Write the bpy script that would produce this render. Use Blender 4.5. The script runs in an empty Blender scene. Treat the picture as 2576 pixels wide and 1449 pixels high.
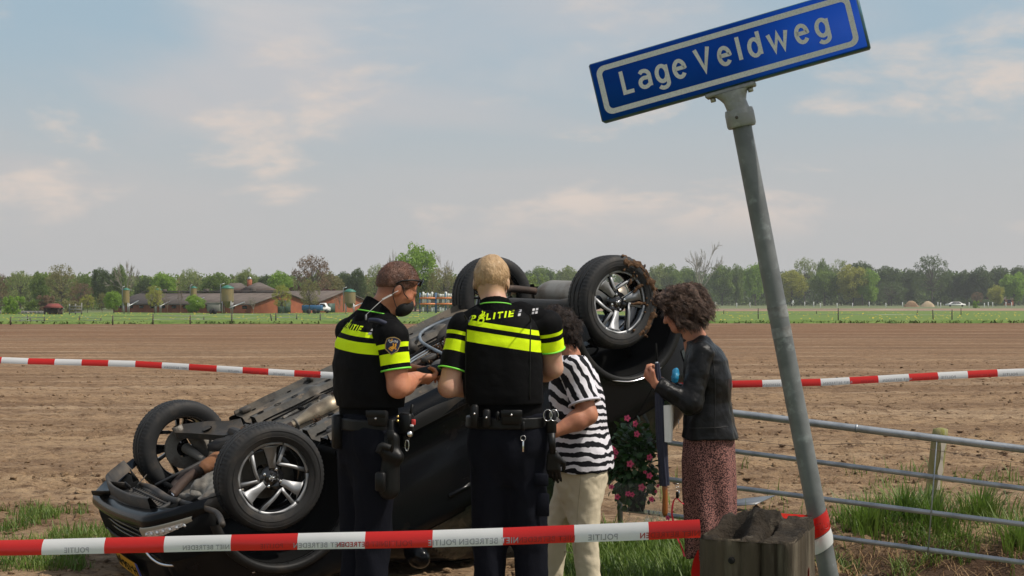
import bpy, bmesh, math, random
import numpy as np
from mathutils import Vector, Matrix
from mathutils.bvhtree import BVHTree

random.seed(7)
rng = np.random.default_rng(7)
SC = bpy.context.scene
COL = SC.collection

# ------------------------------------------------------------------ camera, sky, sun, exposure
FPX, U0, V0, CAMZ = 3500.0, 1288.0, 757.0, 1.65      # measured on the photograph: focal length, centre and horizon, eye height

cam_data = bpy.data.cameras.new('camera')
cam = bpy.data.objects.new('camera', cam_data)
COL.objects.link(cam)
cam.location = (0, 0, CAMZ)
cam.rotation_euler = (math.radians(90), 0, 0)
cam_data.sensor_width = 36.0
cam_data.lens = 36.0 * FPX / 2576.0
cam_data.shift_y = (V0 - 724.5) / 2576.0
cam_data.clip_start = 0.1
cam_data.clip_end = 6000.0
SC.camera = cam

SUN_AZ = Vector((0.972, -0.235, 0)).normalized()         # horizontal direction towards the sun
SUN_EL = math.radians(54)
world = bpy.data.worlds.new("World")
SC.world = world
world.use_nodes = True


def build_sky():
  nt = world.node_tree
  N, L = nt.nodes, nt.links
  N.clear()
  out = N.new('ShaderNodeOutputWorld')
  bg = N.new('ShaderNodeBackground')
  bg.inputs['Strength'].default_value = 0.1
  L.new(bg.outputs[0], out.inputs[0])
  sky = N.new('ShaderNodeTexSky')
  sky.sky_type = 'NISHITA'
  sky.sun_disc = False
  sky.sun_elevation = SUN_EL
  sky.sun_rotation = math.atan2(SUN_AZ.x, SUN_AZ.y)
  sky.air_density = 1.2
  sky.dust_density = 2.5
  tc = N.new('ShaderNodeTexCoord')
  sep = N.new('ShaderNodeSeparateXYZ')
  L.new(tc.outputs['Generated'], sep.inputs[0])

  def math_(op, a, b=None, clamp=False):
    n = N.new('ShaderNodeMath')
    n.operation = op
    n.use_clamp = clamp
    for i, x in enumerate((a, b)):
      if x is None:
        continue
      if isinstance(x, (int, float)):
        n.inputs[i].default_value = x
      else:
        L.new(x, n.inputs[i])
    return n.outputs[0]

  def noise(vec, scale, detail=6, rough=0.55, dist=0.0):
    n = N.new('ShaderNodeTexNoise')
    n.inputs['Scale'].default_value = scale
    n.inputs['Detail'].default_value = detail
    n.inputs['Roughness'].default_value = rough
    n.inputs['Distortion'].default_value = dist
    L.new(vec, n.inputs['Vector'])
    return n.outputs['Fac']

  def ramp(f, a, b):
    n = N.new('ShaderNodeMapRange')
    n.interpolation_type = 'SMOOTHSTEP'
    n.inputs['From Min'].default_value = a
    n.inputs['From Max'].default_value = b
    L.new(f, n.inputs['Value'])
    return n.outputs['Result']

  def mix(f, a, b):
    n = N.new('ShaderNodeMix')
    n.data_type = 'RGBA'
    if isinstance(f, (int, float)):
      n.inputs[0].default_value = f
    else:
      L.new(f, n.inputs[0])
    for i, x in ((6, a), (7, b)):
      if isinstance(x, tuple):
        n.inputs[i].default_value = (x[0], x[1], x[2], 1)
      else:
        L.new(x, n.inputs[i])
    return n.outputs[2]
  z = math_('MAXIMUM', sep.outputs[2], 0.0)
  zz = math_('ADD', z, 0.16)
  comb = N.new('ShaderNodeCombineXYZ')
  L.new(math_('DIVIDE', sep.outputs[0], zz), comb.inputs[0])
  L.new(math_('DIVIDE', sep.outputs[1], zz), comb.inputs[1])
  flat = comb.outputs[0]
  comb2 = N.new('ShaderNodeCombineXYZ')                # clouds standing near the horizon keep their height
  L.new(sep.outputs[0], comb2.inputs[0])
  L.new(sep.outputs[1], comb2.inputs[1])
  L.new(math_('MULTIPLY', sep.outputs[2], 2.6), comb2.inputs[2])
  stand = comb2.outputs[0]
  k = 10.0

  def ramp_dn(zv):
    return math_('SUBTRACT', 0.74, math_('MULTIPLY', ramp(zv, 0.3, 0.6), 0.45))
  haze = (0.535 * k, 0.527 * k, 0.523 * k)
  veil = (0.53 * k, 0.542 * k, 0.57 * k)
  warm = (0.73 * k, 0.635 * k, 0.57 * k)
  blue0 = mix(ramp_dn(z), sky.outputs[0], (0.40 * k, 0.53 * k, 0.62 * k))
  m1 = ramp(noise(flat, 0.62, 7, 0.5, 0.4), 0.44, 0.60)
  c = mix(m1, blue0, veil)
  hz = ramp(z, 0.20, 0.045)
  c = mix(math_('MULTIPLY', hz, 0.93), c, haze)
  big = ramp(noise(stand, 5.2, 9, 0.56, 0.25), 0.49, 0.60)
  small = ramp(noise(stand, 13.0, 7, 0.6, 0.3), 0.33, 0.60)
  band = math_('MULTIPLY', ramp(z, 0.035, 0.075), ramp(z, 0.30, 0.10))
  cum = math_('MULTIPLY', math_('MULTIPLY', big, small), band)
  c = mix(math_('MULTIPLY', cum, 0.95), c, warm)
  hi = math_('MULTIPLY', ramp(noise(flat, 1.5, 8, 0.55, 0.5), 0.52, 0.70), ramp(z, 0.10, 0.2))
  c = mix(math_('MULTIPLY', hi, 0.6), c, (0.66 * k, 0.62 * k, 0.60 * k))
  L.new(c, bg.inputs['Color'])


build_sky()
sun_data = bpy.data.lights.new('sun', 'SUN')
sun_data.energy = 3.9
sun_data.angle = math.radians(0.6)
sun_data.color = (1.0, 0.93, 0.83)
sun = bpy.data.objects.new('sun', sun_data)
COL.objects.link(sun)
to_sun = Vector((SUN_AZ.x * math.cos(SUN_EL), SUN_AZ.y * math.cos(SUN_EL), math.sin(SUN_EL)))
sun.rotation_euler = to_sun.to_track_quat('Z', 'Y').to_euler()
SC.view_settings.view_transform = 'Standard'
SC.view_settings.look = 'None'
SC.view_settings.exposure = 0.0
SC.view_settings.gamma = 1.0
SC.view_settings.use_curve_mapping = False
SC.render.engine = 'CYCLES'
SC.cycles.max_bounces = 6
SC.cycles.transparent_max_bounces = 12
SC.cycles.use_denoising = True


# ------------------------------------------------------------------ helpers
def P(u, v, y):
  """World point that stands at depth y where the photograph (2576 px wide) shows (u, v)."""
  return np.array([(u - U0) * y / FPX, y, CAMZ - (v - V0) * y / FPX])


def G(u, v):
  """Ground point seen at (u, v)."""
  y = FPX * CAMZ / (v - V0)
  return np.array([(u - U0) * y / FPX, y, 0.0])


def nrm(a):
  a = np.asarray(a, float)
  return a / (np.linalg.norm(a) + 1e-12)


def world_of(o):
  m = Matrix(o.matrix_basis)
  while o.parent:
    o = o.parent
    m = o.matrix_basis @ m
  return m


def props(o, label=None, cat=None, group=None, kind=None):
  if label:
    o['label'] = label
  if cat:
    o['category'] = cat
  if group:
    o['group'] = group
  if kind:
    o['kind'] = kind
  return o


def thing(name, label, cat, loc=(0, 0, 0), group=None, matrix=None):
  o = bpy.data.objects.new(name, None)
  o.empty_display_size = 0.1
  COL.objects.link(o)
  if matrix is not None:
    o.matrix_basis = matrix
  else:
    o.location = tuple(float(x) for x in loc)
  return props(o, label, cat, group)


class MB:
  """Collects pieces of ONE mesh object."""

  def __init__(self):
    self.v, self.f, self.m, self.n = [], [], [], 0

  def add(self, verts, faces, mi=0):
    verts = np.asarray(verts, float).reshape(-1, 3)
    n = self.n
    self.v.append(verts)
    self.f.extend([tuple(int(i) + n for i in q) for q in faces])
    self.m.extend([mi] * len(faces))
    self.n += len(verts)
    return self

  def box(self, c, s, R=None, mi=0, bev=0.0):
    s = np.asarray(s, float) / 2
    c = np.asarray(c, float)
    if bev > 0:
      b = min(bev, s.min() * 0.9)
      pts = []
      for sx in (-1, 1):
        for sy in (-1, 1):
          for sz in (-1, 1):
            sg = np.array([sx, sy, sz])
            for a in range(3):
              q = s - b
              q = q.copy()
              q[a] = s[a]
              pts.append(sg * q)
      pts = np.array(pts)
      bm = bmesh.new()
      for p in pts:
        bm.verts.new(p)
      bmesh.ops.convex_hull(bm, input=bm.verts)
      bm.verts.index_update()
      vs = np.array([v.co for v in bm.verts])
      fs = [[v.index for v in f.verts] for f in bm.faces]
      bm.free()
    else:
      vs = np.array([[x, y, z] for x in (-1, 1) for y in (-1, 1) for z in (-1, 1)]) * s
      fs = [(0, 1, 3, 2), (4, 6, 7, 5), (0, 4, 5, 1), (2, 3, 7, 6), (0, 2, 6, 4), (1, 5, 7, 3)]
    if R is not None:
      vs = vs @ np.asarray(R, float).T
    return self.add(vs + c, fs, mi)

  def tube(self, pts, r, seg=10, mi=0, cap=True, closed=False):
    pts = np.asarray(pts, float)
    n = len(pts)
    r = np.broadcast_to(np.asarray(r, float), (n,))
    t = np.gradient(pts, axis=0)
    if closed:
      t = np.roll(pts, -1, 0) - np.roll(pts, 1, 0)
    t /= np.linalg.norm(t, axis=1)[:, None] + 1e-12
    up = np.array([0, 0, 1.0]) if abs(t[0][2]) < 0.9 else np.array([1.0, 0, 0])
    a = nrm(np.cross(up, t[0]))
    vs = []
    th = np.linspace(0, 2 * np.pi, seg, endpoint=False)
    for i in range(n):
      a = nrm(a - t[i] * a.dot(t[i]))
      b = np.cross(t[i], a)
      vs.append(pts[i] + r[i] * (np.cos(th)[:, None] * a + np.sin(th)[:, None] * b))
    fs = []
    m = n if closed else n - 1
    for i in range(m):
      j = (i + 1) % n
      for k in range(seg):
        k2 = (k + 1) % seg
        fs.append((i * seg + k, i * seg + k2, j * seg + k2, j * seg + k))
    if cap and not closed:
      fs.append(tuple(range(seg - 1, -1, -1)))
      fs.append(tuple((n - 1) * seg + k for k in range(seg)))
    return self.add(np.concatenate(vs), fs, mi)

  def grid(self, pts, mi=0, flip=False, wrap=False):
    pts = np.asarray(pts, float)
    a, b = pts.shape[:2]
    fs = []
    for i in range(a - 1):
      for j in range(b if wrap else b - 1):
        j2 = (j + 1) % b
        q = (i * b + j, i * b + j2, (i + 1) * b + j2, (i + 1) * b + j)
        fs.append(q[::-1] if flip else q)
    return self.add(pts.reshape(-1, 3), fs, mi)

  def prism(self, poly, c, ax, ay, an, t, mi=0):
    """Polygon (2D) in the frame ax, ay, extruded from 0 to t along an."""
    poly = np.asarray(poly, float)
    c, ax, ay, an = (np.asarray(q, float) for q in (c, ax, ay, an))
    b = c + poly[:, :1] * ax + poly[:, 1:] * ay
    n = len(poly)
    fs = [tuple(range(n - 1, -1, -1)), tuple(range(n, 2 * n))]
    for i in range(n):
      j = (i + 1) % n
      fs.append((i, j, n + j, n + i))
    return self.add(np.concatenate([b, b + an * t]), fs, mi)

  def lathe(self, prof, c, axis, seg=32, mi=0):
    """prof: (radius, height along axis)"""
    axis = nrm(axis)
    a = nrm(np.cross(axis, [0.3, 0.2, 1.0] if abs(axis[2]) < 0.9 else [1.0, 0, 0]))
    b = np.cross(axis, a)
    th = np.linspace(0, 2 * np.pi, seg, endpoint=False)
    ring = np.cos(th)[:, None] * a + np.sin(th)[:, None] * b
    pts = np.array([np.asarray(c) + axis * h + ring * r for r, h in prof])
    return self.grid(pts, mi, wrap=True)

  def build(self, name, mats, parent=None, smooth=True, loc=None, kind=None, attrs=None, autosmooth=None):
    v = np.concatenate(self.v) if self.v else np.zeros((0, 3))
    o = mesh_obj(name, v, self.f, mats, parent, smooth, self.m, loc, attrs, autosmooth)
    if kind:
      o['kind'] = kind
    return o


def fill_mesh(me, v, f):
  v = np.asarray(v, np.float32)
  me.vertices.add(len(v))
  me.vertices.foreach_set('co', v.ravel())
  if isinstance(f, np.ndarray):
    k = f.shape[1]
    n = len(f)
    me.loops.add(n * k)
    me.loops.foreach_set('vertex_index', f.astype(np.int32).ravel())
    me.polygons.add(n)
    me.polygons.foreach_set('loop_start', np.arange(0, n * k, k, dtype=np.int32))
  else:
    ls = np.fromiter((len(q) for q in f), np.int32, len(f))
    idx = np.fromiter((i for q in f for i in q), np.int32, int(ls.sum()))
    me.loops.add(len(idx))
    me.loops.foreach_set('vertex_index', idx)
    me.polygons.add(len(f))
    me.polygons.foreach_set('loop_start', np.concatenate([[0], np.cumsum(ls)[:-1]]).astype(np.int32))
  me.update(calc_edges=True)


def mesh_obj(name, v, f, mats, parent=None, smooth=True, mi=None, loc=None, attrs=None, autosmooth=None):
  """v is in world coordinates (or in the parent's frame when the parent carries obj['local'])."""
  v = np.asarray(v, float)
  me = bpy.data.meshes.new(name)
  o = bpy.data.objects.new(name, me)
  COL.objects.link(o)
  if parent is not None:
    o.parent = parent
    if LOCAL is not None:
      v = v + [0, 0, LOCAL]
    else:
      m = np.array(world_of(parent).inverted())
      v = v @ m[:3, :3].T + m[:3, 3]
  elif loc is not None:
    o.location = tuple(float(x) for x in loc)
    v = v - np.asarray(loc, float)
  fill_mesh(me, v, f)
  if not isinstance(mats, (list, tuple)):
    mats = [mats]
  for m_ in mats:
    me.materials.append(m_)
  if mi is not None and len(mats) > 1:
    me.polygons.foreach_set('material_index', np.asarray(mi, np.int32))
  if smooth:
    me.polygons.foreach_set('use_smooth', np.ones(len(me.polygons), bool))
    if autosmooth:
      me.set_sharp_from_angle(angle=math.radians(autosmooth))
  if attrs:
    for k, a in attrs.items():
      at = me.attributes.new(k, 'FLOAT', 'POINT')
      at.data.foreach_set('value', np.asarray(a, np.float32))
  return o


LOCAL = None                                            # set while a thing is built in its own frame


def copy_to(o, loc=None, parent=None, label=None):
  c = o.copy()
  COL.objects.link(c)
  if parent is not None:
    c.parent = parent
  if loc is not None:
    c.location = tuple(float(x) for x in loc)
  if label:
    c['label'] = label
  return c


def copy_tree(o, parent=None):
  c = o.copy()
  COL.objects.link(c)
  c.parent = parent
  for ch in list(o.children):
    copy_tree(ch, c)
  return c


def fbm(p, scale, octs=4, seed=0, gain=0.5):
  """Value noise on points (n,3) -> about -1..1."""
  p = np.asarray(p, float)
  out = np.zeros(len(p))
  amp, tot = 1.0, 0.0
  q = p / scale + seed * 17.31
  for o in range(octs):
    i = np.floor(q).astype(np.int64)
    fr = q - i
    w = fr * fr * (3 - 2 * fr)
    acc = 0
    for dx in (0, 1):
      for dy in (0, 1):
        for dz in (0, 1):
          h = ((i[:, 0] + dx) * 73856093) ^ ((i[:, 1] + dy) * 19349663) ^ ((i[:, 2] + dz) * 83492791) ^ (seed * 2654435 + o * 97)
          h = (h ^ (h >> 13)) * 1274126177
          h = ((h ^ (h >> 16)) & 0xffff) / 32767.5 - 1
          acc = acc + h * (w[:, 0] if dx else 1 - w[:, 0]) * (w[:, 1] if dy else 1 - w[:, 1]) * (w[:, 2] if dz else 1 - w[:, 2])
    out += amp * acc
    tot += amp
    amp *= gain
    q = q * 2.03 + 5.7
  return out / tot


# ------------------------------------------------------------------ materials
def mat(name, col, rough=0.6, metal=0.0, var=None, var_scale=5.0, bump=0.0, bump_scale=40.0, coat=0.0, trans=0.0, spec=0.5,
    stretch=None, emit=None, alpha=1.0, detail=5, var_lo=0.35, var_hi=0.65, subsurf=0.0, sheen=0.0, coords='Object', extra=None, ior=None, translucent=None):
  m = bpy.data.materials.new(name)
  m.use_nodes = True
  nt = m.node_tree
  N, L = nt.nodes, nt.links
  b = N['Principled BSDF']
  b.inputs['Base Color'].default_value = (*col, 1)
  b.inputs['Roughness'].default_value = rough
  b.inputs['Metallic'].default_value = metal
  b.inputs['Specular IOR Level'].default_value = spec
  b.inputs['Coat Weight'].default_value = coat
  b.inputs['Coat Roughness'].default_value = 0.05
  b.inputs['Transmission Weight'].default_value = trans
  b.inputs['Alpha'].default_value = alpha
  b.inputs['Sheen Weight'].default_value = sheen
  if ior:
    b.inputs['IOR'].default_value = ior
  if subsurf:
    b.inputs['Subsurface Weight'].default_value = subsurf
    b.inputs['Subsurface Radius'].default_value = (0.012, 0.005, 0.003)
    b.inputs['Subsurface Scale'].default_value = 1.0
  tc = N.new('ShaderNodeTexCoord')
  vec = tc.outputs[coords]
  if stretch:
    mp = N.new('ShaderNodeMapping')
    mp.inputs['Scale'].default_value = stretch
    L.new(vec, mp.inputs['Vector'])
    vec = mp.outputs[0]
  last = None
  if var:
    if isinstance(var, tuple) and isinstance(var[0], tuple):
      var, var_scale = var
    vs = var if isinstance(var, list) else [(var, var_scale, var_lo, var_hi)]
    prev = None
    for (c2, sc, lo, hi) in vs:
      n = N.new('ShaderNodeTexNoise')
      n.inputs['Scale'].default_value = sc
      n.inputs['Detail'].default_value = detail
      n.inputs['Roughness'].default_value = 0.6
      L.new(vec, n.inputs['Vector'])
      mr = N.new('ShaderNodeMapRange')
      mr.inputs['From Min'].default_value = lo
      mr.inputs['From Max'].default_value = hi
      L.new(n.outputs['Fac'], mr.inputs['Value'])
      mx = N.new('ShaderNodeMix')
      mx.data_type = 'RGBA'
      L.new(mr.outputs[0], mx.inputs[0])
      if prev is None:
        mx.inputs[6].default_value = (*col, 1)
      else:
        L.new(prev, mx.inputs[6])
      mx.inputs[7].default_value = (*c2, 1)
      prev = mx.outputs[2]
    L.new(prev, b.inputs['Base Color'])
    last = prev
  if bump:
    n = N.new('ShaderNodeTexNoise')
    n.inputs['Scale'].default_value = bump_scale
    n.inputs['Detail'].default_value = 6
    n.inputs['Roughness'].default_value = 0.65
    L.new(vec, n.inputs['Vector'])
    bp = N.new('ShaderNodeBump')
    bp.inputs['Strength'].default_value = bump
    bp.inputs['Distance'].default_value = 0.02
    L.new(n.outputs['Fac'], bp.inputs['Height'])
    L.new(bp.outputs[0], b.inputs['Normal'])
  if emit:
    b.inputs['Emission Color'].default_value = (*emit[0], 1)
    b.inputs['Emission Strength'].default_value = emit[1]
  if translucent:
    out = N['Material Output']
    tl = N.new('ShaderNodeBsdfTranslucent')
    tl.inputs['Color'].default_value = (*translucent[0], 1)
    if last is not None and translucent[0] == 'base':
      L.new(last, tl.inputs['Color'])
    ms = N.new('ShaderNodeMixShader')
    ms.inputs[0].default_value = translucent[1]
    L.new(b.outputs[0], ms.inputs[1])
    L.new(tl.outputs[0], ms.inputs[2])
    L.new(ms.outputs[0], out.inputs['Surface'])
  m['_b'] = 1
  return m


def band_mat(name, base, stops, rough=0.7, attr='band', bump=0.15, bump_scale=25, sheen=0.0, lo=0.0, hi=1.0, spec=0.3):
  """Cloth printed in bands: stops = [(value, colour), ...] along the vertex attribute."""
  m = mat(name, base, rough, bump=bump, bump_scale=bump_scale, sheen=sheen, spec=spec)
  nt = m.node_tree
  N, L = nt.nodes, nt.links
  a = N.new('ShaderNodeAttribute')
  a.attribute_name = attr
  mr = N.new('ShaderNodeMapRange')
  mr.inputs['From Min'].default_value = lo
  mr.inputs['From Max'].default_value = hi
  L.new(a.outputs['Fac'], mr.inputs['Value'])
  cr = N.new('ShaderNodeValToRGB')
  cr.color_ramp.interpolation = 'CONSTANT'
  e = cr.color_ramp.elements
  e[0].position = 0.0
  e[0].color = (*base, 1)
  e[1].position = (stops[0][0] - lo) / (hi - lo)
  e[1].color = (*stops[0][1], 1)
  for val, c in stops[1:]:
    x = e.new((val - lo) / (hi - lo))
    x.color = (*c, 1)
  L.new(mr.outputs[0], cr.inputs[0])
  L.new(cr.outputs[0], N['Principled BSDF'].inputs['Base Color'])
  return m


# ------------------------------------------------------------------ lettering
_font_cache = {}


def text_poly(s, size=1.0, bold=0.0, spacing=1.0):
  """Flat lettering as (verts2d, faces); cap height is about 0.73*size."""
  cu = bpy.data.curves.new('lettering', 'FONT')
  cu.body = s
  cu.size = size
  cu.offset = bold * size
  cu.space_character = spacing
  cu.resolution_u = 4
  o = bpy.data.objects.new('lettering', cu)
  COL.objects.link(o)
  bpy.context.view_layer.update()
  me = o.to_mesh()
  v = np.array([q.co[:2] for q in me.vertices]) if len(me.vertices) else np.zeros((0, 2))
  f = [tuple(p.vertices) for p in me.polygons]
  o.to_mesh_clear()
  bpy.data.objects.remove(o)
  bpy.data.curves.remove(cu)
  return v, f


def fit(v, x0, x1, y0, y1):
  a, b = v.min(0), v.max(0)
  return (v - a) / (b - a) * np.array([x1 - x0, y1 - y0]) + np.array([x0, y0])


# ------------------------------------------------------------------ implicit bodies
class Sdf:
  """Smooth union of soft primitives sampled on a grid and meshed by surface nets."""

  def __init__(self, vox=0.006):
    self.vox, self.ops = vox, []

  def cone(self, a, b, r1, r2, k=0.02, flat=None, op='u'):
    a, b = np.asarray(a, float), np.asarray(b, float)
    R = max(r1, r2) * (max(1, flat[1]) if flat else 1)
    lo, hi = np.minimum(a, b) - R, np.maximum(a, b) + R
    ab = b - a
    L2 = ab.dot(ab) + 1e-12

    def fn(p):
      q = p - a
      if flat:
        n = np.asarray(flat[0], float)
        n = n / np.linalg.norm(n)
        qn = q @ n
        q = q + np.multiply.outer(qn / flat[1] - qn, n)
      h = np.clip(q @ ab / L2, 0, 1)
      d = np.sqrt(((q - np.multiply.outer(h, ab)) ** 2).sum(-1)) - (r1 + (r2 - r1) * h)
      return d * (min(1.0, flat[1]) if flat else 1)
    self.ops.append((fn, lo, hi, k, op))
    return self

  def chain(self, pts, rs, k=0.02, flat=None):
    for i in range(len(pts) - 1):
      self.cone(pts[i], pts[i + 1], rs[i], rs[i + 1], k, flat)
    return self

  def ell(self, c, r, R=None, k=0.02, op='u'):
    c, r = np.asarray(c, float), np.asarray(r, float)
    R = np.eye(3) if R is None else np.asarray(R, float)
    m = np.abs(R) @ r

    def fn(p):
      q = (p - c) @ R
      k0 = np.sqrt(((q / r) ** 2).sum(-1))
      k1 = np.sqrt(((q / r ** 2) ** 2).sum(-1)) + 1e-9
      return k0 * (k0 - 1) / k1
    self.ops.append((fn, c - m, c + m, k, op))
    return self

  def loft(self, secs, u, v, k=0.02, pw=2.4, op='u'):
    """secs: (centre xyz, half width along u, half depth along v), listed upwards."""
    cz = np.array([s[0] for s in secs], float)
    ru = np.array([s[1] for s in secs], float)
    rv = np.array([s[2] for s in secs], float)
    u, v = np.asarray(u, float), np.asarray(v, float)
    R = max(ru.max(), rv.max())
    lo, hi = cz.min(0) - [R, R, 0.02], cz.max(0) + [R, R, 0.02]

    def fn(p):
      z = p[..., 2]
      zs = cz[:, 2]
      c = np.stack([np.interp(z, zs, cz[:, i]) for i in range(2)], -1)
      a, b = np.interp(z, zs, ru), np.interp(z, zs, rv)
      q = p[..., :2] - c
      x = np.abs(q @ u[:2]) / a
      y = np.abs(q @ v[:2]) / b
      d = ((x ** pw + y ** pw) ** (1 / pw) - 1) * np.minimum(a, b)
      e = np.maximum(z - zs[-1], zs[0] - z)
      return np.maximum(d, e)
    self.ops.append((fn, lo, hi, k, op))
    return self

  def func(self, fn, lo, hi, k=0.0, op='u'):
    self.ops.append((fn, np.asarray(lo, float), np.asarray(hi, float), k, op))
    return self

  def mesh(self, warp=None):
    vx = self.vox
    lo = np.min([o[1] for o in self.ops if o[4] == 'u'], 0) - 4 * vx
    hi = np.max([o[2] for o in self.ops if o[4] == 'u'], 0) + 4 * vx
    n = np.ceil((hi - lo) / vx).astype(int) + 1
    BIG = 0.08
    F = np.full(n, BIG, np.float32)
    ax = [lo[i] + vx * np.arange(n[i]) for i in range(3)]
    for fn, a, b, k, op in self.ops:
      pad = 2.5 * k + 3 * vx
      i0 = np.clip(np.floor((a - pad - lo) / vx).astype(int), 0, n - 1)
      i1 = np.clip(np.ceil((b + pad - lo) / vx).astype(int) + 1, 1, n)
      if (i1 <= i0).any():
        continue
      sl = tuple(slice(i0[i], i1[i]) for i in range(3))
      g = np.stack(np.meshgrid(*[ax[i][sl[i]] for i in range(3)], indexing='ij'), -1)
      d = fn(g)
      cur = F[sl]
      if op == 'u':
        if k > 0:
          h = np.maximum(k - np.abs(cur - d), 0) / k
          F[sl] = np.minimum(cur, d) - h * h * k * 0.25
        else:
          F[sl] = np.minimum(cur, d)
      elif op == 's':
        if k > 0:
          h = np.maximum(k - np.abs(cur + d), 0) / k
          F[sl] = np.maximum(cur, -d) + h * h * k * 0.25
        else:
          F[sl] = np.maximum(cur, -d)
      elif op == 'i':                               # cut everything where fn > 0, within its box
        F[sl] = np.maximum(cur, d)
    if warp is not None:
      near = np.argwhere(np.abs(F) < 0.035)
      p = lo + near * vx
      F[near[:, 0], near[:, 1], near[:, 2]] += warp(p)
    F[0] = F[-1] = BIG
    F[:, 0] = F[:, -1] = BIG
    F[:, :, 0] = F[:, :, -1] = BIG
    return surface_nets(F, lo, vx)


def surface_nets(F, lo, vx):
  s = F < 0
  nx, ny, nz = F.shape
  c = s[:-1, :-1, :-1].astype(np.int8)
  tot = np.zeros_like(c)
  for dx in (0, 1):
    for dy in (0, 1):
      for dz in (0, 1):
        tot += s[dx:nx - 1 + dx, dy:ny - 1 + dy, dz:nz - 1 + dz]
  act = np.argwhere((tot > 0) & (tot < 8))
  idx = np.full(tot.shape, -1, np.int32)
  idx[act[:, 0], act[:, 1], act[:, 2]] = np.arange(len(act))
  cor = np.array([[dx, dy, dz] for dx in (0, 1) for dy in (0, 1) for dz in (0, 1)])
  val = np.stack([F[act[:, 0] + o[0], act[:, 1] + o[1], act[:, 2] + o[2]] for o in cor], 1)
  acc = np.zeros((len(act), 3))
  cnt = np.zeros(len(act))
  for i in range(8):
    for j in range(i + 1, 8):
      if np.abs(cor[i] - cor[j]).sum() != 1:
        continue
      a, b = val[:, i], val[:, j]
      m = (a < 0) != (b < 0)
      t = np.where(m, a / np.where(m, a - b, 1), 0)
      acc += m[:, None] * (cor[i] + t[:, None] * (cor[j] - cor[i]))
      cnt += m
  v = lo + vx * (act + acc / cnt[:, None])
  faces = []
  for a in range(3):
    sl0 = [slice(None)] * 3
    sl1 = [slice(None)] * 3
    sl0[a] = slice(0, -1)
    sl1[a] = slice(1, None)
    s0, s1 = s[tuple(sl0)], s[tuple(sl1)]
    for sign in (0, 1):
      e = np.argwhere((s0 & ~s1) if sign == 0 else (~s0 & s1))
      b, c_ = (a + 1) % 3, (a + 2) % 3
      ok = (e[:, b] > 0) & (e[:, c_] > 0) & (e[:, b] < F.shape[b] - 1) & (e[:, c_] < F.shape[c_] - 1)
      e = e[ok]
      q = []
      for db, dc in ((0, 0), (-1, 0), (-1, -1), (0, -1)):
        t = e.copy()
        t[:, b] += db
        t[:, c_] += dc
        q.append(idx[t[:, 0], t[:, 1], t[:, 2]])
      q = np.stack(q, 1)
      faces.append(q if sign == 0 else q[:, ::-1])
  return v, np.concatenate(faces)


# ================================================================== LAND
SUNLIT_SOIL = (0.285, 0.185, 0.118)


def gz(x, y):
  """Height of the ground: nearly flat field, a bank of dug earth by the gate."""
  x, y = np.asarray(x, float), np.asarray(y, float)
  p = np.stack([x, y, np.zeros_like(x)], -1).reshape(-1, 3)
  z = fbm(p, 2.4, 2, 3).reshape(x.shape) * 0.018
  w = np.clip((x - 1.7) / .5, 0, 1)
  bank = w * (0.13 * np.exp(-((y - 9.55 - .05 * x) / 0.38) ** 2) - 0.26 * np.exp(-((y - 8.55) / 0.55) ** 2))
  bank += 0.16 * np.exp(-((x - 2.1) / .22) ** 2 - ((y - 8.6) / .25) ** 2)
  bank += w * 0.07 * fbm(p, 0.20, 4, 9).reshape(x.shape) * np.exp(-((y - 9.0) / 0.9) ** 2)
  return z + bank


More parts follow.
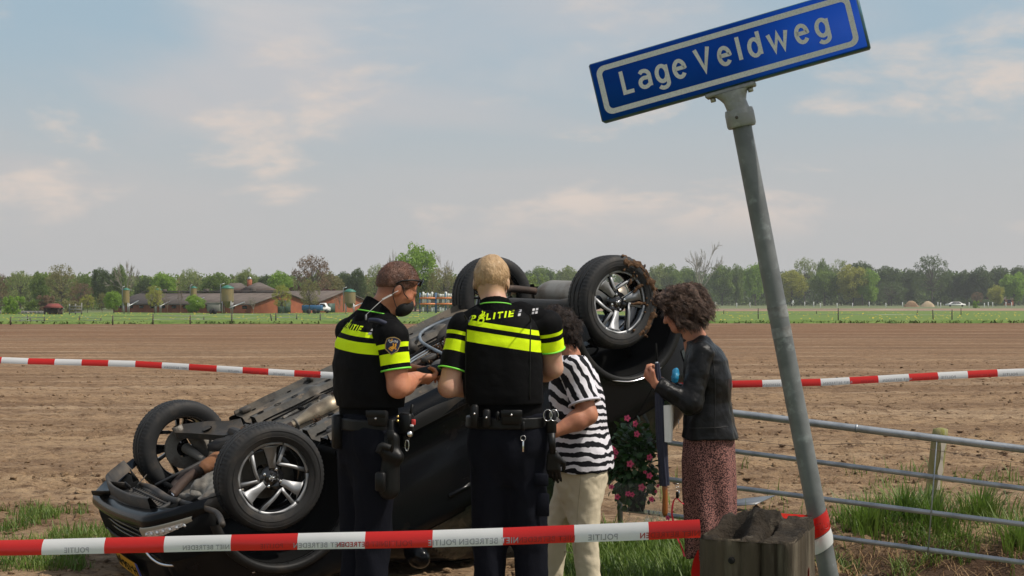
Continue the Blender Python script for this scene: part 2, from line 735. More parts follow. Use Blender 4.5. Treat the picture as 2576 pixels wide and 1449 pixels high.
def soil_material():
  m = bpy.data.materials.new('ploughed_soil')
  m.use_nodes = True
  nt = m.node_tree
  N, L = nt.nodes, nt.links
  b = N['Principled BSDF']
  b.inputs['Roughness'].default_value = 0.95
  b.inputs['Specular IOR Level'].default_value = 0.15
  tc = N.new('ShaderNodeTexCoord')

  def noise(scale, stretch=None, detail=6, rough=0.6, rot=0.0):
    mp = N.new('ShaderNodeMapping')
    mp.inputs['Scale'].default_value = stretch or (1, 1, 1)
    mp.inputs['Rotation'].default_value = (0, 0, rot)
    L.new(tc.outputs['Object'], mp.inputs['Vector'])
    n = N.new('ShaderNodeTexNoise')
    n.inputs['Scale'].default_value = scale
    n.inputs['Detail'].default_value = detail
    n.inputs['Roughness'].default_value = rough
    L.new(mp.outputs[0], n.inputs['Vector'])
    return n.outputs['Fac']

  def mr(x, a, b_, c=0.0, d=1.0):
    n = N.new('ShaderNodeMapRange')
    n.inputs['From Min'].default_value = a
    n.inputs['From Max'].default_value = b_
    n.inputs['To Min'].default_value = c
    n.inputs['To Max'].default_value = d
    L.new(x, n.inputs['Value'])
    return n.outputs[0]

  def mix(f, a, c):
    n = N.new('ShaderNodeMix')
    n.data_type = 'RGBA'
    L.new(f, n.inputs[0])
    for i, q in ((6, a), (7, c)):
      if isinstance(q, tuple):
        n.inputs[i].default_value = (*q, 1)
      else:
        L.new(q, n.inputs[i])
    return n.outputs[2]
  sep = N.new('ShaderNodeSeparateXYZ')
  L.new(tc.outputs['Object'], sep.inputs[0])
  near = (0.365, 0.248, 0.145)
  far = (0.215, 0.108, 0.054)
  c = mix(mr(sep.outputs[1], 16, 70), near, far)                 # sandier soil at this end of the field
  c = mix(mr(noise(0.22, (0.08, 1.6, 1), 7, 0.7), 0.47, 0.66, 0, 0.9), c, (0.145, 0.083, 0.046))
  c = mix(mr(noise(0.55, (0.06, 1.9, 1), 4, 0.55, 0.03), 0.52, 0.60, 0, 0.6), c, (0.44, 0.32, 0.205))
  c = mix(mr(noise(1.3, (0.2, 1, 1), 6), 0.48, 0.66, 0, 0.7), c, (0.17, 0.10, 0.057))
  c = mix(mr(noise(7, (.6, 1, 1), 10, 0.82), 0.48, 0.61, 0, 0.95), c, (0.105, 0.060, 0.035))
  c = mix(mr(noise(26, None, 5, 0.7), 0.55, 0.7, 0, 0.7), c, (0.42, 0.31, 0.21))
  at = N.new('ShaderNodeAttribute')
  at.attribute_name = 'moist'
  c = mix(mr(at.outputs['Fac'], .15, .8, 0, .85), c, (0.062, 0.036, 0.024))
  L.new(c, b.inputs['Base Color'])
  b1 = N.new('ShaderNodeBump')
  b1.inputs['Strength'].default_value = 0.75
  b1.inputs['Distance'].default_value = 0.07
  L.new(noise(13, None, 8, 0.72), b1.inputs['Height'])
  b2 = N.new('ShaderNodeBump')
  b2.inputs['Strength'].default_value = 0.8
  b2.inputs['Distance'].default_value = 0.18
  L.new(noise(2.6, (0.35, 1.4, 1), 6, 0.65), b2.inputs['Height'])
  L.new(b1.outputs[0], b2.inputs['Normal'])
  L.new(b2.outputs[0], b.inputs['Normal'])
  return m


M_SOIL = soil_material()
M_FARLAND = mat('far_land', (0.10, 0.145, 0.045), 0.95, var=((0.15, 0.15, 0.065), 0.05))
M_MEADOW = mat('meadow_grass', (0.118, 0.185, 0.044), 0.9, var=[((0.165, 0.215, 0.062), 0.35, 0.4, 0.65), ((0.08, 0.135, 0.034), 1.6, 0.5, 0.7)],
         bump=0.6, bump_scale=3.0, spec=0.1, stretch=(0.35, 1, 1))
M_GRASS = mat('grass_blades', (0.10, 0.165, 0.027), 0.5, var=[((0.17, 0.225, 0.045), 2.5, 0.4, 0.6), ((0.055, 0.10, 0.02), 9, 0.48, 0.66), ((0.21, 0.19, 0.08), 40, 0.60, 0.72)], spec=0.3,
        translucent=((0.16, 0.28, 0.04), 0.26))
M_DRYGRASS = mat('dry_grass', (0.36, 0.24, 0.11), 0.8, var=((0.22, 0.12, 0.05), 8.0))
M_BARK = mat('bark', (0.105, 0.09, 0.07), 0.95, var=((0.055, 0.045, 0.038), 3.0))
M_FLOWERS = mat('dandelion_heads', (0.55, 0.42, 0.04), 0.8)

ground = MB().grid([[(-4000, -400, -0.22), (4000, -400, -0.22)], [(-4000, 5000, -0.22), (4000, 5000, -0.22)]], flip=True).build('ground', M_FARLAND)
props(ground, kind='structure')


def field_z(X, Y):
  X, Y = np.asarray(X, float).ravel(), np.asarray(Y, float).ravel()
  p = np.stack([X, Y, 0 * X], -1)
  fade = np.clip(1.25 - Y / 60, 0.25, 1)
  z = gz(X, Y)
  z = z + fade * (0.030 * np.maximum(fbm(p, 0.30, 4, 1), -0.4) + 0.030 * fbm(p, 0.085, 3, 5))
  q = p.copy()
  q[:, 0] *= 0.16
  z += fade * 0.040 * fbm(q, 0.55, 3, 2)                         # tilled ridges, left to right
  for (a, bx) in ((15.2, -0.02), (23.5, 0.05), (17.1, -0.02), (31, 0.04), (12.6, .06), (13.6, .12), (18.6, .15), (20.4, .15), (26.5, -.03), (38, .05)):   # wheel ruts with tread marks
    d = Y - (a + bx * X)
    z -= 0.035 * np.exp(-(d / 0.22) ** 2) * (1 + 0.5 * np.sign(np.sin(X * 12 + d * 9)))
    z += 0.03 * np.exp(-((np.abs(d) - 0.38) / 0.12) ** 2)
  tr = np.exp(-((Y - 8.1 + 0.05 * X) / 0.5) ** 2)                # sandy wheel track along the verge at the left
  return z * (1 - 0.75 * tr * (X < 0))


def build_field():
  ny, nx = 500, 400
  y = 4.0 * np.exp(np.linspace(0, math.log(112 / 4.0), ny))
  t = np.linspace(-1, 1, nx)
  t = np.sign(t) * (0.75 * np.abs(t) + 0.25 * np.abs(t) ** 3)
  X = (0.44 * y[:, None] + 4.5) * t[None, :]
  Y = np.minimum(np.repeat(y[:, None], nx, 1), 101 + 0.06 * X)
  i = np.arange(ny * nx).reshape(ny, nx)
  f = np.stack([i[:-1, :-1], i[:-1, 1:], i[1:, 1:], i[1:, :-1]], -1).reshape(-1, 4)
  xr, yr = X.ravel(), Y.ravel()
  moist = np.clip((xr - 1.5) / .4, 0, 1) * np.exp(-((yr - 8.75) / .62) ** 4)     # freshly turned damp earth along the ditch
  props(mesh_obj('field', np.stack([xr, yr, field_z(X, Y)], 1), f, M_SOIL, attrs={'moist': moist}), kind='structure')


build_field()


def soil_z(x, y):
  return float(field_z([x], [y])[0])


def build_clods():
  base = np.array([(0, 0, 1), (.89, 0, .45), (.28, .85, .45), (-.72, .53, .45), (-.72, -.53, .45), (.28, -.85, .45), (.72, .53, -.45), (-.28, .85, -.45), (-.89, 0, -.45), (-.28, -.85, -.45), (.72, -.53, -.45), (0, 0, -1)])
  fc = np.array([(0, 1, 2), (0, 2, 3), (0, 3, 4), (0, 4, 5), (0, 5, 1), (1, 6, 2), (2, 7, 3), (3, 8, 4), (4, 9, 5), (5, 10, 1), (2, 6, 7), (3, 7, 8), (4, 8, 9), (5, 9, 10), (1, 10, 6)])
  n = 60000
  y = 7.6 + 30 * rng.random(n) ** 1.7
  x = rng.uniform(-1, 1, n) * (0.4 * y + 1.5)
  ok = fbm(np.stack([x * 0.25, y, 0 * x], 1), 0.9, 3, 12) > rng.uniform(-0.35, 0.5, n)
  x, y = x[ok][:15000], y[ok][:15000]
  n = len(x)
  s = 0.006 + 0.022 * rng.random(n) ** 4
  v = base[None] * s[:, None, None] * (1 + 0.45 * rng.standard_normal((n, 12, 1))) * [1.25, 1.1, 0.75]
  v += np.stack([x, y, field_z(x, y) + s * 0.25], 1)[:, None, :]
  f = (fc[None] + 12 * np.arange(n)[:, None, None]).reshape(-1, 3)
  o = mesh_obj('soil_clods', v.reshape(-1, 3), f, M_SOIL, smooth=False)
  props(o, 'loose dry clods of soil scattered over the ploughed field', kind='stuff')


build_clods()

# meadow beyond the field, with a low grassy bank on its near edge
me_y = np.array([0, 0.25, 0.9, 2, 5, 12, 25, 45, 70, 95])
mx = np.linspace(-90, 90, 121)
mp = np.zeros((len(me_y), len(mx), 3))
for i, dy in enumerate(me_y):
  mp[i, :, 0] = mx * (1 + dy / 100)
  mp[i, :, 1] = 101 + 0.06 * mx + dy * (1.0 + 0.5 * (mx + 60) / 120)
  mp[i, :, 2] = [-0.05, 0.16, 0.22, 0.14, 0.04, 0.02, 0, 0, -0.02, -0.04][i]
mp[1:3, :, 2] += rng.normal(0, 0.05, (2, len(mx)))
mp[0:2, :, 1] += rng.normal(0, 0.12, (2, len(mx)))
meadow = MB().grid(mp, flip=True).build('meadow', M_MEADOW)
props(meadow, kind='structure')
strip = MB().grid([[(-20, 232, -0.10), (260, 262, -0.10)], [(-20, 300, -0.08), (260, 340, -0.08)]], flip=True).build('far_field', mat('far_soil', (0.23, 0.135, 0.085), 0.95, var=((0.3, 0.2, 0.13), 0.1)))
props(strip, kind='structure')


def blades(name, label, spots, material, kind='stuff', parent=None, width=0.0045):
  """Grass blades: spots = rows of x, y, z, height, lean, azimuth."""
  q = np.asarray(spots, float)
  n = len(q)
  h, lean, az = q[:, 3:4], q[:, 4:5], q[:, 5:6]
  d = np.concatenate([np.cos(az), np.sin(az), 0 * az], 1)
  s = np.stack([-d[:, 1], d[:, 0], 0 * d[:, 0]], 1)
  w = width * rng.uniform(0.7, 1.4, (n, 1)) * (0.6 + h * 2)
  b = q[:, :3] - [0, 0, 0.01]
  up = np.array([0, 0, 1.0])
  pts = []
  for t, ww in ((0, 1.0), (0.45, 0.85), (0.8, 0.5)):
    c = b + up * h * (t - 0.28 * lean * t * t) + d * h * lean * t * t * 0.9
    pts += [c - s * w * ww, c + s * w * ww]
  pts.append(b + up * h * (1 - 0.28 * lean) + d * h * lean * 0.9)
  V = np.stack(pts, 1).reshape(-1, 3)
  k = 7 * np.arange(n)[:, None]
  F = np.concatenate([np.array([[0, 1, 3], [0, 3, 2], [2, 3, 5], [2, 5, 4], [4, 5, 6]])[i] + k for i in range(5)])
  o = mesh_obj(name, V, F, material, parent, smooth=True)
  return props(o, label, kind=kind)


def grass_spots(n, box, hgt, keep=None, lean=(0.2, 0.9)):
  x0, x1, y0, y1 = box
  m = n * 10
  x, y = rng.uniform(x0, x1, m), rng.uniform(y0, y1, m)
  if keep is not None:
    ok = keep(x, y)
    x, y = x[ok], y[ok]
  x, y = x[:n], y[:n]
  n = len(x)
  h = rng.uniform(*hgt, n) * (0.75 + 0.5 * rng.random(n))
  return np.stack([x, y, field_z(x, y), h, rng.uniform(*lean, n), rng.uniform(0, 6.283, n)], 1)


def noise1(x, y, s, seed):
  return fbm(np.stack([x, y, 0 * x], 1), s, 3, seed)


# lush verge behind and between the women and along the gate, patches at the left, seedlings in the soil
blades('grass', 'lush green verge grass growing around the feet of the women',
     grass_spots(11000, (0.1, 1.6, 6.6, 9.6), (0.10, 0.24), lambda x, y: noise1(x, y, 0.5, 21) > -0.55 + np.maximum(0, y - 8.6) * 0.9), M_GRASS)
blades('gate_grass', 'taller tufted grass growing over the dug earth by the gate',
     grass_spots(3600, (1.75, 4.6, 8.9, 10.1), (0.06, 0.17), lambda x, y: noise1(x, y, 0.36, 23) > 0.02 + np.abs(y - 9.45) * 0.35, (.5, 1.3)), M_GRASS, width=0.004)
tuft_c = [(P(2250, 1300, 10.0)[0], 9.75), (P(2300, 1330, 10)[0], 9.6), (P(2440, 1330, 10)[0], 9.8), (P(2190, 1320, 9.5)[0], 9.55), (P(2540, 1380, 9.5)[0], 9.3)]
sp = []
for (tx, ty) in tuft_c:
  a, r_ = rng.uniform(0, 6.283, 330), np.abs(rng.normal(0, 0.14, 330))
  x, y = tx + r_ * np.cos(a), ty + r_ * np.sin(a)
  sp.append(np.stack([x, y, field_z(x, y), rng.uniform(0.12, 0.30, 330), rng.uniform(0.15, 0.85, 330), a + rng.normal(0, 0.5, 330)], 1))
sp = np.concatenate(sp)
blades('grass_tufts', 'tall grass tufts standing behind the lower gate rails', sp, M_GRASS, width=0.004)
blades('verge_grass', 'patchy green grass on bare soil left of the overturned car',
     grass_spots(4600, (-4.3, -2.45, 8.5, 10.9), (0.04, 0.13), lambda x, y: noise1(x, y, 0.55, 27) > 0.12 - 0.12 * (x > -3.0)), M_GRASS, width=0.004)
blades('dry_grass', 'dry brown roots and stalks torn up on the earth bank',
     grass_spots(2600, (1.9, 4.2, 8.2, 9.3), (0.04, 0.14), None, (0.8, 1.6)), M_DRYGRASS, width=0.003)
blades('seedlings', 'sparse weeds sprouting from the ploughed soil behind the gate',
     grass_spots(500, (1.2, 4.6, 9.4, 13.5), (0.06, 0.2), lambda x, y: noise1(x, y, 0.35, 31) > 0.25), M_GRASS, width=0.004)

# rough grass lip and dandelions at the meadow edge
V = []
for i in range(2400):
  x = rng.uniform(-50, 56)
  y = 101 + 0.06 * x + abs(rng.normal(0, 0.5))
  a = rng.uniform(0, 6.283)
  V.append((x, y, 0.02, rng.uniform(0.1, 0.32), rng.uniform(0.3, 1.2), a))
blades('meadow_edge', 'rough grass lip along the near edge of the meadow', V, M_MEADOW, width=0.05)
V, F = [], []
for i in range(900):
  x = rng.uniform(-1, 1)
  y = 108 + 75 * rng.random()
  x *= y * 0.38
  s = rng.uniform(0.03, 0.085)
  z = 0.16
  n = len(V)
  V += [(x - s, y, z), (x + s, y, z), (x, y + s, z + s)]
  F.append((n, n + 1, n + 2))
props(mesh_obj('dandelions', V, F, M_FLOWERS), 'yellow dandelion heads dotted through the meadow', kind='stuff')


# ================================================================== TREES
def leaf_cloud(blobs, n, size, seed):
  r = np.random.default_rng(seed)
  w = np.array([b[1] ** 2 for b in blobs])
  w /= w.sum()
  k = r.choice(len(blobs), n, p=w)
  d = r.standard_normal((n, 3))
  d /= np.linalg.norm(d, axis=1)[:, None]
  rad = np.array([b[1] for b in blobs])[k] * (r.random(n) ** 0.45)
  c = np.array([b[0] for b in blobs])[k] + d * rad[:, None] * [1, 1, 0.85]
  a = r.standard_normal((n, 3))
  a /= np.linalg.norm(a, axis=1)[:, None]
  b = np.cross(a, r.standard_normal((n, 3)))
  b /= np.linalg.norm(b, axis=1)[:, None]
  s = size * (0.5 + r.random((n, 1)))
  v = np.stack([c - a * s, c + b * s * 0.62, c + a * s, c - b * s * 0.62], 1).reshape(-1, 3)
  f = np.arange(4 * n).reshape(n, 4)
  return v, f


def branch_set(seed, depth, spread, h0, n0, twig, droop=0.0, thick=0.018):
  """Recursive limbs inside a unit-high tree -> list of (p, q, r1, r2), tips."""
  r = np.random.default_rng(seed)
  segs, tips = [], []

  def grow(p, d, ln, rad, k):
    q = p + d * ln
    segs.append((p, q, rad, rad * 0.62))
    if k == 0:
      tips.append(q)
      return
    m = r.integers(2, 4) if k > 1 else twig
    for _ in range(m):
      t = r.uniform(0.45, 1.0)
      nd = nrm(d + r.normal(0, spread, 3) + [0, 0, 0.12 - droop])
      grow(p + d * ln * t, nd, ln * r.uniform(0.55, 0.82), rad * 0.58 * (1.15 - 0.3 * t), k - 1)
  p = np.zeros(3)
  top = np.array([r.normal(0, 0.015), r.normal(0, 0.015), h0])
  segs.append((p, top, thick, thick * 0.72))
  for i in range(n0):
    a = 6.283 * i / n0 + r.uniform(-0.4, 0.4)
    el = r.uniform(0.55, 1.35)
    d = np.array([math.cos(a) * math.cos(el), math.sin(a) * math.cos(el), math.sin(el)])
    grow(top * r.uniform(0.7, 1.0), d, r.uniform(0.2, 0.32), thick * 0.62, depth)
  return segs, tips


def seg_mesh(segs, sides=4, rmin=0.0):
  V, F, n = [], [], 0
  th = np.linspace(0, 2 * np.pi, sides, endpoint=False)
  for p, q, r1, r2 in segs:
    d = nrm(q - p)
    a = nrm(np.cross(d, [0.31, 0.2, 0.9]))
    b = np.cross(d, a)
    ring = np.cos(th)[:, None] * a + np.sin(th)[:, None] * b
    V += [p + ring * max(r1, rmin), q + ring * max(r2, rmin)]
    F += [(n + i, n + (i + 1) % sides, n + sides + (i + 1) % sides, n + sides + i) for i in range(sides)]
    n += 2 * sides
  return np.concatenate(V), F


def proto_mesh(name, v, f):
  me = bpy.data.meshes.new(name)
  fill_mesh(me, v, f)
  me.materials.append(None)
  return me


TREE = {}


def make_protos():
  def dome(r, n, rx, rz, zc, shell=0.55):
    d = r.standard_normal((n, 3))
    d /= np.linalg.norm(d, axis=1)[:, None]
    rad = shell + (1 - shell) * r.random((n, 1)) ** 0.6
    c = d * rad * [rx, rx, rz]
    c[:, 2] += zc
    return c

  def limbs(r, cs, h0, thick):
    segs = [(np.zeros(3), np.array([0.005, 0, h0]), thick, thick * .8), (np.array([0.005, 0, h0]), np.array([0.0, 0.01, 0.82]), thick * .8, thick * .15)]
    for c in cs:
      z0 = h0 + max(0.0, (c[2] - h0)) * r.uniform(0.15, 0.5)
      p = np.array([0.005, 0.004, z0])
      m = p * .45 + c * .55 + np.array([0, 0, -0.03]) + r.normal(0, .015, 3)
      segs += [(p, m, thick * .34, thick * .2), (m, c, thick * .2, thick * .08)]
    return segs
  for i in range(3):                                             # full leafy crowns
    r = np.random.default_rng(i + 11)
    cs = dome(r, 60, 0.36, 0.36, 0.53, 0.7)
    blobs = [(c, r.uniform(0.085, 0.14)) for c in cs] + [(np.array([0, 0, z]), 0.24) for z in (.4, .55, .66)]
    TREE['full%d' % i] = (proto_mesh('crown', *leaf_cloud(blobs, 7500, 0.019, i)),
                proto_mesh('trunk', *seg_mesh(limbs(r, cs[:16], .2, .022), 6)))
  for i in range(2):                                             # thin spring crowns, limbs showing through
    r = np.random.default_rng(i + 31)
    cs = dome(r, 130, 0.42, 0.38, 0.55, 0.45)
    cs = cs[cs[:, 2] > 0.26]
    blobs = [(c, r.uniform(0.05, 0.085)) for c in cs]
    TREE['thin%d' % i] = (proto_mesh('crown', *leaf_cloud(blobs, 4200, 0.0125, 60 + i)),
                proto_mesh('trunk', *seg_mesh(limbs(r, cs[:70], .24, .02), 4, 0.0022)))
  for i in range(2):                                             # bare trees
    segs, tips = branch_set(300 + i, 4, 0.26, 0.34, 7, 3, thick=0.014)
    tips = np.array(tips)
    s = 1.0 / tips[:, 2].max()
    wsc = 0.46 / np.percentile(np.hypot(tips[:, 0], tips[:, 1]), 97)
    sc = np.array([wsc, wsc, s])
    big = [(p * sc, q * sc, a, b) for p, q, a, b in segs if a > 0.0028]
    small = [(p * sc, q * sc, a, b) for p, q, a, b in segs if a <= 0.0028]
    TREE['bare%d' % i] = (proto_mesh('crown', *seg_mesh(small, 3, 0.0026)), proto_mesh('trunk', *seg_mesh(big, 5, 0.0034)))
  for i in range(2):                                             # bushes leafy to the ground
    r = np.random.default_rng(400 + i)
    blobs = [(np.array([r.normal(0, 0.22), r.normal(0, 0.22), r.uniform(0.12, 0.82)]), r.uniform(0.12, 0.2)) for _ in range(22)]
    TREE['bush%d' % i] = (proto_mesh('crown', *leaf_cloud(blobs, 2200, 0.042, 70 + i)), proto_mesh('trunk', *seg_mesh([(np.zeros(3), np.array([0, 0, .5]), .03, .015)], 5)))


make_protos()


def leaf_mat(name, a, b):
  return mat(name, a, 0.8, var=[(b, 3.2, 0.38, 0.62)], spec=0.12, translucent=(tuple(min(1, x * 1.7) for x in a), 0.32))


LEAF = {
  'mid': leaf_mat('leaves_mid', (0.167, 0.230, 0.053), (0.098, 0.149, 0.039)),
  'bright': leaf_mat('leaves_bright', (0.230, 0.345, 0.057), (0.149, 0.236, 0.041)),
  'yellow': leaf_mat('leaves_yellow', (0.322, 0.322, 0.069), (0.218, 0.224, 0.055)),
  'pale': leaf_mat('leaves_pale', (0.241, 0.282, 0.098), (0.161, 0.201, 0.069)),
  'dark': leaf_mat('leaves_dark', (0.098, 0.136, 0.048), (0.060, 0.090, 0.034)),
  'bronze': leaf_mat('leaves_bronze', (0.213, 0.144, 0.086), (0.138, 0.094, 0.060)),
  'olive': leaf_mat('leaves_olive', (0.230, 0.213, 0.086), (0.155, 0.149, 0.067)),
  'red': leaf_mat('leaves_red', (0.109, 0.041, 0.032), (0.063, 0.030, 0.025)),
  'bare': mat('grey_twigs', (0.26, 0.235, 0.19), 0.9),
  'brownbare': mat('brown_twigs', (0.20, 0.155, 0.115), 0.9),
}


def tree(u, vt, hw, y, kind, col, label, group='trees beyond the meadow', cat='tree', vb=None):
  """Tree whose top shows at (u, vt) with half width hw pixels, standing at depth y."""
  top = P(u, vt, y)
  w = 2 * hw * y / FPX * (1.4 if kind[:4] in ('full', 'thin') and y > 210 else 1.12)
  h = top[2] + 0.1
  name = {'full': 'leafy_tree', 'thin': 'sparse_tree', 'bare': 'bare_tree', 'bush': 'bush'}[kind[:4]]
  t = thing(name, label, 'bush' if kind[:4] == 'bush' else cat, (top[0], y, -0.1), group)
  sx = w / (0.98 if kind[:4] in ('full', 'thin') else 0.95)
  cm, tm = TREE[kind]
  a = rng.uniform(0, 6.283)
  for me, nm, m in ((tm, 'trunk', M_BARK if kind[:4] != 'bare' else LEAF[col]), (cm, 'crown', LEAF[col])):
    o = bpy.data.objects.new(nm, me)
    COL.objects.link(o)
    o.parent = t
    o.scale = (sx, sx, h)
    o.rotation_euler = (0, 0, a)
    o.material_slots[0].link = 'OBJECT'
    o.material_slots[0].material = m
  return t


def c1(cx, cy):                                                    # readings off the left crop of the photograph
  return cx * .3385, 603.7 + cy * .3385


def c2(cx, cy):
  return 872 + cx * .3385, 590.3 + cy * .3385


def c3(cx, cy):
  return 1677 + cx * .349, 590.3 + cy * .349


S1, S3 = .3385, .349
TREES = [
  # left part
  (c1, -20, 210, 60, 250, 'thin0', 'bronze', 'bronze tree cut by the left edge of the photo'),
  (c1, 150, 205, 90, 252, 'thin1', 'pale', 'pale olive tree rising behind the grey board fence'),
  (c1, 300, 212, 66, 250, 'full0', 'mid', 'green rounded tree between the pale tree and the round dome crowned tree'),
  (c1, 456, 146, 98, 236, 'thin0', 'olive', 'dome shaped thin crowned tree with dark trunk beside the red roofed shelter'),
  (c1, 610, 225, 80, 262, 'full1', 'mid', 'mid green tree right of the dome shaped thin tree'),
  (c1, 755, 172, 66, 258, 'full2', 'dark', 'dark green tree left of the big grey twiggy tree'),
  (c1, 880, 160, 60, 262, 'full0', 'mid', 'green tree peeping out behind the big grey twiggy tree'),
  (c1, 945, 142, 118, 240, 'bare0', 'bare', 'big grey twiggy tree behind the leftmost feed silo'),
  (c1, 1080, 255, 70, 264, 'full1', 'dark', 'low dark tree between the twiggy tree and the barn'),
  (c1, 1215, 207, 84, 256, 'full2', 'bright', 'fresh green rounded tree behind the left end of the barn roof'),
  (c1, 1412, 186, 78, 250, 'thin1', 'pale', 'tall pale birch like tree behind the middle of the barn roof'),
  (c1, 1600, 222, 92, 262, 'full0', 'mid', 'broad green tree left of the farmhouse roof'),
  (c1, 1838, 188, 74, 262, 'full1', 'pale', 'pale green tree directly behind the farmhouse chimney'),
  (c1, 1960, 232, 60, 266, 'full2', 'dark', 'dark low tree right of the farmhouse chimney'),
  (c1, 2080, 203, 84, 256, 'full0', 'bright', 'bright green tree between farmhouse and bronze tree'),
  (c1, 2318, 80, 128, 238, 'thin1', 'bronze', 'large bronze brown tree towering behind the brick barn'),
  (c1, 2420, 350, 62, 236, 'bush0', 'red', 'dark red shrub at the foot of the bronze tree'),
  (c1, 2215, 330, 48, 236, 'bush1', 'red', 'small dark red shrub left of the bronze tree'),
  (c1, 2455, 215, 84, 244, 'full1', 'olive', 'olive tree leaning out right of the bronze tree'),
  (c1, 2560, 205, 60, 258, 'full2', 'dark', 'dark tree between the bronze tree and the officer in sunglasses'),
  # small ones in front on the left
  (c1, 78, 405, 58, 176, 'bush0', 'bright', 'bright green bush in front of the grey board fence'),
  (c1, 235, 430, 62, 205, 'bush1', 'mid', 'dull green bush left of the red roofed shelter'),
  (c1, 358, 400, 58, 205, 'bush0', 'bronze', 'brownish bush behind the red roofed shelter'),
  (c1, 545, 440, 60, 200, 'bush1', 'olive', 'olive scrub right of the red roofed shelter'),
  (c1, 650, 392, 56, 196, 'thin0', 'yellow', 'small yellow green tree right of the white rail fence'),
  (c1, 600, 300, 72, 232, 'thin1', 'bronze', 'brownish tree standing behind the small yellow green tree'),
  (c1, 760, 380, 44, 192, 'thin1', 'olive', 'slim olive sapling between the yellow tree and leftmost silo'),
  (c1, 846, 362, 76, 190, 'full2', 'bright', 'fresh green tree in front of the leftmost feed silo'),
  (c1, 1150, 318, 72, 184, 'thin0', 'yellow', 'yellow green tree covering the second feed silo'),
  (c1, 1246, 390, 40, 180, 'bare1', 'brownbare', 'small bare tree in front of the barn near the second silo'),
  (c1, 1344, 350, 34, 181, 'bare0', 'brownbare', 'thin bare sapling left of the third silo'),
  (c1, 1446, 395, 82, 178, 'full1', 'bright', 'bright green young tree hiding the third feed silo'),
  (c1, 1885, 405, 40, 172, 'bare1', 'bare', 'small bare tree at the left corner of the brick gable'),
  (c1, 2096, 312, 76, 171, 'thin1', 'yellow', 'olive yellow tree in front of the green barn doors'),
  (c1, 2298, 268, 84, 172, 'thin0', 'olive', 'slender leafing tree at the right corner of the brick gable'),
  (c1, 2520, 400, 50, 178, 'bare0', 'brownbare', 'bare tree in front of the second brick barn'),
  # centre
  (c2, 80, 222, 62, 256, 'full0', 'dark', 'dark green tree behind the head of the officer in sunglasses'),
  (c2, 232, 190, 80, 250, 'thin1', 'pale', 'pale spring tree just left of the tall bright green tree'),
  (c2, 335, 98, 62, 252, 'bare0', 'bare', 'grey bare tree half behind the tall bright green tree'),
  (c2, 510, 30, 140, 238, 'full1', 'bright', 'tall bright green tree rising above all others between the officers'),
  (c2, 752, 128, 86, 240, 'bare1', 'bare', 'twiggy bare tree left of the rear tyre'),
  (c2, 720, 210, 96, 232, 'thin0', 'olive', 'olive leafing tree above the stacked white bundles'),
  (c2, 640, 240, 60, 236, 'thin1', 'pale', 'pale tree below the tall bright green tree'),
  (c2, 1450, 203, 96, 500, 'full2', 'mid', 'green tree seen between the two raised wheels'),
  (c2, 1640, 208, 70, 500, 'full0', 'pale', 'pale tree just left of the muddy wheel'),
  (c2, 1350, 250, 60, 480, 'full1', 'dark', 'dark tree seen just right of the blond head'),
  # right
  (c3, -60, 185, 80, 520, 'full0', 'pale', 'pale rounded tree right behind the muddy wheel'),
  (c3, 40, 195, 80, 520, 'full1', 'mid', 'green tree behind the hair of the woman in leather'),
  (c3, 150, 200, 70, 530, 'full2', 'mid', 'green tree left of the big bare tree'),
  (c3, 250, 40, 158, 480, 'bare1', 'bare', 'big bare fan shaped tree above the woman in leather'),
  (c3, 400, 186, 84, 520, 'full0', 'mid', 'green tree at the right foot of the big bare tree'),
  (c3, 500, 192, 66, 524, 'full1', 'mid', 'green tree midway between the bare tree and the sign pole'),
  (c3, 640, 172, 76, 500, 'full2', 'bright', 'brighter green tree just left of the sign pole'),
  (c3, 900, 235, 100, 480, 'full0', 'yellow', 'yellowish green tree just right of the sign pole'),
  (c3, 995, 140, 90, 520, 'thin1', 'pale', 'pale crowned tree standing high right of the sign pole'),
  (c3, 1130, 152, 54, 522, 'full1', 'mid', 'narrow green tree between two pale high crowns'),
  (c3, 1242, 148, 70, 524, 'thin0', 'pale', 'thin grey green tree right of the narrow green tree'),
  (c3, 1140, 225, 96, 480, 'full2', 'mid', 'broad green front tree with visible trunk in the middle of the wood'),
  (c3, 1345, 193, 104, 474, 'full0', 'yellow', 'broad yellow green tree at the front of the wood'),
  (c3, 1455, 225, 72, 472, 'full1', 'bright', 'bright green tree at the right end of the lighter trees'),
  (c3, 1412, 158, 82, 540, 'full2', 'dark', 'dark tall tree behind the yellow green ones'),
  (c3, 1600, 200, 96, 530, 'full0', 'dark', 'dark rounded tree left of the tall airy tree'),
  (c3, 1740, 225, 84, 534, 'full1', 'dark', 'lower dark tree at the left of the tall airy tree'),
  (c3, 1620, 320, 100, 500, 'thin0', 'dark', 'dark grey thin tree in front of the dark wood'),
  (c3, 1915, 118, 112, 520, 'thin1', 'dark', 'tall airy dark tree topping the dark part of the wood'),
  (c3, 2060, 240, 84, 534, 'full2', 'dark', 'dark tree just right of the tall airy tree'),
  (c3, 2165, 236, 66, 530, 'full0', 'dark', 'dark tree above the sandy heap and white car'),
  (c3, 2275, 205, 78, 526, 'full1', 'dark', 'dark green tree above the far house at left'),
  (c3, 2392, 196, 72, 528, 'full2', 'dark', 'dark green tree directly above the far house'),
  (c3, 2505, 250, 92, 460, 'full0', 'bright', 'bright green tree beside the far house at the right edge'),
  (c3, 2372, 350, 54, 450, 'full1', 'yellow', 'small yellow green tree left of the far house'),
  (c3, 2540, 195, 70, 530, 'full2', 'dark', 'dark tree at the right edge above the bright green one'),
  (c3, 2238, 402, 36, 440, 'thin0', 'bronze', 'small pinkish blossom tree left of the far house'),
  (c3, 2224, 470, 20, 330, 'bush1', 'bright', 'tiny green bush alone on the far meadow'),
]
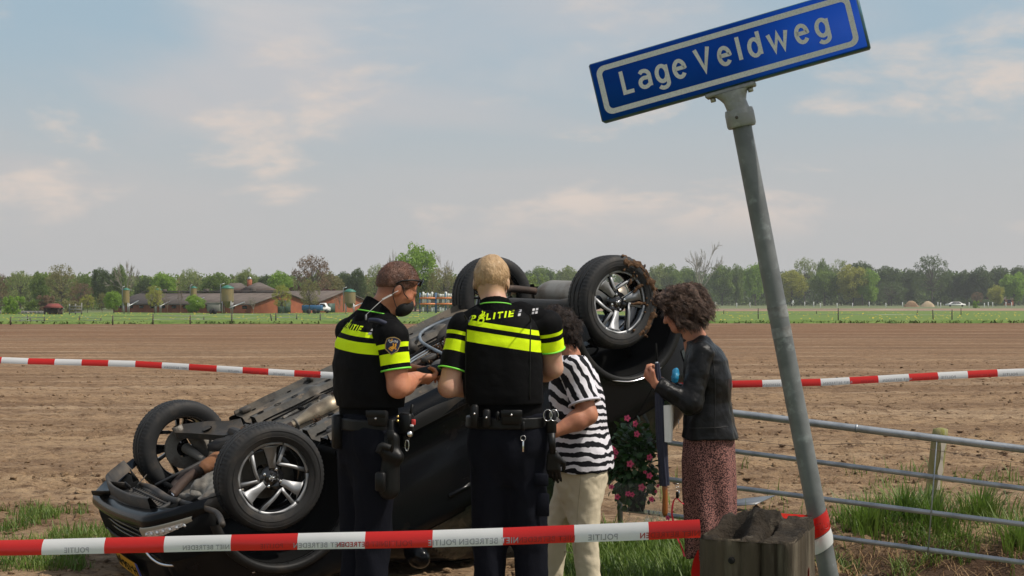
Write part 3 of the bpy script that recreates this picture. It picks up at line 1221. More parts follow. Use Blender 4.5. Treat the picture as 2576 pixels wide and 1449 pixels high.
for (fn, cx, cy, hw, y, k, col, lab) in TREES:
  u_, v_ = fn(cx, cy)
  tree(u_, v_, hw * (S1 if fn is not c3 else S3), y, k, col, lab)


def build_wood(name, label, u0, u1, vt, y0, y1, n, cols, seed, nl=470):
  r = np.random.default_rng(seed)
  V, F, MI, k = [], [], [], 0
  for i in range(n):
    u = u0 + (u1 - u0) * (i + r.random()) / n
    y = r.uniform(y0, y1)
    top = P(u, vt + abs(r.normal(0, 9)), y)
    h = max(top[2], 0.6)
    w = h * r.uniform(0.34, 0.5)
    blobs = [(np.array([r.normal(0, w * 0.5), r.normal(0, w * 0.5), h * r.uniform(0.08, 0.86)]), w * r.uniform(0.36, 0.55)) for _ in range(13)]
    v, f = leaf_cloud(blobs, nl, h * 0.036 * (620 / nl) ** .5, seed * 100 + i)
    V.append(v + [top[0], y, 0])
    F.append(f + k)
    k += len(v)
    MI.append(np.full(len(f), r.integers(len(cols))))
    tr = seg_mesh([(np.array([top[0], y, 0.0]), np.array([top[0], y, h * 0.7]), h * 0.016, h * 0.008)], 4)
    V.append(tr[0])
    F.append(np.array(tr[1]) + k)
    k += len(tr[0])
    MI.append(np.full(len(tr[1]), len(cols)))
  o = mesh_obj(name, np.concatenate(V), np.concatenate(F), [LEAF[c] for c in cols] + [M_BARK], smooth=False, mi=np.concatenate(MI))
  props(o, label, kind='stuff')


build_wood('far_wood', 'dense mixed wood closing the horizon behind the farm', -140, 1340, 684, 268, 330, 190, ['mid', 'mid', 'olive', 'pale', 'mid', 'dark'], 5)
build_wood('dark_wood', 'dense dark wood closing the horizon at the right', 1280, 2740, 676, 545, 640, 190, ['dark', 'dark', 'mid', 'dark'], 6)
build_wood('undergrowth', 'low shrubs along the foot of the far trees', -100, 1150, 764, 258, 266, 60, ['mid', 'olive', 'dark'], 7, 260)
build_wood('wood_edge', 'shady undergrowth at the foot of the right hand wood', 1280, 2720, 740, 536, 545, 70, ['dark', 'dark'], 8, 260)


# ================================================================== FARM AND FAR THINGS
M_BRICK = mat('farm_brick', (0.36, 0.125, 0.065), 0.9, var=((0.27, 0.09, 0.05), 0.8), spec=0.1)
M_ROOFTILE = mat('farm_roof', (0.155, 0.128, 0.112), 0.9, var=((0.105, 0.088, 0.078), 0.9), spec=0.1)
M_GREENDOOR = mat('green_paint', (0.045, 0.085, 0.065), 0.6)
M_SILO = mat('silo_shell', (0.30, 0.215, 0.065), 0.6, var=((0.15, 0.13, 0.085), 0.6), stretch=(1, 1, 0.3))
M_SILOCAP = mat('silo_cap', (0.035, 0.165, 0.115), 0.5)
M_STEEL = mat('galvanised_steel', (0.44, 0.45, 0.46), 0.45, 0.75, var=((0.33, 0.34, 0.35), 6.0))
M_DARKPOST = mat('weathered_post', (0.075, 0.062, 0.05), 0.9)
M_GREYWOOD = mat('grey_boards', (0.23, 0.225, 0.21), 0.9, var=((0.17, 0.165, 0.15), 1.0))
M_WHITE = mat('white_paint', (0.72, 0.72, 0.70), 0.5)
M_GLASS_DK = mat('dark_glass', (0.012, 0.014, 0.016), 0.06)
M_REDTILE = mat('red_roof', (0.24, 0.05, 0.035), 0.8, var=((0.16, 0.035, 0.03), 1.5))
M_DARKWOOD = mat('dark_timber', (0.055, 0.035, 0.028), 0.85)
M_ORANGE = mat('orange_beam', (0.72, 0.21, 0.06), 0.5)
M_BLUEPAINT = mat('blue_paint', (0.02, 0.10, 0.22), 0.5)
M_BLACK = mat('black_rubber', (0.014, 0.014, 0.014), 0.7)


def barn(name, label, A, B, L, eave, ridge, vent=True, doors=(), thick=0.35):
  """Gabled barn: A, B the ends of its gable wall on the ground, L the vector along its length."""
  A, B, L = np.array([*A, 0.0]), np.array([*B, 0.0]), np.array([*L, 0.0])
  up = np.array([0, 0, 1.0])
  g = nrm(B - A)
  w = np.linalg.norm(B - A)
  n = -nrm(L)
  t = thing(name, label, 'barn', A - [0, 0, 0.2])
  C = (A + B) / 2
  e = up * eave
  mb = MB()
  pts = [A - up * .2, B - up * .2, B + e, C + up * (ridge - 0.08), A + e]
  q = np.array(pts + [p + L for p in pts])
  mb.add(q, [(0, 1, 2, 3, 4), (9, 8, 7, 6, 5), (0, 4, 9, 5), (2, 1, 6, 7)])
  mb.build('wall', M_BRICK, t, smooth=False)
  for s, E in ((0, A), (1, B)):
    out = (E - C) / np.linalg.norm(E - C)
    lo = E + e + out * 0.45 - up * (ridge - eave) * 0.45 / (w / 2)
    hi = C + up * ridge
    a = -n * 0.35
    V = np.array([lo - a, hi - a, hi + L + a, lo + L + a])
    V = np.concatenate([V, V + up * 0.13])
    MB().add(V, [(3, 2, 1, 0), (4, 5, 6, 7), (0, 1, 5, 4), (1, 2, 6, 5), (2, 3, 7, 6), (3, 0, 4, 7)]).build('roof', M_ROOFTILE, t, smooth=False)
  Rm = np.stack([nrm(L), g, up], 1)
  if vent:
    MB().box(C + up * (ridge + 0.27) + L * 0.5, (np.linalg.norm(L) * 0.98, 0.7, 0.16), Rm).build('ridge_vent', M_ROOFTILE, t, smooth=False)
    for k in (0.2, 0.52, 0.83):
      MB().box(C + up * (ridge + 0.4) + L * k, (0.7, 0.55, 0.5), Rm).build('vent_stack', M_DARKPOST, t, smooth=False)
  Rg = np.stack([g, n, up], 1)
  for (x0, x1, z0, z1, m, nm) in doors:
    c = A + g * w * (x0 + x1) / 2 + up * (z0 + z1) / 2 + n * 0.03
    MB().box(c, (w * (x1 - x0), 0.12, z1 - z0), Rg).build(nm, m, t, smooth=False)
  # windows and a gutter along the long wall on A's side
  side = -g
  for k in np.linspace(0.06, 0.94, 12):
    c = A + L * k + up * eave * 0.62 + side * 0.02
    MB().box(c, (1.0, 0.1, 0.42), Rm).build('window', M_GLASS_DK, t, smooth=False)
  MB().box(A + L * 0.5 + e + side * 0.55 - up * 0.14, (np.linalg.norm(L), 0.12, 0.1), Rm).build('gutter', M_DARKPOST, t, smooth=False)
  return t


yA = 186.0
A_ = P(*c1(1890, 545), yA)
B_ = P(*c1(2322, 545), yA + 7.5)
g_ = (B_ - A_)[:2]
Ld = np.array([-g_[1], g_[0]])
Ld = Ld / np.linalg.norm(Ld)
zt = P(*c1(2095, 392), yA + 3.5)[2]
ze = P(*c1(1890, 474), yA)[2]
barn('brick_barn', 'long low brick barn with dark roof and green gable doors', A_[:2], B_[:2], Ld * 34, ze, zt, True,
   [(0.395, 0.50, 0, ze * 1.35, M_GREENDOOR, 'door'), (0.51, 0.61, 0, ze * 1.35, M_GREENDOOR, 'door'), (0.83, 0.895, 0, ze * .88, M_GREENDOOR, 'door')])
A2 = P(*c1(2385, 535), 200)
B2 = P(*c1(2720, 535), 207)
g2 = (B2 - A2)[:2]
L2 = np.array([-g2[1], g2[0]]) / np.linalg.norm(g2)
barn('brick_barn', 'shadowy second brick barn to the right, behind the blue trailer', A2[:2], B2[:2], L2 * 22, 1.6, P(*c1(2560, 382), 203)[2], False,
   [(0.15, 0.3, 0, 1.3, M_GREENDOOR, 'door')])


def farmhouse():
  y = 225.0
  a, b = P(*c1(1622, 365), y), P(*c1(2020, 365), y)
  zr, zl = P(*c1(1700, 318), y)[2], a[2]
  t = thing('farmhouse', 'farmhouse with grey tiled roofs and a chimney behind the barn', 'house', (0.5 * (a[0] + b[0]), y, -0.2))
  mb = MB()
  for (x0, x1, d, zz) in ((a[0] + .4, (a[0] + b[0]) / 2, 5, zl), ((a[0] + b[0]) / 2 - .2, b[0] - .3, 6, zl)):
    mb.box(((x0 + x1) / 2, y + d / 2, zz / 2 - .1), (x1 - x0, d, zz + .2))
  mb.build('wall', M_BRICK, t, smooth=False)
  xm = P(*c1(1830, 330), y)[0]
  for (x0, x1, zt_, hip) in ((a[0], xm, zr, 1.4), (xm - 1.2, b[0], P(0, c1(0, 313)[1], y)[2], 2.4)):
    V = [(x0, y - .5, zl - .2), (x1, y - .5, zl - .2), (x1, y + 7, zl - .2), (x0, y + 7, zl - .2), (x0 + hip, y + 3, zt_), (x1 - hip, y + 3, zt_)]
    MB().add(V, [(0, 1, 5, 4), (1, 2, 5), (2, 3, 4, 5), (3, 0, 4), (3, 2, 1, 0)]).build('roof', M_ROOFTILE, t, smooth=False)
  c = P(*c1(1855, 300), y + 3)
  ch = MB().box((c[0], c[1], c[2] - .7), (0.7, 0.7, 1.7)).build('chimney', M_BRICK, t, smooth=False)
  MB().lathe([(0.0, .5), (.35, .25), (.4, 0), (.1, 0)], (c[0], c[1], c[2] + .15), (0, 0, 1), 10).build('chimney_cowl', M_STEEL, t)
  return t


farmhouse()


def silo(cx, ct, cb, hwpx, y, label, legs=True):
  u, vt = c1(cx, ct)
  top = P(u, vt, y)
  zb = P(u, c1(cx, cb)[1], y)[2]
  r = hwpx * S1 * y / FPX
  t = thing('feed_silo', label, 'silo', (top[0], y, -0.2), 'feed silos along the barn')
  c = np.array([top[0], y, 0])
  zc = top[2] - 0.42 * r
  MB().lathe([(r, zb), (r * 1.01, (zb + zc) / 2), (r, zc)], c, (0, 0, 1), 20).build('shell', M_SILO, t)
  MB().lathe([(r * 1.06, zc - .12), (r * 1.06, zc), (r * .5, zc + .3 * r), (0.01, top[2])], c, (0, 0, 1), 20).build('lid', M_SILOCAP, t)
  zh = max(0.75, zb - 1.2 * r)
  MB().lathe([(r, zb), (r * .25, zh), (0.01, zh)], c, (0, 0, 1), 20).build('hopper', M_SILO, t)
  for k in range(4):
    a = math.pi / 4 + k * math.pi / 2
    x, yy = c[0] + r * math.cos(a), y + r * math.sin(a)
    MB().tube([(x, yy, -.2), (x, yy, zb)], 0.05, 6).build('leg', M_STEEL, t)
  MB().tube([(c[0] - r * 1.12, y - .1, .3), (c[0] - r * 1.12, y - .1, top[2] + .1), (c[0] - r * .5, y, top[2] + .2)], 0.06, 6).build('filler_pipe', M_STEEL, t)
  MB().tube([(c[0] + .2, y, zh), (c[0] + 2.2 * r, y + 2.5, zh + .75)], 0.07, 6).build('auger', M_STEEL, t)


silo(938, 356, 466, 24, 181, 'leftmost feed silo, yellowish with green lid')
silo(1176, 357, 466, 24, 196, 'second feed silo from the left, half hidden by a yellowish tree')
silo(1440, 343, 440, 22, 194, 'third feed silo from the left, mostly hidden by a bright green tree')
silo(1691, 335, 455, 45, 178, 'broad feed silo with green lid in the middle of the barn front')
silo(2600, 362, 470, 42, 180, 'feed silo with green lid close behind the officer in sunglasses')


def racks():
  y = 196.0
  for (x0, x1, lab) in ((545, 660, 'left pallet rack loaded with white bundles in the farmyard'), (668, 806, 'right pallet rack loaded with white bundles in the farmyard')):
    a, b = P(*c2(x0, 578), y), P(*c2(x1, 578), y)
    t = thing('pallet_rack', lab, 'rack', ((a[0] + b[0]) / 2, y, -.2), 'pallet racks in the farmyard')
    w = b[0] - a[0]
    z1, z2 = P(0, c2(0, 515)[1], y)[2], P(0, c2(0, 472)[1], y)[2]
    for x in (a[0], (a[0] + b[0]) / 2, b[0]):
      MB().box((x, y, 1.3), (0.12, 1.0, 3.0)).build('upright', M_BLUEPAINT, t, smooth=False)
    for z in (z1, z2):
      MB().box(((a[0] + b[0]) / 2, y - .5, z), (w, 0.1, 0.22)).build('beam', M_ORANGE, t, smooth=False)
    for z in (0.1, z1 + .13, z2 + .13):
      for i in range(7):
        x = a[0] + w * (i + .5) / 7
        h = rng.uniform(.35, .8)
        MB().box((x, y, z + h / 2), (w / 7 * .85, .9, h), bev=.06).build('bundle', M_WHITE if rng.random() < .75 else M_GREYWOOD, t, smooth=False)


racks()


def far_bits():
  # red roofed shelter
  y = 172.0
  a, b = P(*c1(332, 570), y), P(*c1(434, 570), y)
  t = thing('shelter', 'small open timber shelter with red pyramid roof', 'shelter', ((a[0] + b[0]) / 2, y, -.2))
  zt_, ze_ = P(0, c1(0, 472)[1], y)[2], P(0, c1(0, 505)[1], y)[2]
  w = b[0] - a[0]
  xm = (a[0] + b[0]) / 2
  V = [(a[0] - .2, y - .3, ze_), (b[0] + .2, y - .3, ze_), (b[0] + .2, y + w, ze_), (a[0] - .2, y + w, ze_), (xm - .6, y + w / 2, zt_), (xm + .6, y + w / 2, zt_)]
  MB().add(V, [(0, 1, 5, 4), (1, 2, 5), (2, 3, 4, 5), (3, 0, 4), (3, 2, 1, 0)]).build('roof', M_REDTILE, t, smooth=False)
  for x in (a[0], b[0]):
    for yy in (y, y + w - .4):
      MB().box((x, yy, ze_ / 2 - .1), (.18, .18, ze_ + .2)).build('post', M_DARKWOOD, t, smooth=False)
  MB().box((xm, y + w - .5, ze_ / 2 - .1), (w, .1, ze_ + .1)).build('back_wall', M_DARKWOOD, t, smooth=False)
  MB().box((xm - w * .1, y + .8, .45), (w * .6, .7, .9)).build('feed_trough', M_DARKWOOD, t, smooth=False)
  # grey board fence at the far left
  y = 180.0
  t = thing('board_fence', 'grey upright board fence at the far left of the meadow', 'fence', (P(50, 0, y)[0], y, -.2))
  x0, x1 = P(-60, 0, y)[0], P(c1(330, 0)[0], 0, y)[0]
  zt_ = P(0, c1(0, 526)[1], y)[2]
  n = 46
  me0 = None
  for i in range(n):
    x = x0 + (x1 - x0) * (i + .5) / n
    if me0 is None:
      me0 = MB().box((0, 0, zt_ / 2 + .1), ((x1 - x0) / n * .86, .05, zt_ + .1)).build('plank', M_GREYWOOD, t, smooth=False)
      base = t.location
      me0.data.transform(Matrix.Translation((base.x, base.y, base.z)))
      me0.location = (x - t.location.x, 0, 0.0)
    else:
      copy_to(me0, (x - t.location.x, rng.normal(0, .02), rng.normal(0, .03)), t)
  for z in (.3, zt_ - .2):
    MB().box(((x0 + x1) / 2, y + .06, z), (x1 - x0, .06, .12)).build('rail', M_GREYWOOD, t, smooth=False)
  # white rail fence
  y = 170.0
  a, b = P(*c1(516, 575), y), P(*c1(606, 575), y)
  t = thing('rail_fence', 'short white rail fence right of the red roofed shelter', 'fence', (a[0], y, -.2))
  for x in np.linspace(a[0], b[0], 3):
    MB().box((x, y, .6), (.13, .13, 1.6 if x > b[0] - .1 else 1.4)).build('post', M_GREYWOOD, t, smooth=False)
  for z in (.25, .62, .98):
    MB().box(((a[0] + b[0]) / 2, y - .09, z), (b[0] - a[0], .05, .13)).build('rail', M_GREYWOOD, t, smooth=False)
  # white topped livestock trailer by the broad silo
  y = 177.0
  a, b = P(*c1(1537, 540), y), P(*c1(1632, 540), y)
  t = thing('livestock_trailer', 'livestock trailer with white curved canopy beside the broad silo', 'trailer', ((a[0] + b[0]) / 2, y, -.1))
  w = b[0] - a[0]
  zt_ = P(0, c1(0, 470)[1], y)[2]
  MB().box(((a[0] + b[0]) / 2, y + 1, .85), (w, 1.9, 1.1), bev=.05).build('body', M_GREYWOOD, t, smooth=False)
  th = np.linspace(0, math.pi, 9)
  pts = np.array([[(x, y + 1 - 1.0 * math.cos(q), 1.42 + (zt_ - 1.42) * math.sin(q)) for q in th] for x in (a[0] - .1, b[0] + .1)])
  MB().grid(pts).build('canopy', M_WHITE, t)
  for x in (a[0] + w * .4, a[0] + w * .62):
    MB().lathe([(.02, 0), (.33, 0), (.35, .08), (.33, .2), (.02, .2)], (x, y - .12, .28), (0, 1, 0), 14).build('wheel', M_BLACK, t)
  # blue trailer and white car between the barns
  y = 183.0
  c = P(*c1(2322, 540), y)
  t = thing('trailer', 'small blue trailer parked at the right of the brick barn', 'trailer', (c[0], y, -.1))
  MB().box((c[0], y, .75), (2.6, 1.5, .7), bev=.05).build('body', M_BLUEPAINT, t, smooth=False)
  MB().tube([(c[0] + 1.3, y, .5), (c[0] + 2.2, y, .45)], .05, 6).build('drawbar', M_STEEL, t)
  for x in (c[0] - .4, c[0] + .4):
    MB().lathe([(.02, 0), (.3, 0), (.32, .08), (.3, .18), (.02, .18)], (x, y - .85, .28), (0, 1, 0), 14).build('wheel', M_BLACK, t)

  def car(c, y, sx, label, name='parked_car'):
    t = thing(name, label, 'car', (c, y, -.1))
    prof = [(-2, .3), (-2, .75), (-1.3, .85), (-.7, 1.35), (.7, 1.38), (1.3, .9), (2.0, .75), (2.05, .3)]
    MB().prism(prof, (c, y, 0), (sx, 0, 0), (0, 0, 1), (0, 1.6, 0), 1).build('body', M_WHITE, t, smooth=False)
    MB().prism([(-1.15, .88), (-.66, 1.28), (.62, 1.3), (1.1, .9)], (c, y - .02, 0), (sx, 0, 0), (0, 0, 1), (0, 1.64, 0), 1).build('side_window', M_GLASS_DK, t, smooth=False)
    for x in (-1.3, 1.3):
      MB().lathe([(.02, 0), (.28, 0), (.31, .08), (.3, .18), (.02, .18)], (c + sx * x, y - .03, .3), (0, 1, 0), 14).build('wheel', M_BLACK, t)
  q = P(*c1(2396, 540), 186)
  car(q[0], 186, .45, 'white car parked right of the blue trailer by the barn')
  q = P(*c3(2088, 495), 400)
  car(q[0], 400, 1.35, 'white car parked far off before the dark wood')
  # far house right
  y = 520.0
  a, b = P(*c3(2352, 490), y), P(*c3(2500, 490), y)
  t = thing('house', 'far brick house with grey roof at the edge of the dark wood', 'house', ((a[0] + b[0]) / 2, y, -.3))
  w = b[0] - a[0]
  zr, ze_ = P(0, c3(0, 425)[1], y)[2], P(0, c3(0, 462)[1], y)[2]
  MB().add([(a[0], y, 0), (b[0], y, 0), (b[0], y + 9, 0), (a[0], y + 9, 0), (a[0], y, ze_), (b[0], y, ze_), (b[0], y + 9, ze_), (a[0], y + 9, ze_), (b[0], y + 4.5, zr - .2), (a[0], y + 4.5, zr - .2)],
       [(0, 1, 5, 4), (1, 2, 6, 8, 5), (2, 3, 7, 6), (3, 0, 4, 9, 7)]).build('wall', M_BRICK, t, smooth=False)
  for s in (0, 1):
    yy = y - .5 if s == 0 else y + 9.5
    MB().add([(a[0] - .4, yy, ze_ - .3), (b[0] + .4, yy, ze_ - .3), (b[0] + .4, y + 4.5, zr), (a[0] - .4, y + 4.5, zr)], [(0, 1, 2, 3) if s == 0 else (3, 2, 1, 0)]).build('roof', M_ROOFTILE, t, smooth=False)
  for k in (.2, .5, .8):
    MB().box((a[0] + w * k, y - .02, ze_ * .55), (1.4, .1, 1.2)).build('window', M_GLASS_DK, t, smooth=False)
  a = P(*c3(2310, 500), 500)
  MB_ = MB().box((a[0], 500, 1.1), (12, .3, 2.2), bev=.1)
  t2 = MB_.build('hedge', LEAF['dark'], None, smooth=False, loc=(a[0], 500, 0))
  props(t2, 'dark clipped hedge in front of the far house', 'hedge')
  # earth heaps
  for (cx, ct, w, m, lab) in ((1762, 478, 58, M_SOIL, 'brown earth heap before the dark wood'), (1880, 480, 52, mat('sand', (0.40, 0.31, 0.2), .95), 'pale sand heap before the dark wood')):
    y = 420.0
    u, v = c3(cx, ct)
    top = P(u, v, y)
    W = w * S3 * y / FPX
    V = []
    ths = np.linspace(0, 2 * np.pi, 18, endpoint=False)
    rows = []
    for (rr, hh) in ((1, -.1), (.8, .35), (.5, .8), (.2, 1.0), (.01, 1.02)):
      jit = rng.uniform(.85, 1.12, 18)
      rows.append(np.stack([top[0] + W * rr * jit * np.cos(ths), y + W * .6 * rr * jit * np.sin(ths), top[2] * hh * rng.uniform(.9, 1.05, 18)], 1))
    o = MB().grid(np.array(rows), wrap=True).build('earth_heap', m, None, loc=(top[0], y, 0))
    props(o, lab, 'heap')
  # person on a bicycle, far off
  y = 380.0
  c = P(*c3(908, 520), y)
  x = c[0]
  t = thing('bicycle', 'far bicycle ridden along the lane before the wood', 'bicycle', (x, y, -.1))
  for dx in (-.5, .5):
    MB().tube([(x + dx + .34 * math.cos(q), y, .34 + .34 * math.sin(q)) for q in np.linspace(0, 2 * np.pi, 15)[:-1]], .035, 5, closed=True).build('wheel', M_BLACK, t)
  MB().tube([(x - .5, y, .34), (x - .15, y, .85), (x + .35, y, .9), (x + .5, y, .34)], .03, 5).tube([(x - .15, y, .85), (x, y, .34), (x + .35, y, .9)], .03, 5).build('frame', M_BLACK, t)
  s = Sdf(.05).cone((x - .15, y, .95), (x + .08, y, 1.5), .2, .22, .05).ell((x + .14, y, 1.78), (.12, .11, .15), k=.03).chain([(x + .08, y, 1.48), (x + .3, y, 1.2), (x + .42, y, 1.05)], (.08, .07, .06)).chain([(x - .15, y, .95), (x + .15, y, .75), (x + .02, y, .4)], (.13, .1, .07))
  v, f = s.mesh()
  o = mesh_obj('person', v, f, M_WHITE, None, True, loc=(x, y, .3))
  props(o, 'far person in white riding the bicycle along the lane', 'person')
  # small white fence posts in front of the wood
  po = None
  for i, cx in enumerate((350, 505, 600, 830, 995, 1060, 1108, 1228, 1340, 1460, 1580, 1700, 1955, 1975, 2180, 2290, 2318, 2350, 2445, 2486)):
    y = 395.0
    c = P(*c3(cx, 520), y)
    if po is None:
      po = MB().box((c[0], y, .55), (.22, .22, 1.5), bev=.04).build('marker_post', M_WHITE, None, smooth=False, loc=(c[0], y, 0))
      props(po, 'small white fence post before the wood, first from the left', 'post', 'white posts along the lane')
    else:
      copy_to(po, (c[0], y, rng.uniform(-.25, 0.1)), None, 'small white fence post before the wood, %s from the left' % 'first second third fourth fifth sixth seventh eighth ninth tenth eleventh twelfth thirteenth fourteenth fifteenth sixteenth seventeenth eighteenth nineteenth twentieth'.split()[i])


far_bits()


ORD = 'first second third fourth fifth sixth seventh eighth ninth tenth eleventh twelfth thirteenth fourteenth fifteenth sixteenth seventeenth eighteenth nineteenth twentieth twenty-first twenty-second twenty-third'.split()


def fence_posts():
  proto = None
  lst = [(c1, 78, 570, 621), (c1, 225, 575, 612), (c1, 330, 570, 609), (c1, 590, 565, 613), (c1, 838, 560, 621), (c1, 1137, 550, 616), (c1, 1413, 555, 615), (c1, 1723, 545, 613),
       (c1, 2050, 540, 604), (c1, 2380, 548, 606), (c2, 700, 575, 600), (c3, 660, 530, 600), (c3, 1237, 530, 612), (c3, 2057, 540, 610), (c3, 2122, 530, 572), (c3, 412, 530, 550), (c3, 1080, 530, 545), (c1, 205, 560, 590), (c1, 1515, 570, 586), (c1, 2205, 555, 582), (c1, 150, 590, 608), (c1, 750, 580, 604)]
  tilted = [(c1, 2022, 548, 606, -.18, 'slanting thin fence post left of the officer in sunglasses'), (c3, 1922, 542, 613, -.06, 'slightly leaning dark fence post at the right of the meadow'),
        (c3, 1803, 540, 572, .2, 'short stump of a broken fence post in the right meadow')]
  tops = []
  made = []
  for it in lst + tilted:
    fn, cx, ct, cb = it[:4]
    u, vb = fn(cx, cb)
    vt_ = fn(cx, ct)[1]
    y = min(FPX * (CAMZ - 0.1) / (vb - V0), 180)
    p = P(u, vb, y)
    h = (vb - vt_) * y / FPX + .1
    if proto is None:
      proto = bpy.data.objects.new('x', None)
      me = bpy.data.meshes.new('fence_post')
      b = MB().tube([(0, 0, -.25), (0, 0, .5), (.004, 0, 1)], [.052, .05, .042], 8)
      fill_mesh(me, np.concatenate(b.v), b.f)
      me.materials.append(M_DARKPOST)
      bpy.data.objects.remove(proto)
      proto = me
    o = bpy.data.objects.new('fence_post', proto)
    COL.objects.link(o)
    o.location = (p[0], y, 0)
    o.scale = (1, 1, h)
    if len(it) > 4:
      o.rotation_euler = (0, it[4], 0)
      props(o, it[5], 'fence post')
    else:
      props(o, 'thin dark fence post at the edge of the meadow', 'fence post', 'fence posts along the meadow')
      made.append((u, o))
    if len(it) == 4 and y < 140:
      tops.append((p[0], y, h))
  made.sort(key=lambda q: q[0])
  for i, (u, o) in enumerate(made):
    o['label'] = 'thin dark upright fence post of the meadow, %s from the left' % ORD[i]
  tops.sort()
  for z in (.9, .5):
    mb = MB()
    pts = [(x, y - .05, h * z) for x, y, h in tops]
    o = mb.tube(pts, .012, 4).build('fence_wire', M_STEEL, None, loc=pts[0])
    props(o, 'upper strand of thin wire between the meadow fence posts' if z > .7 else 'lower strand of thin wire between the meadow fence posts', 'wire')


fence_posts()


# ================================================================== FOREGROUND: sign, post, gate, tapes
M_SIGNBLUE = mat('sign_blue', (0.003, 0.050, 0.34), 0.7, spec=.08, var=[((0.004, 0.06, 0.38), 6.0, 0.4, 0.6)])
M_SIGNTRIM = mat('sign_edge', (0.02, 0.11, 0.16), 0.4, var=((0.03, 0.06, 0.05), 30.0))
M_SIGNWHITE = mat('sign_reflective_white', (0.66, 0.65, 0.62), 0.45, var=[((0.56, 0.55, 0.52), 260.0, 0.45, 0.6), ((0.5, 0.47, 0.40), 7.0, 0.6, 0.8)])
M_CASTALU = mat('cast_aluminium', (0.26, 0.26, 0.25), 0.5, 0.35, var=[((0.36, 0.36, 0.35), 40.0, 0.5, 0.7)], bump=0.2, bump_scale=60)
M_GALV = mat('galvanised_pole', (0.185, 0.193, 0.195), 0.5, 0.25, var=[((0.125, 0.132, 0.135), 7.0, 0.42, 0.6), ((0.25, 0.27, 0.27), 22.0, 0.58, 0.7)], bump=0.05, bump_scale=30)
M_BOLT = mat('bolt_steel', (0.42, 0.40, 0.36), 0.5, 0.7)


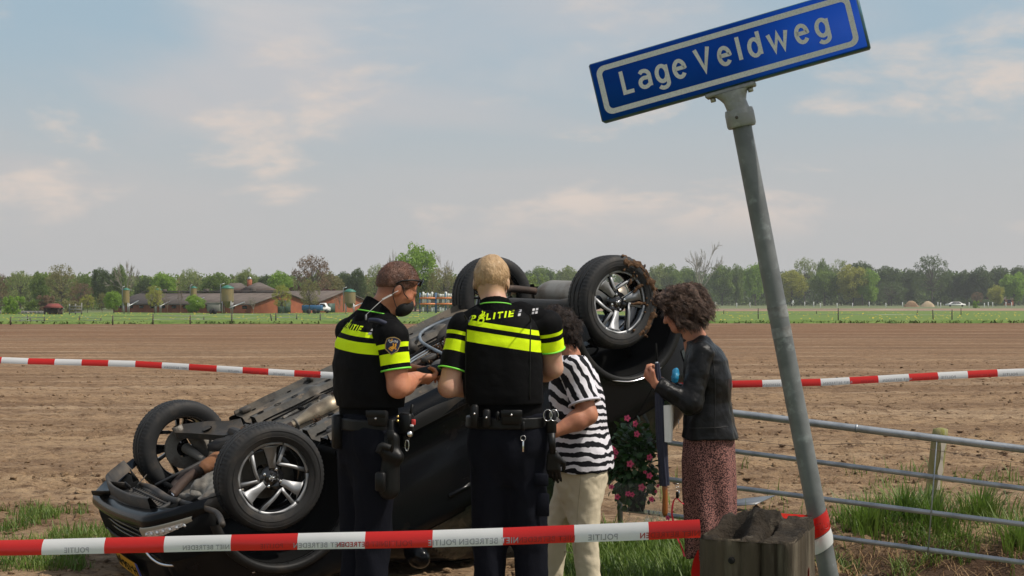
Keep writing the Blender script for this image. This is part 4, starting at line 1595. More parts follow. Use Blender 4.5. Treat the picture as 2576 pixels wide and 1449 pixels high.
def build_sign():
  p0 = P(2290, 2407, 3.5)                                            # foot of the leaning pole
  p0[2] = -0.1
  p1 = P(1861, 290, 3.5)
  d = nrm(p1 - p0)
  t = thing('street_sign', 'leaning blue street name sign reading Lage Veldweg on a grey pole', 'street sign', (p0[0], p0[1], 0))
  ths = np.linspace(0, 1, 14)
  MB().tube([p0 + (p1 - p0) * k for k in ths], 0.0243, 28).build('pole', M_GALV, t, autosmooth=60)
  # plate
  a, b = P(1517, 305, 3.57), P(2186, 118, 3.38)
  r = nrm(b - a)
  yv = nrm(np.cross(np.array([r[0], r[1], r[2]]), [0.02, -1, 0.05]))  # up within the plate
  u = nrm(yv if yv[2] > 0 else -yv)
  n = nrm(np.cross(r, u))                                             # towards the viewer
  if n[1] > 0:
    n = -n
  Lx, H, T = np.linalg.norm(b - a), 0.149, 0.034
  c = a + r * Lx / 2 + u * H / 2
  R = np.stack([r, u, n], 1)
  plate = MB().box(c - n * T / 2, (Lx + 0.008, H + 0.006, T), R, bev=0.004).build('plate', M_SIGNTRIM, t, smooth=False)

  def rr(x0, x1, y0, y1, rad, k=7):
    q = []
    for cx, cy, a0 in ((x1 - rad, y1 - rad, 0), (x0 + rad, y1 - rad, 90), (x0 + rad, y0 + rad, 180), (x1 - rad, y0 + rad, 270)):
      for i in range(k + 1):
        an = math.radians(a0 + 90 * i / k)
        q.append((cx + rad * math.cos(an), cy + rad * math.sin(an)))
    return np.array(q)
  face = rr(0.0, Lx - 0.003, 0.0, H, 0.004)
  MB().prism(face, a + n * 0.0005, r, u, n, 0.002).build('sign_face', M_SIGNBLUE, plate, smooth=False)
  o_, i_ = rr(0.012, Lx - 0.018, 0.011, H - 0.011, 0.022), rr(0.026, Lx - 0.031, 0.0245, H - 0.0245, 0.011)
  k = len(o_)
  V = [a + n * 0.0032 + r * q[0] + u * q[1] for q in np.concatenate([o_, i_])]
  MB().add(V, [(j, (j + 1) % k, k + (j + 1) % k, k + j) for j in range(k)]).build('border', M_SIGNWHITE, plate, smooth=False)

  def lay(vs, fs, name):
    V = [a + n * 0.0034 + r * q[0] + u * q[1] for q in vs]
    # make the faces look at the viewer
    e = np.cross(np.subtract(V[fs[0][1]], V[fs[0][0]]), np.subtract(V[fs[0][2]], V[fs[0][0]]))
    if np.dot(e, n) < 0:
      fs = [q[::-1] for q in fs]
    MB().add(V, fs).build(name, M_SIGNWHITE, plate, smooth=False)
  def arc(cx, cy, rx, ry, a0, a1, k=12):
    return [(cx + rx * math.cos(math.radians(q)), cy + ry * math.sin(math.radians(q))) for q in np.linspace(a0, a1, k)]
  xh = 0.74
  bowl = lambda x0, w: arc(x0 + w / 2, xh / 2, w / 2, xh / 2, 0, 360, 25)
  GL = {                                                               # letter skeletons: width, strokes
    'L': (0.44, [[(0, 1), (0, 0), (.44, 0)]]),
    'a': (0.46, [[(.05, .64)] + arc(.22, .52, .24, .22, 110, 0, 8) + [(.46, 0)], [(.46, .40), (.25, .42)] + arc(.21, .21, .21, .21, 90, 270, 10) + [(.30, .02), (.46, .12)]]),
    'g': (0.48, [arc(.24, .39, .23, .35, 0, 360, 24), [(.47, .74), (.47, -.04)] + arc(.24, -.05, .23, .21, 0, -150, 10)]),
    'e': (0.48, [[(.02, .40), (.47, .40)] + arc(.24, .37, .235, .37, 5, 322, 22)]),
    'V': (0.60, [[(0, 1), (.30, 0), (.60, 1)]]),
    'l': (0.06, [[(0.03, 1.04), (0.03, 0)]]),
    'd': (0.48, [arc(.24, .37, .23, .37, 0, 360, 24), [(.47, 1.04), (.47, 0)]]),
    'w': (0.80, [[(0, .74), (.20, 0), (.40, .66), (.60, 0), (.80, .74)]]),
  }
  cap, th = 0.0560, 0.0100

  def stroke(pts, k):
    p = np.array(pts) * cap
    d = np.gradient(p, axis=0)
    V, F = [], []
    n_ = len(p)
    lft = []
    for i in range(n_):
      if 0 < i < n_ - 1:
        d1, d2 = p[i] - p[i - 1], p[i + 1] - p[i]
        d1, d2 = d1 / np.linalg.norm(d1), d2 / np.linalg.norm(d2)
        b_ = d1 + d2
        b_ = b_ / (np.linalg.norm(b_) + 1e-9)
        nn = np.array([-b_[1], b_[0]])
        sc = 1 / max(.42, nn.dot([-d1[1], d1[0]]))
      else:
        d1 = p[1] - p[0] if i == 0 else p[-1] - p[-2]
        d1 = d1 / np.linalg.norm(d1)
        nn, sc = np.array([-d1[1], d1[0]]), 1
      V += [p[i] + nn * th / 2 * sc, p[i] - nn * th / 2 * sc]
    F = [(2 * i, 2 * i + 1, 2 * i + 3, 2 * i + 2) for i in range(n_ - 1)]
    return np.array(V), F
  x = 0.083
  for word, xa, xb in (('Lage', 0.108 * Lx, 0.346 * Lx), ('Veldweg', 0.394 * Lx, 0.878 * Lx)):
    tot = sum(GL[c_][0] for c_ in word) * cap
    gap = (xb - xa - tot) / (len(word) - 1)
    x = xa
    for ch in word:
      mb = MB()
      for k_, st in enumerate(GL[ch][1]):
        V, F = stroke(st, k_)
        W_ = [a + r * (x + q[0]) + u * (0.0545 + q[1]) + n * (0.0033 + 0.0002 * k_) for q in V]
        e = np.cross(W_[1] - W_[0], W_[3] - W_[0])
        if np.dot(e, n) < 0:
          F = [q[::-1] for q in F]
        mb.add(W_, F)
      mb.build('letter', M_SIGNWHITE, plate, smooth=False)
      x += GL[ch][0] * cap + gap
  # bracket: flange with two bolts, neck and clamp ring
  br = MB()
  fc = a + r * (Lx * 0.487) - u * 0.006 - n * T / 2
  br.box(fc - u * 0.003, (0.128, 0.012, 0.036), R, bev=0.003)
  top = fc - u * 0.008
  neck_end = p1 + d * 0.012
  prof = []
  ring = []
  for kk in np.linspace(0, 1, 9):
    cen = top + (neck_end - top) * kk
    w = 0.031 + 0.022 * (1 - kk) ** 3
    w2 = 0.020 + 0.010 * kk
    w = w if kk < .5 else 0.033
    ax = nrm(r * (1 - kk) + nrm(np.cross(d, n)) * (-kk) * (1 if np.dot(np.cross(d, n), r) < 0 else -1))
    th = np.linspace(0, 2 * np.pi, 24, endpoint=False)
    ring.append([cen + ax * w * 0.85 * math.copysign(abs(math.cos(q)) ** .7, math.cos(q)) + n * (w2 + .004) * math.copysign(abs(math.sin(q)) ** .7, math.sin(q)) for q in th])
  br.grid(np.array(ring), wrap=True)
  br.lathe([(0.024, 0.045), (0.0345, 0.045), (0.0365, 0.035), (0.0365, 0.005), (0.034, 0.0), (0.024, 0.0)], p1 - d * 0.03, d, 32)
  bk = br.build('bracket', M_CASTALU, t, autosmooth=40)
  for sx in (-0.048, 0.048):
    MB().lathe([(0, -0.010), (0.007, -0.010), (0.0075, 0), (0, 0)], fc + r * sx - u * 0.010, u, 6).build('bolt', M_BOLT, bk, smooth=False)
  q = p1 + d * -0.008 + n * 0.037 - r * 0.005
  MB().lathe([(0, .003), (.0035, .003), (.004, -.002), (0, -.002)], q, n, 10).build('set_screw', M_DARKPOST, bk)
  # worn tape remnants on the pole
  for (vv, hh) in ((800, 30), (848, 26)):
    k0 = p0 + d * ((P(1900, vv, 3.5)[2] - p0[2]) / d[2])
    MB().lathe([(0.0248, 0), (0.0248, hh * .001)], k0, d, 28).build('old_tape_mark', mat('old_tape_glue', (0.135, 0.13, 0.125), 0.8, var=((0.25, 0.26, 0.26), 40.0)), t)
  return p0, d


POLE0, POLED = build_sign()

# ---- weathered square post
M_OLDWOOD = mat('old_oak', (0.085, 0.066, 0.047), 0.92, var=[((0.030, 0.024, 0.018), 6.0, 0.42, 0.60), ((0.16, 0.135, 0.10), 18.0, 0.52, 0.70)],
        bump=0.7, bump_scale=26, stretch=(1, 1, 0.13), detail=8, spec=0.15)
M_ENDGRAIN = mat('old_oak_end', (0.05, 0.040, 0.030), 0.95, var=[((0.032, 0.027, 0.022), 14.0, 0.45, 0.62), ((0.15, 0.13, 0.10), 26.0, 0.58, 0.75)], bump=0.9, bump_scale=60, spec=0.1)


def build_post():
  # the post stands turned a little: front face and a sliver of its right side are seen
  fl, fr, br_ = P(1757, 1372, 2.84), P(1990, 1352, 2.77), P(2056, 1310, 2.95)
  ztop = 1.65 - (1355 - V0) * 2.82 / FPX
  ex = np.array([fr[0] - fl[0], fr[1] - fl[1], 0])
  w = np.linalg.norm(ex)
  ex /= w
  ey = np.array([-ex[1], ex[0], 0])
  dpt = 0.27
  c0 = np.array([fl[0], fl[1], 0])
  t = thing('wooden_post', 'thick weathered square wooden post with a rotten hollow top in front', 'post', c0 + ex * w / 2 + ey * dpt / 2)
  wx = w + 0.004
  n = 34
  # side skin: rounded square outline, cracked
  per = []
  for (p, q) in (((0, 0), (1, 0)), ((1, 0), (1, 1)), ((1, 1), (0, 1)), ((0, 1), (0, 0))):
    for k in range(30):
      s = k / 30
      per.append((p[0] + (q[0] - p[0]) * s, p[1] + (q[1] - p[1]) * s))
  per = np.array(per)
  ctr = np.array([.5, .5])
  dd = per - ctr
  rr_ = np.abs(dd).max(1)
  cut = np.maximum(0, np.abs(dd).sum(1) - 0.93)                        # chamfered corners
  per = ctr + dd * (1 - cut * 0.55)[:, None]
  zs = np.concatenate([np.linspace(-0.1, ztop - .02, 60), [ztop - .006, ztop]])
  rows = []
  cr = {20: .020, 8: .014, 25: .010, 40: .012, 13: .008}               # drying cracks run down the faces
  for z in zs:
    pts = c0 + np.outer(per[:, 0] * wx, ex) + np.outer(per[:, 1] * dpt, ey)
    pts[:, 2] = z
    m = c0 + ex * wx / 2 + ey * dpt / 2
    out = pts - m
    out[:, 2] = 0
    out /= np.linalg.norm(out, axis=1)[:, None]
    nz = fbm(np.stack([pts[:, 0] * 1, pts[:, 1] * 1, pts[:, 2] * .16], 1), .03, 4, 41)
    pts += out * (nz * 0.0055)[:, None]
    for ci, dp in cr.items():
      for dk, f in ((-1, .25), (0, 1), (1, .25)):
        pts[ci + dk] -= out[ci + dk] * dp * f * (0.5 + 0.5 * math.sin(z * 7 + ci))
    rows.append(pts)
  rows[-1] = rows[-1] + (m + [0, 0, ztop - m[2]] - rows[-1]) * 0.02
  body = MB().grid(np.array(rows), wrap=True).build('shaft', M_OLDWOOD, t, autosmooth=50)
  # top: rim with a rotten hollow running from the middle to the left
  g = np.linspace(0, 1, 44)
  gx, gy = np.meshgrid(g, g, indexing='xy')
  d2 = np.abs(np.stack([gx - .5, gy - .5], -1))
  cc = np.maximum(0, d2.sum(-1) - .93)
  sx, sy = .5 + (gx - .5) * (1 - cc * .55), .5 + (gy - .5) * (1 - cc * .55)
  pts = c0 + sx[..., None] * wx * ex + sy[..., None] * dpt * ey
  edge = np.minimum(np.minimum(gx, 1 - gx), np.minimum(gy, 1 - gy))
  p3 = np.stack([pts[..., 0], pts[..., 1], 0 * gx], -1).reshape(-1, 3)
  n1 = fbm(p3, .05, 4, 51).reshape(gx.shape)
  hollow = np.exp(-(((gx - .22) / .17) ** 2 + ((gy - .42) / .22) ** 2) * 1.2) * 0.085
  hollow += np.exp(-(((gx - .64) / .045) ** 2 + ((gy - .35) / .22) ** 2)) * 0.045
  lump = np.exp(-(((gx - .45) / .2) ** 2 + ((gy - .5) / .3) ** 2)) * 0.030
  dome = 0.014 * gy
  z = ztop + dome + lump - hollow + n1 * 0.036 * (1 - np.exp(-edge / .05)) * np.where(gx < .68, 1, .25)
  z += 0.004 * fbm(p3, .012, 2, 53).reshape(gx.shape)
  z = np.where(edge <= 0, ztop - .004, z)
  pts[..., 2] = z
  MB().grid(pts).build('rotten_top', M_ENDGRAIN, t, autosmooth=60)
  for (uu, vv, rad) in ((1836, 1413, .0065),):
    yy = 2.80
    q = P(uu, vv, yy)
    k = (q - c0).dot(ex)
    q = c0 + ex * k - ey * 0.0035
    q[2] = P(uu, vv, yy)[2]
    MB().lathe([(0, 0), (rad, 0.001), (rad * 1.1, -.004)], q, -ey, 12).build('bolt_hole', mat('hole_black', (0.008, 0.007, 0.006), 1.0), t)
  return c0, ex, ey, wx, dpt, ztop


POST = build_post()


# ---- tubular field gate, hanging askew behind the pole
def build_gate():
  y = 8.35
  t = thing('field_gate', 'sagging galvanised tube field gate behind the sign pole', 'gate', (*P(1900, 1300, y)[:2], 0.0))
  M = M_GALVG = mat('gate_tube', (0.36, 0.38, 0.40), 0.4, 0.55, var=[((0.25, 0.27, 0.29), 9.0, 0.45, 0.62)], bump=.04)
  rails = [((1560, 1004), (2760, 1153), .0245), ((1560, 1098), (2760, 1253), .0165), ((1560, 1190), (2760, 1343), .0165), ((1560, 1280), (2760, 1440), .0165), ((1560, 1368), (2760, 1532), .0165)]
  yl, yr = 9.5, 8.6
  for (a, b, r) in rails:
    pa, pb = P(*a, yl), P(*b, yr)
    MB().tube([pa + (pb - pa) * k for k in np.linspace(0, 1, 12)], r, 14).build('rail', M, t)
  for q in (0, 1):
    pa, pb = P(*rails[0][q], (yl, yr)[q]), P(*rails[-1][q], (yl, yr)[q])
    MB().tube([pa, pb], .019, 12).build('end_tube', M, t)
  pa, pb = P(2357, 1106, 8.87), P(2334, 1396, 8.87)
  MB().tube([pa, pb], .0045, 8).build('brace_rod', M, t)
  a, b = P(*rails[0][0], yl), P(*rails[0][1], yr)
  MB().lathe([(.0246, -.008), (.0275, -.005), (.0275, .005), (.0246, .008)], a + (b - a) * .52, nrm(b - a), 14).build('joint_collar', M, t)


build_gate()


def build_fence_behind():
  y = 10.75
  a, b = P(2337, 1330, y), P(2366, 1079, y)
  a = a - (b - a) * .25
  d = nrm(b - a)
  t = thing('wooden_fence_post', 'mossy round wooden fence post leaning behind the gate', 'fence post', (a[0], a[1], 0))
  m = mat('mossy_wood', (0.31, 0.265, 0.14), .9, var=[((0.20, 0.20, 0.045), 7.0, .45, .6), ((0.36, 0.33, 0.27), 13.0, .55, .7)], bump=.5, bump_scale=30, stretch=(1, 1, .2))
  rows = []
  for k in np.linspace(0, 1, 22):
    c = a + (b - a) * k
    th = np.linspace(0, 6.283, 18, endpoint=False)
    rr_ = .060 * (1 + .07 * fbm(np.stack([np.cos(th), np.sin(th), th * 0 + k * .5], 1), .5, 3, 61)) * (1 if k < .97 else .93)
    rows.append([c + np.array([math.cos(q) * r_, math.sin(q) * r_, 0]) for q, r_ in zip(th, rr_)])
  rows.append([b + np.array([0, 0, .012])] * 18)
  MB().grid(np.array(rows), wrap=True).build('shaft', m, t)
  V = []
  for k in np.linspace(.90, .52, 6):
    c = a + (b - a) * k
    w = .012 + .008 * math.sin(k * 30)
    V.append([c + np.array([.014 - w, -.0625, 0]), c + np.array([.020 + w, -.0605, 0])])
  MB().grid(np.array(V), flip=True).build('split_mark', mat('fresh_wood', (0.60, 0.54, 0.44), .8), t)
  # slack barbed wire
  mb = MB()
  pts = []
  for u, v in ((1700, 1088), (1860, 1107), (2000, 1122), (2150, 1115), (2260, 1118), (2340, 1130), (2460, 1150), (2620, 1172), (2760, 1180)):
    pts.append(P(u, v, y - .07))
  pts = np.array(pts)
  tt = np.linspace(0, len(pts) - 1, 90)
  pts = np.stack([np.interp(tt, np.arange(len(pts)), pts[:, i]) for i in range(3)], 1)
  mb.tube(pts, .0022, 5)
  for i in range(3, 90, 4):
    mb.tube([pts[i] + [-.006, 0, .016], pts[i] + [.006, 0, -.016]], .0012, 4)
    mb.tube([pts[i] + [.008, .012, .008], pts[i] + [-.008, -.012, -.008]], .0012, 4)
  o = mb.build('barbed_wire', mat('rusty_wire', (0.12, 0.085, 0.065), .7, .5), None, loc=pts[0])
  props(o, 'slack rusty barbed wire strand running behind the gate', 'wire')
  # piece of torn plastic lying on the soil beside the skirt
  q = G(1880, 1280)
  V = np.array([(-.18, -.05, .02), (.05, -.10, .03), (.24, .10, .10), (.0, .12, .05), (-.2, .08, .03)])
  o = MB().prism(V[:, :2], q + [0, 0, .05], (1, 0, .12), (0, 1, .1), (0, 0, 1), .006).build('car_fragment', mat('grey_plastic', (0.10, 0.11, 0.125), .4), None, smooth=False, loc=q)
  props(o, 'torn grey plastic car panel lying on the soil beside the skirt', 'debris')


build_fence_behind()

# ---- barrier tapes
RED, WHITE_ = (0.62, 0.022, 0.018), (0.76, 0.76, 0.76)
M_TAPERED = mat('tape_red', RED, .3, translucent=((0.75, 0.03, 0.02), .3), bump=.1, bump_scale=9)
M_TAPEWHITE = mat('tape_white', WHITE_, .3, translucent=((0.8, 0.8, 0.8), .3), bump=.1, bump_scale=9)
M_TAPEINK = mat('tape_print', (0.33, 0.33, 0.35), .5)
M_TAPEINKR = mat('tape_print_on_red', (0.36, 0.014, 0.013), .5)


def tape(name, label, path, bounds, first_red, text, width, mirror=True, fold=0.35, curl=.5, lean=0.35):
  """Ribbon along path [(u, v_mid, y), ...]; colour changes at bounds (u values)."""
  bounds = list(bounds)
  st = bounds[1] - bounds[0]
  while bounds[0] - st > path[0][0]:                                   # the colours go on beyond the picture
    bounds.insert(0, bounds[0] - st)
    first_red = not first_red
  while bounds[-1] + st < path[-1][0]:
    bounds.append(bounds[-1] + st)
  us = np.array([p[0] for p in path], float)
  vs = np.array([p[1] for p in path], float)
  ys = np.array([p[2] for p in path], float)
  grid_u = np.unique(np.concatenate([np.arange(us[0], us[-1], 14), np.array(bounds, float), [us[-1]]]))
  grid_u = grid_u[(grid_u >= us[0]) & (grid_u <= us[-1])]
  k = 9
  s = np.linspace(-1, 1, k)
  rows = []
  mids = []
  for u in grid_u:
    v, y = np.interp(u, us, vs), np.interp(u, us, ys)
    c = P(u, v, y)
    tw = lean + .12 * math.sin(u * .006 + 1.3) + .05 * math.sin(u * .021)
    row = []
    for q in s:
      # a cross section bulging towards the viewer at its middle, folded over along the top
      ang = tw + q * curl
      row.append(c + np.array([0, (0.5 * width) * (q * math.sin(tw) + fold * q * q), (0.5 * width) * q * math.cos(ang * .6)]))
    rows.append(row)
    mids.append(c)
  rows = np.array(rows)
  mids = np.array(mids)
  t = thing(name, label, 'barrier tape', mids[len(mids) // 2])
  edges = [us[0]] + list(bounds) + [us[-1]]
  red = first_red
  for a, b in zip(edges[:-1], edges[1:]):
    i = np.where((grid_u >= a - .01) & (grid_u <= b + .01))[0]
    if len(i) > 1:
      sub = rows[i]
      # slanted colour joint
      MB().grid(sub).build('red_section' if red else 'white_section', M_TAPERED if red else M_TAPEWHITE, t)
    red = not red
  # print
  if text:
    dist = np.concatenate([[0], np.cumsum(np.linalg.norm(np.diff(mids, axis=0), axis=1))])
    for (s_, u, hgt, onred) in text:
      v2, f2 = text_poly(s_, 1.0, 0.015, 1.12)
      if len(v2) == 0:
        continue
      d0 = np.interp(u, grid_u, dist)
      x = (v2[:, 0] - v2[:, 0].mean()) * hgt * 0.62 * (-1 if mirror else 1)
      zz = (v2[:, 1] - 0.36) * hgt * 0.62 - 0.22 * width                 # printed low on the ribbon
      dd_ = d0 + x
      V = []
      for xx, z_ in zip(dd_, zz):
        j = np.interp(xx, dist, np.arange(len(dist)))
        j0 = int(min(max(math.floor(j), 0), len(rows) - 2))
        fr = j - j0
        q = np.clip(z_ / (0.5 * width), -.99, .99)
        col = rows[j0] * (1 - fr) + rows[j0 + 1] * fr
        p = np.array([np.interp(q, s, col[:, i]) for i in range(3)])
        V.append(p + np.array([0, -0.0016, 0]))
      MB().add(V, f2).build('lettering', M_TAPEINKR if onred else M_TAPEINK, t, smooth=False)
  return t


NB, PO = 'NIET BETREDEN', 'POLITIE'
front_path = [(-1100, 1392, 3.9), (-160, 1381, 3.62), (105, 1376, 3.52), (580, 1366, 3.38), (1088, 1355, 3.22), (1445, 1343, 3.10), (1632, 1336, 3.03), (1762, 1330, 2.98)]
tape('barrier_tape', 'red and white police barrier tape strung low across the foreground to the wooden post', front_path,
   [105, 262, 412, 580, 748, 918, 1088, 1265, 1445, 1632], True,
   [(PO, 200, .030, False), (NB, 515, .026, False), (PO, 690, .026, True), (NB, 800, .028, False), (NB, 905, .026, True), (PO, 1010, .030, True), (PO, 1120, .030, False), (NB, 1225, .030, False), (NB, 1370, .028, True), (PO, 1525, .030, False), (NB, 1680, .028, True)],
   .040, fold=.4)
tape('barrier_tape', 'distant red and white tape strung across the field at the left of the car',
   [(-1500, 880, 9.2), (-160, 899, 8.7), (70, 908, 8.6), (340, 915, 8.5), (540, 927, 8.4), (740, 939, 8.35), (842, 944, 8.3)], [70, 137, 205, 272, 340, 407, 475, 545, 610, 675, 740, 806], False,
   [(NB, 440, .03, False), (PO, 590, .028, False), (NB, 640, .03, True), (PO, 705, .03, False), (NB, 775, .032, True)], .040, mirror=True, fold=.3)
tape('barrier_tape', 'distant red and white tape strung at the right behind the leaning sign pole',
   [(1700, 972, 7.9), (1842, 966, 7.85), (2065, 961, 7.75), (2287, 949, 7.65), (2510, 938, 7.6), (2720, 932, 7.55), (3700, 905, 7.4)], [1842, 1918, 1990, 2065, 2138, 2210, 2287, 2360, 2435, 2510, 2583], False,
   [(NB, 1950, .03, False), (NB, 2105, .032, False), (PO, 2185, .03, True), (NB, 2255, .032, False), (NB, 2325, .03, True), (PO, 2390, .034, False), (NB, 2470, .03, True), (PO, 2545, .034, False)], .042, mirror=True, fold=.3)


def pole_wrap():
  """The tape's end: from behind the post round the pole, with a loose tail below the post."""
  y = 3.5
  k = (P(2080, 1345, y)[2] - POLE0[2]) / POLED[2]
  c = POLE0 + POLED * k
  t = thing('barrier_tape', 'short red and white tape end wound round the sign pole and post', 'barrier tape', c)
  right = nrm(np.cross(POLED, [0, -1, 0]))
  right = right if right[0] > 0 else -right
  back = np.cross(POLED, right)
  for (z0, h, m, nm, rr_, sl) in ((.004, .048, M_TAPERED, 'red_section', .0262, .010), (-.034, .036, M_TAPEWHITE, 'white_section', .0270, .012)):
    rows = []
    for q in np.linspace(0, 2 * np.pi, 33):
      dirv = right * math.cos(q) + back * math.sin(q)
      o = c + POLED * (z0 + sl * math.cos(q)) + dirv * rr_
      rows.append([o, o + POLED * h * .5 + dirv * .002, o + POLED * h])
    MB().grid(np.array(rows)).build(nm, m, t)
  v2, f2 = text_poly('TREDEN', 1, .02, 1.1)
  fv = -back if back[1] > 0 else back
  V = []
  for x, z in (v2 - v2.mean(0)):
    an = x * .030 / .0262
    V.append(c + POLED * (.026 + z * .024) + (right * math.sin(an) + fv * math.cos(an)) * .0280)
  MB().add(V, f2).build('lettering', M_TAPEINKR, t, smooth=False)
  # from the back of the post to the pole
  c0, ex, ey, wx, dpt, ztop = POST
  a = P(1940, 1302, 3.30)
  b = c + POLED * .045 - right * .026
  MB().grid(np.array([[a - [0, 0, .012], a + [0, 0, .012]], [b - [0, 0, .012], b + [0, 0, .010]]])).build('red_section', M_TAPERED, t)
  a = c + POLED * .0 - right * .026 + fv * .012
  b = c0 + ex * (wx + .004) + ey * dpt * .6
  b[2] = a[2] - .02
  MB().grid(np.array([[a + [0, 0, .002], a + [0, 0, .046]], [b, b + [0, 0, .05]]])).build('red_section', M_TAPERED, t)
  # tail hanging at the left edge of the post
  pts = []
  for (u, v, w) in ((1757, 1385, .004), (1752, 1410, .014), (1755, 1440, .028), (1762, 1470, .036), (1768, 1520, .04)):
    q = P(u, v, 2.95)
    pts.append([q - [w * .5, 0, 0], q + [w * .5, .012, 0]])
  t2 = MB().grid(np.array(pts)).build('tape_tail', M_TAPERED, None, loc=pts[0][0])
  props(t2, 'loose red tape tail hanging at the left edge of the wooden post', 'barrier tape')


pole_wrap()


# ================================================================== OVERTURNED CAR (built upright in its own frame: x forward, y left, z up, origin between the wheel centres)
def rot_zyx(y, p, r):
  cy, sy, cp, sp, cr, sr = math.cos(y), math.sin(y), math.cos(p), math.sin(p), math.cos(r), math.sin(r)
  return np.array([[cy, -sy, 0], [sy, cy, 0], [0, 0, 1]]) @ np.array([[cp, 0, sp], [0, 1, 0], [-sp, 0, cp]]) @ np.array([[1, 0, 0], [0, cr, -sr], [0, sr, cr]])


CAR_R = rot_zyx(math.radians(211.2), math.radians(22.5), math.radians(178.7))
CAR_P = np.array([-0.753, 9.025, 1.173])
CAR_M = Matrix([[*CAR_R[i], CAR_P[i]] for i in range(3)] + [[0, 0, 0, 1]])
WB, TRK = 2.54, 1.52

M_PAINT = mat('black_car_paint', (0.004, 0.0045, 0.0055), 0.2, coat=0.0, spec=0.2, var=[((0.015, 0.012, 0.010), 3.5, 0.60, 0.80)], bump=.02, bump_scale=12)
M_PLASTIC = mat('black_plastic', (0.011, 0.011, 0.011), 0.55, spec=.25, var=[((0.04, 0.032, 0.025), 4.0, 0.55, 0.75)], bump=.1)
M_DUSTYPLASTIC = mat('dusty_black_plastic', (0.028, 0.026, 0.024), 0.65, var=[((0.085, 0.066, 0.048), 5.0, 0.48, 0.7)], bump=.1)
M_UNDER = mat('underbody_coating', (0.078, 0.074, 0.066), 0.55, var=[((0.135, 0.108, 0.078), 2.6, 0.45, 0.62), ((0.032, 0.030, 0.028), 5.5, 0.50, 0.66), ((0.22, 0.16, 0.105), 14, 0.62, 0.75)], bump=.15, bump_scale=30, spec=.35)
M_TYRE = mat('tyre_rubber', (0.0125, 0.0125, 0.013), 0.72, var=[((0.045, 0.037, 0.030), 9.0, 0.52, 0.74)], bump=.12, bump_scale=60)
M_ALLOY = mat('diamond_cut_alloy', (0.34, 0.348, 0.36), 0.48, 0.5)
M_RIMBLACK = mat('gloss_black_rim', (0.008, 0.008, 0.009), 0.18, coat=.5)
M_CASTIRON = mat('dirty_cast_metal', (0.20, 0.185, 0.16), .6, .3, var=[((0.10, 0.075, 0.055), 8.0, .45, .65)], bump=.3, bump_scale=50)
M_RUST = mat('rusty_pipe', (0.062, 0.036, 0.026), .75, .2, var=[((0.035, 0.024, 0.019), 7.0, .45, .65), ((0.11, 0.078, 0.055), 15, .58, .7)], bump=.1)
M_RUSTORANGE = mat('orange_rust', (0.20, 0.085, 0.034), .85, var=[((0.22, 0.10, 0.05), 30.0, .45, .62)], bump=.2, bump_scale=90)
M_CAT = mat('heat_tinted_steel', (0.36, 0.30, 0.215), .45, .6, var=[((0.22, 0.175, 0.125), 9.0, .45, .65)], bump=.05)
M_CHROME = mat('chrome', (0.75, 0.75, 0.76), .12, 1.0)
M_LAMP = mat('lamp_glass', (0.62, 0.64, 0.66), .12, .55, var=[((0.85, 0.85, 0.86), 60.0, .45, .55)], bump=.5, bump_scale=80)
M_DRL = mat('lamp_surround', (0.33, 0.31, 0.26), .35, .4)
M_DARKGLASS = mat('tinted_glass', (0.010, 0.016, 0.013), .06, spec=.6)
M_MUD = mat('caked_mud', (0.125, 0.072, 0.042), .95, var=[((0.055, 0.031, 0.018), 14.0, .45, .62), ((0.25, 0.17, 0.10), 30, .6, .72)], bump=.6, bump_scale=60, spec=.1)
M_PLATE = mat('plate_yellow', (0.72, 0.36, 0.015), .45)
M_PLATEBLUE = mat('plate_blue', (0.03, 0.08, 0.42), .45)
M_INK = mat('black_ink', (0.006, 0.006, 0.006), .8, spec=.1)
M_HOSE = mat('grey_blue_hose', (0.17, 0.21, 0.255), .5, var=((0.12, 0.13, 0.14), 14.0))
M_FOIL = mat('aluminium_heat_shield', (0.16, 0.16, 0.145), .5, .5, var=[((0.16, 0.145, 0.12), 5.0, .45, .6)], bump=.4, bump_scale=25)

car = thing('overturned_car', 'black crashed car lying overturned on its roof with wheels in the air', 'car', matrix=CAR_M)
LOCAL = 0.0                                                             # parts below are given in the car's own frame


def car_uv(p):
  w = CAR_R @ np.asarray(p, float) + CAR_P
  return U0 + FPX * w[0] / w[1], V0 - FPX * (w[2] - CAMZ) / w[1]


def on_z(u, v, z):
  """Car-frame point on the plane z = const seen at (u, v)."""
  o = CAR_R.T @ (np.array([0, 0, CAMZ]) - CAR_P)
  d = CAR_R.T @ np.array([(u - U0) / FPX, 1, -(v - V0) / FPX])
  k = (z + LOCAL - o[2]) / d[2]
  return o + d * k - [0, 0, LOCAL]


def smax(a, b, k):
  h = np.maximum(k - np.abs(a - b), 0) / k
  return np.maximum(a, b) + h * h * k * .25


def smin(a, b, k):
  return -smax(-a, -b, k)


ZS = 0.135                                                               # the springs hang out: the body sits this much off its wheel centres


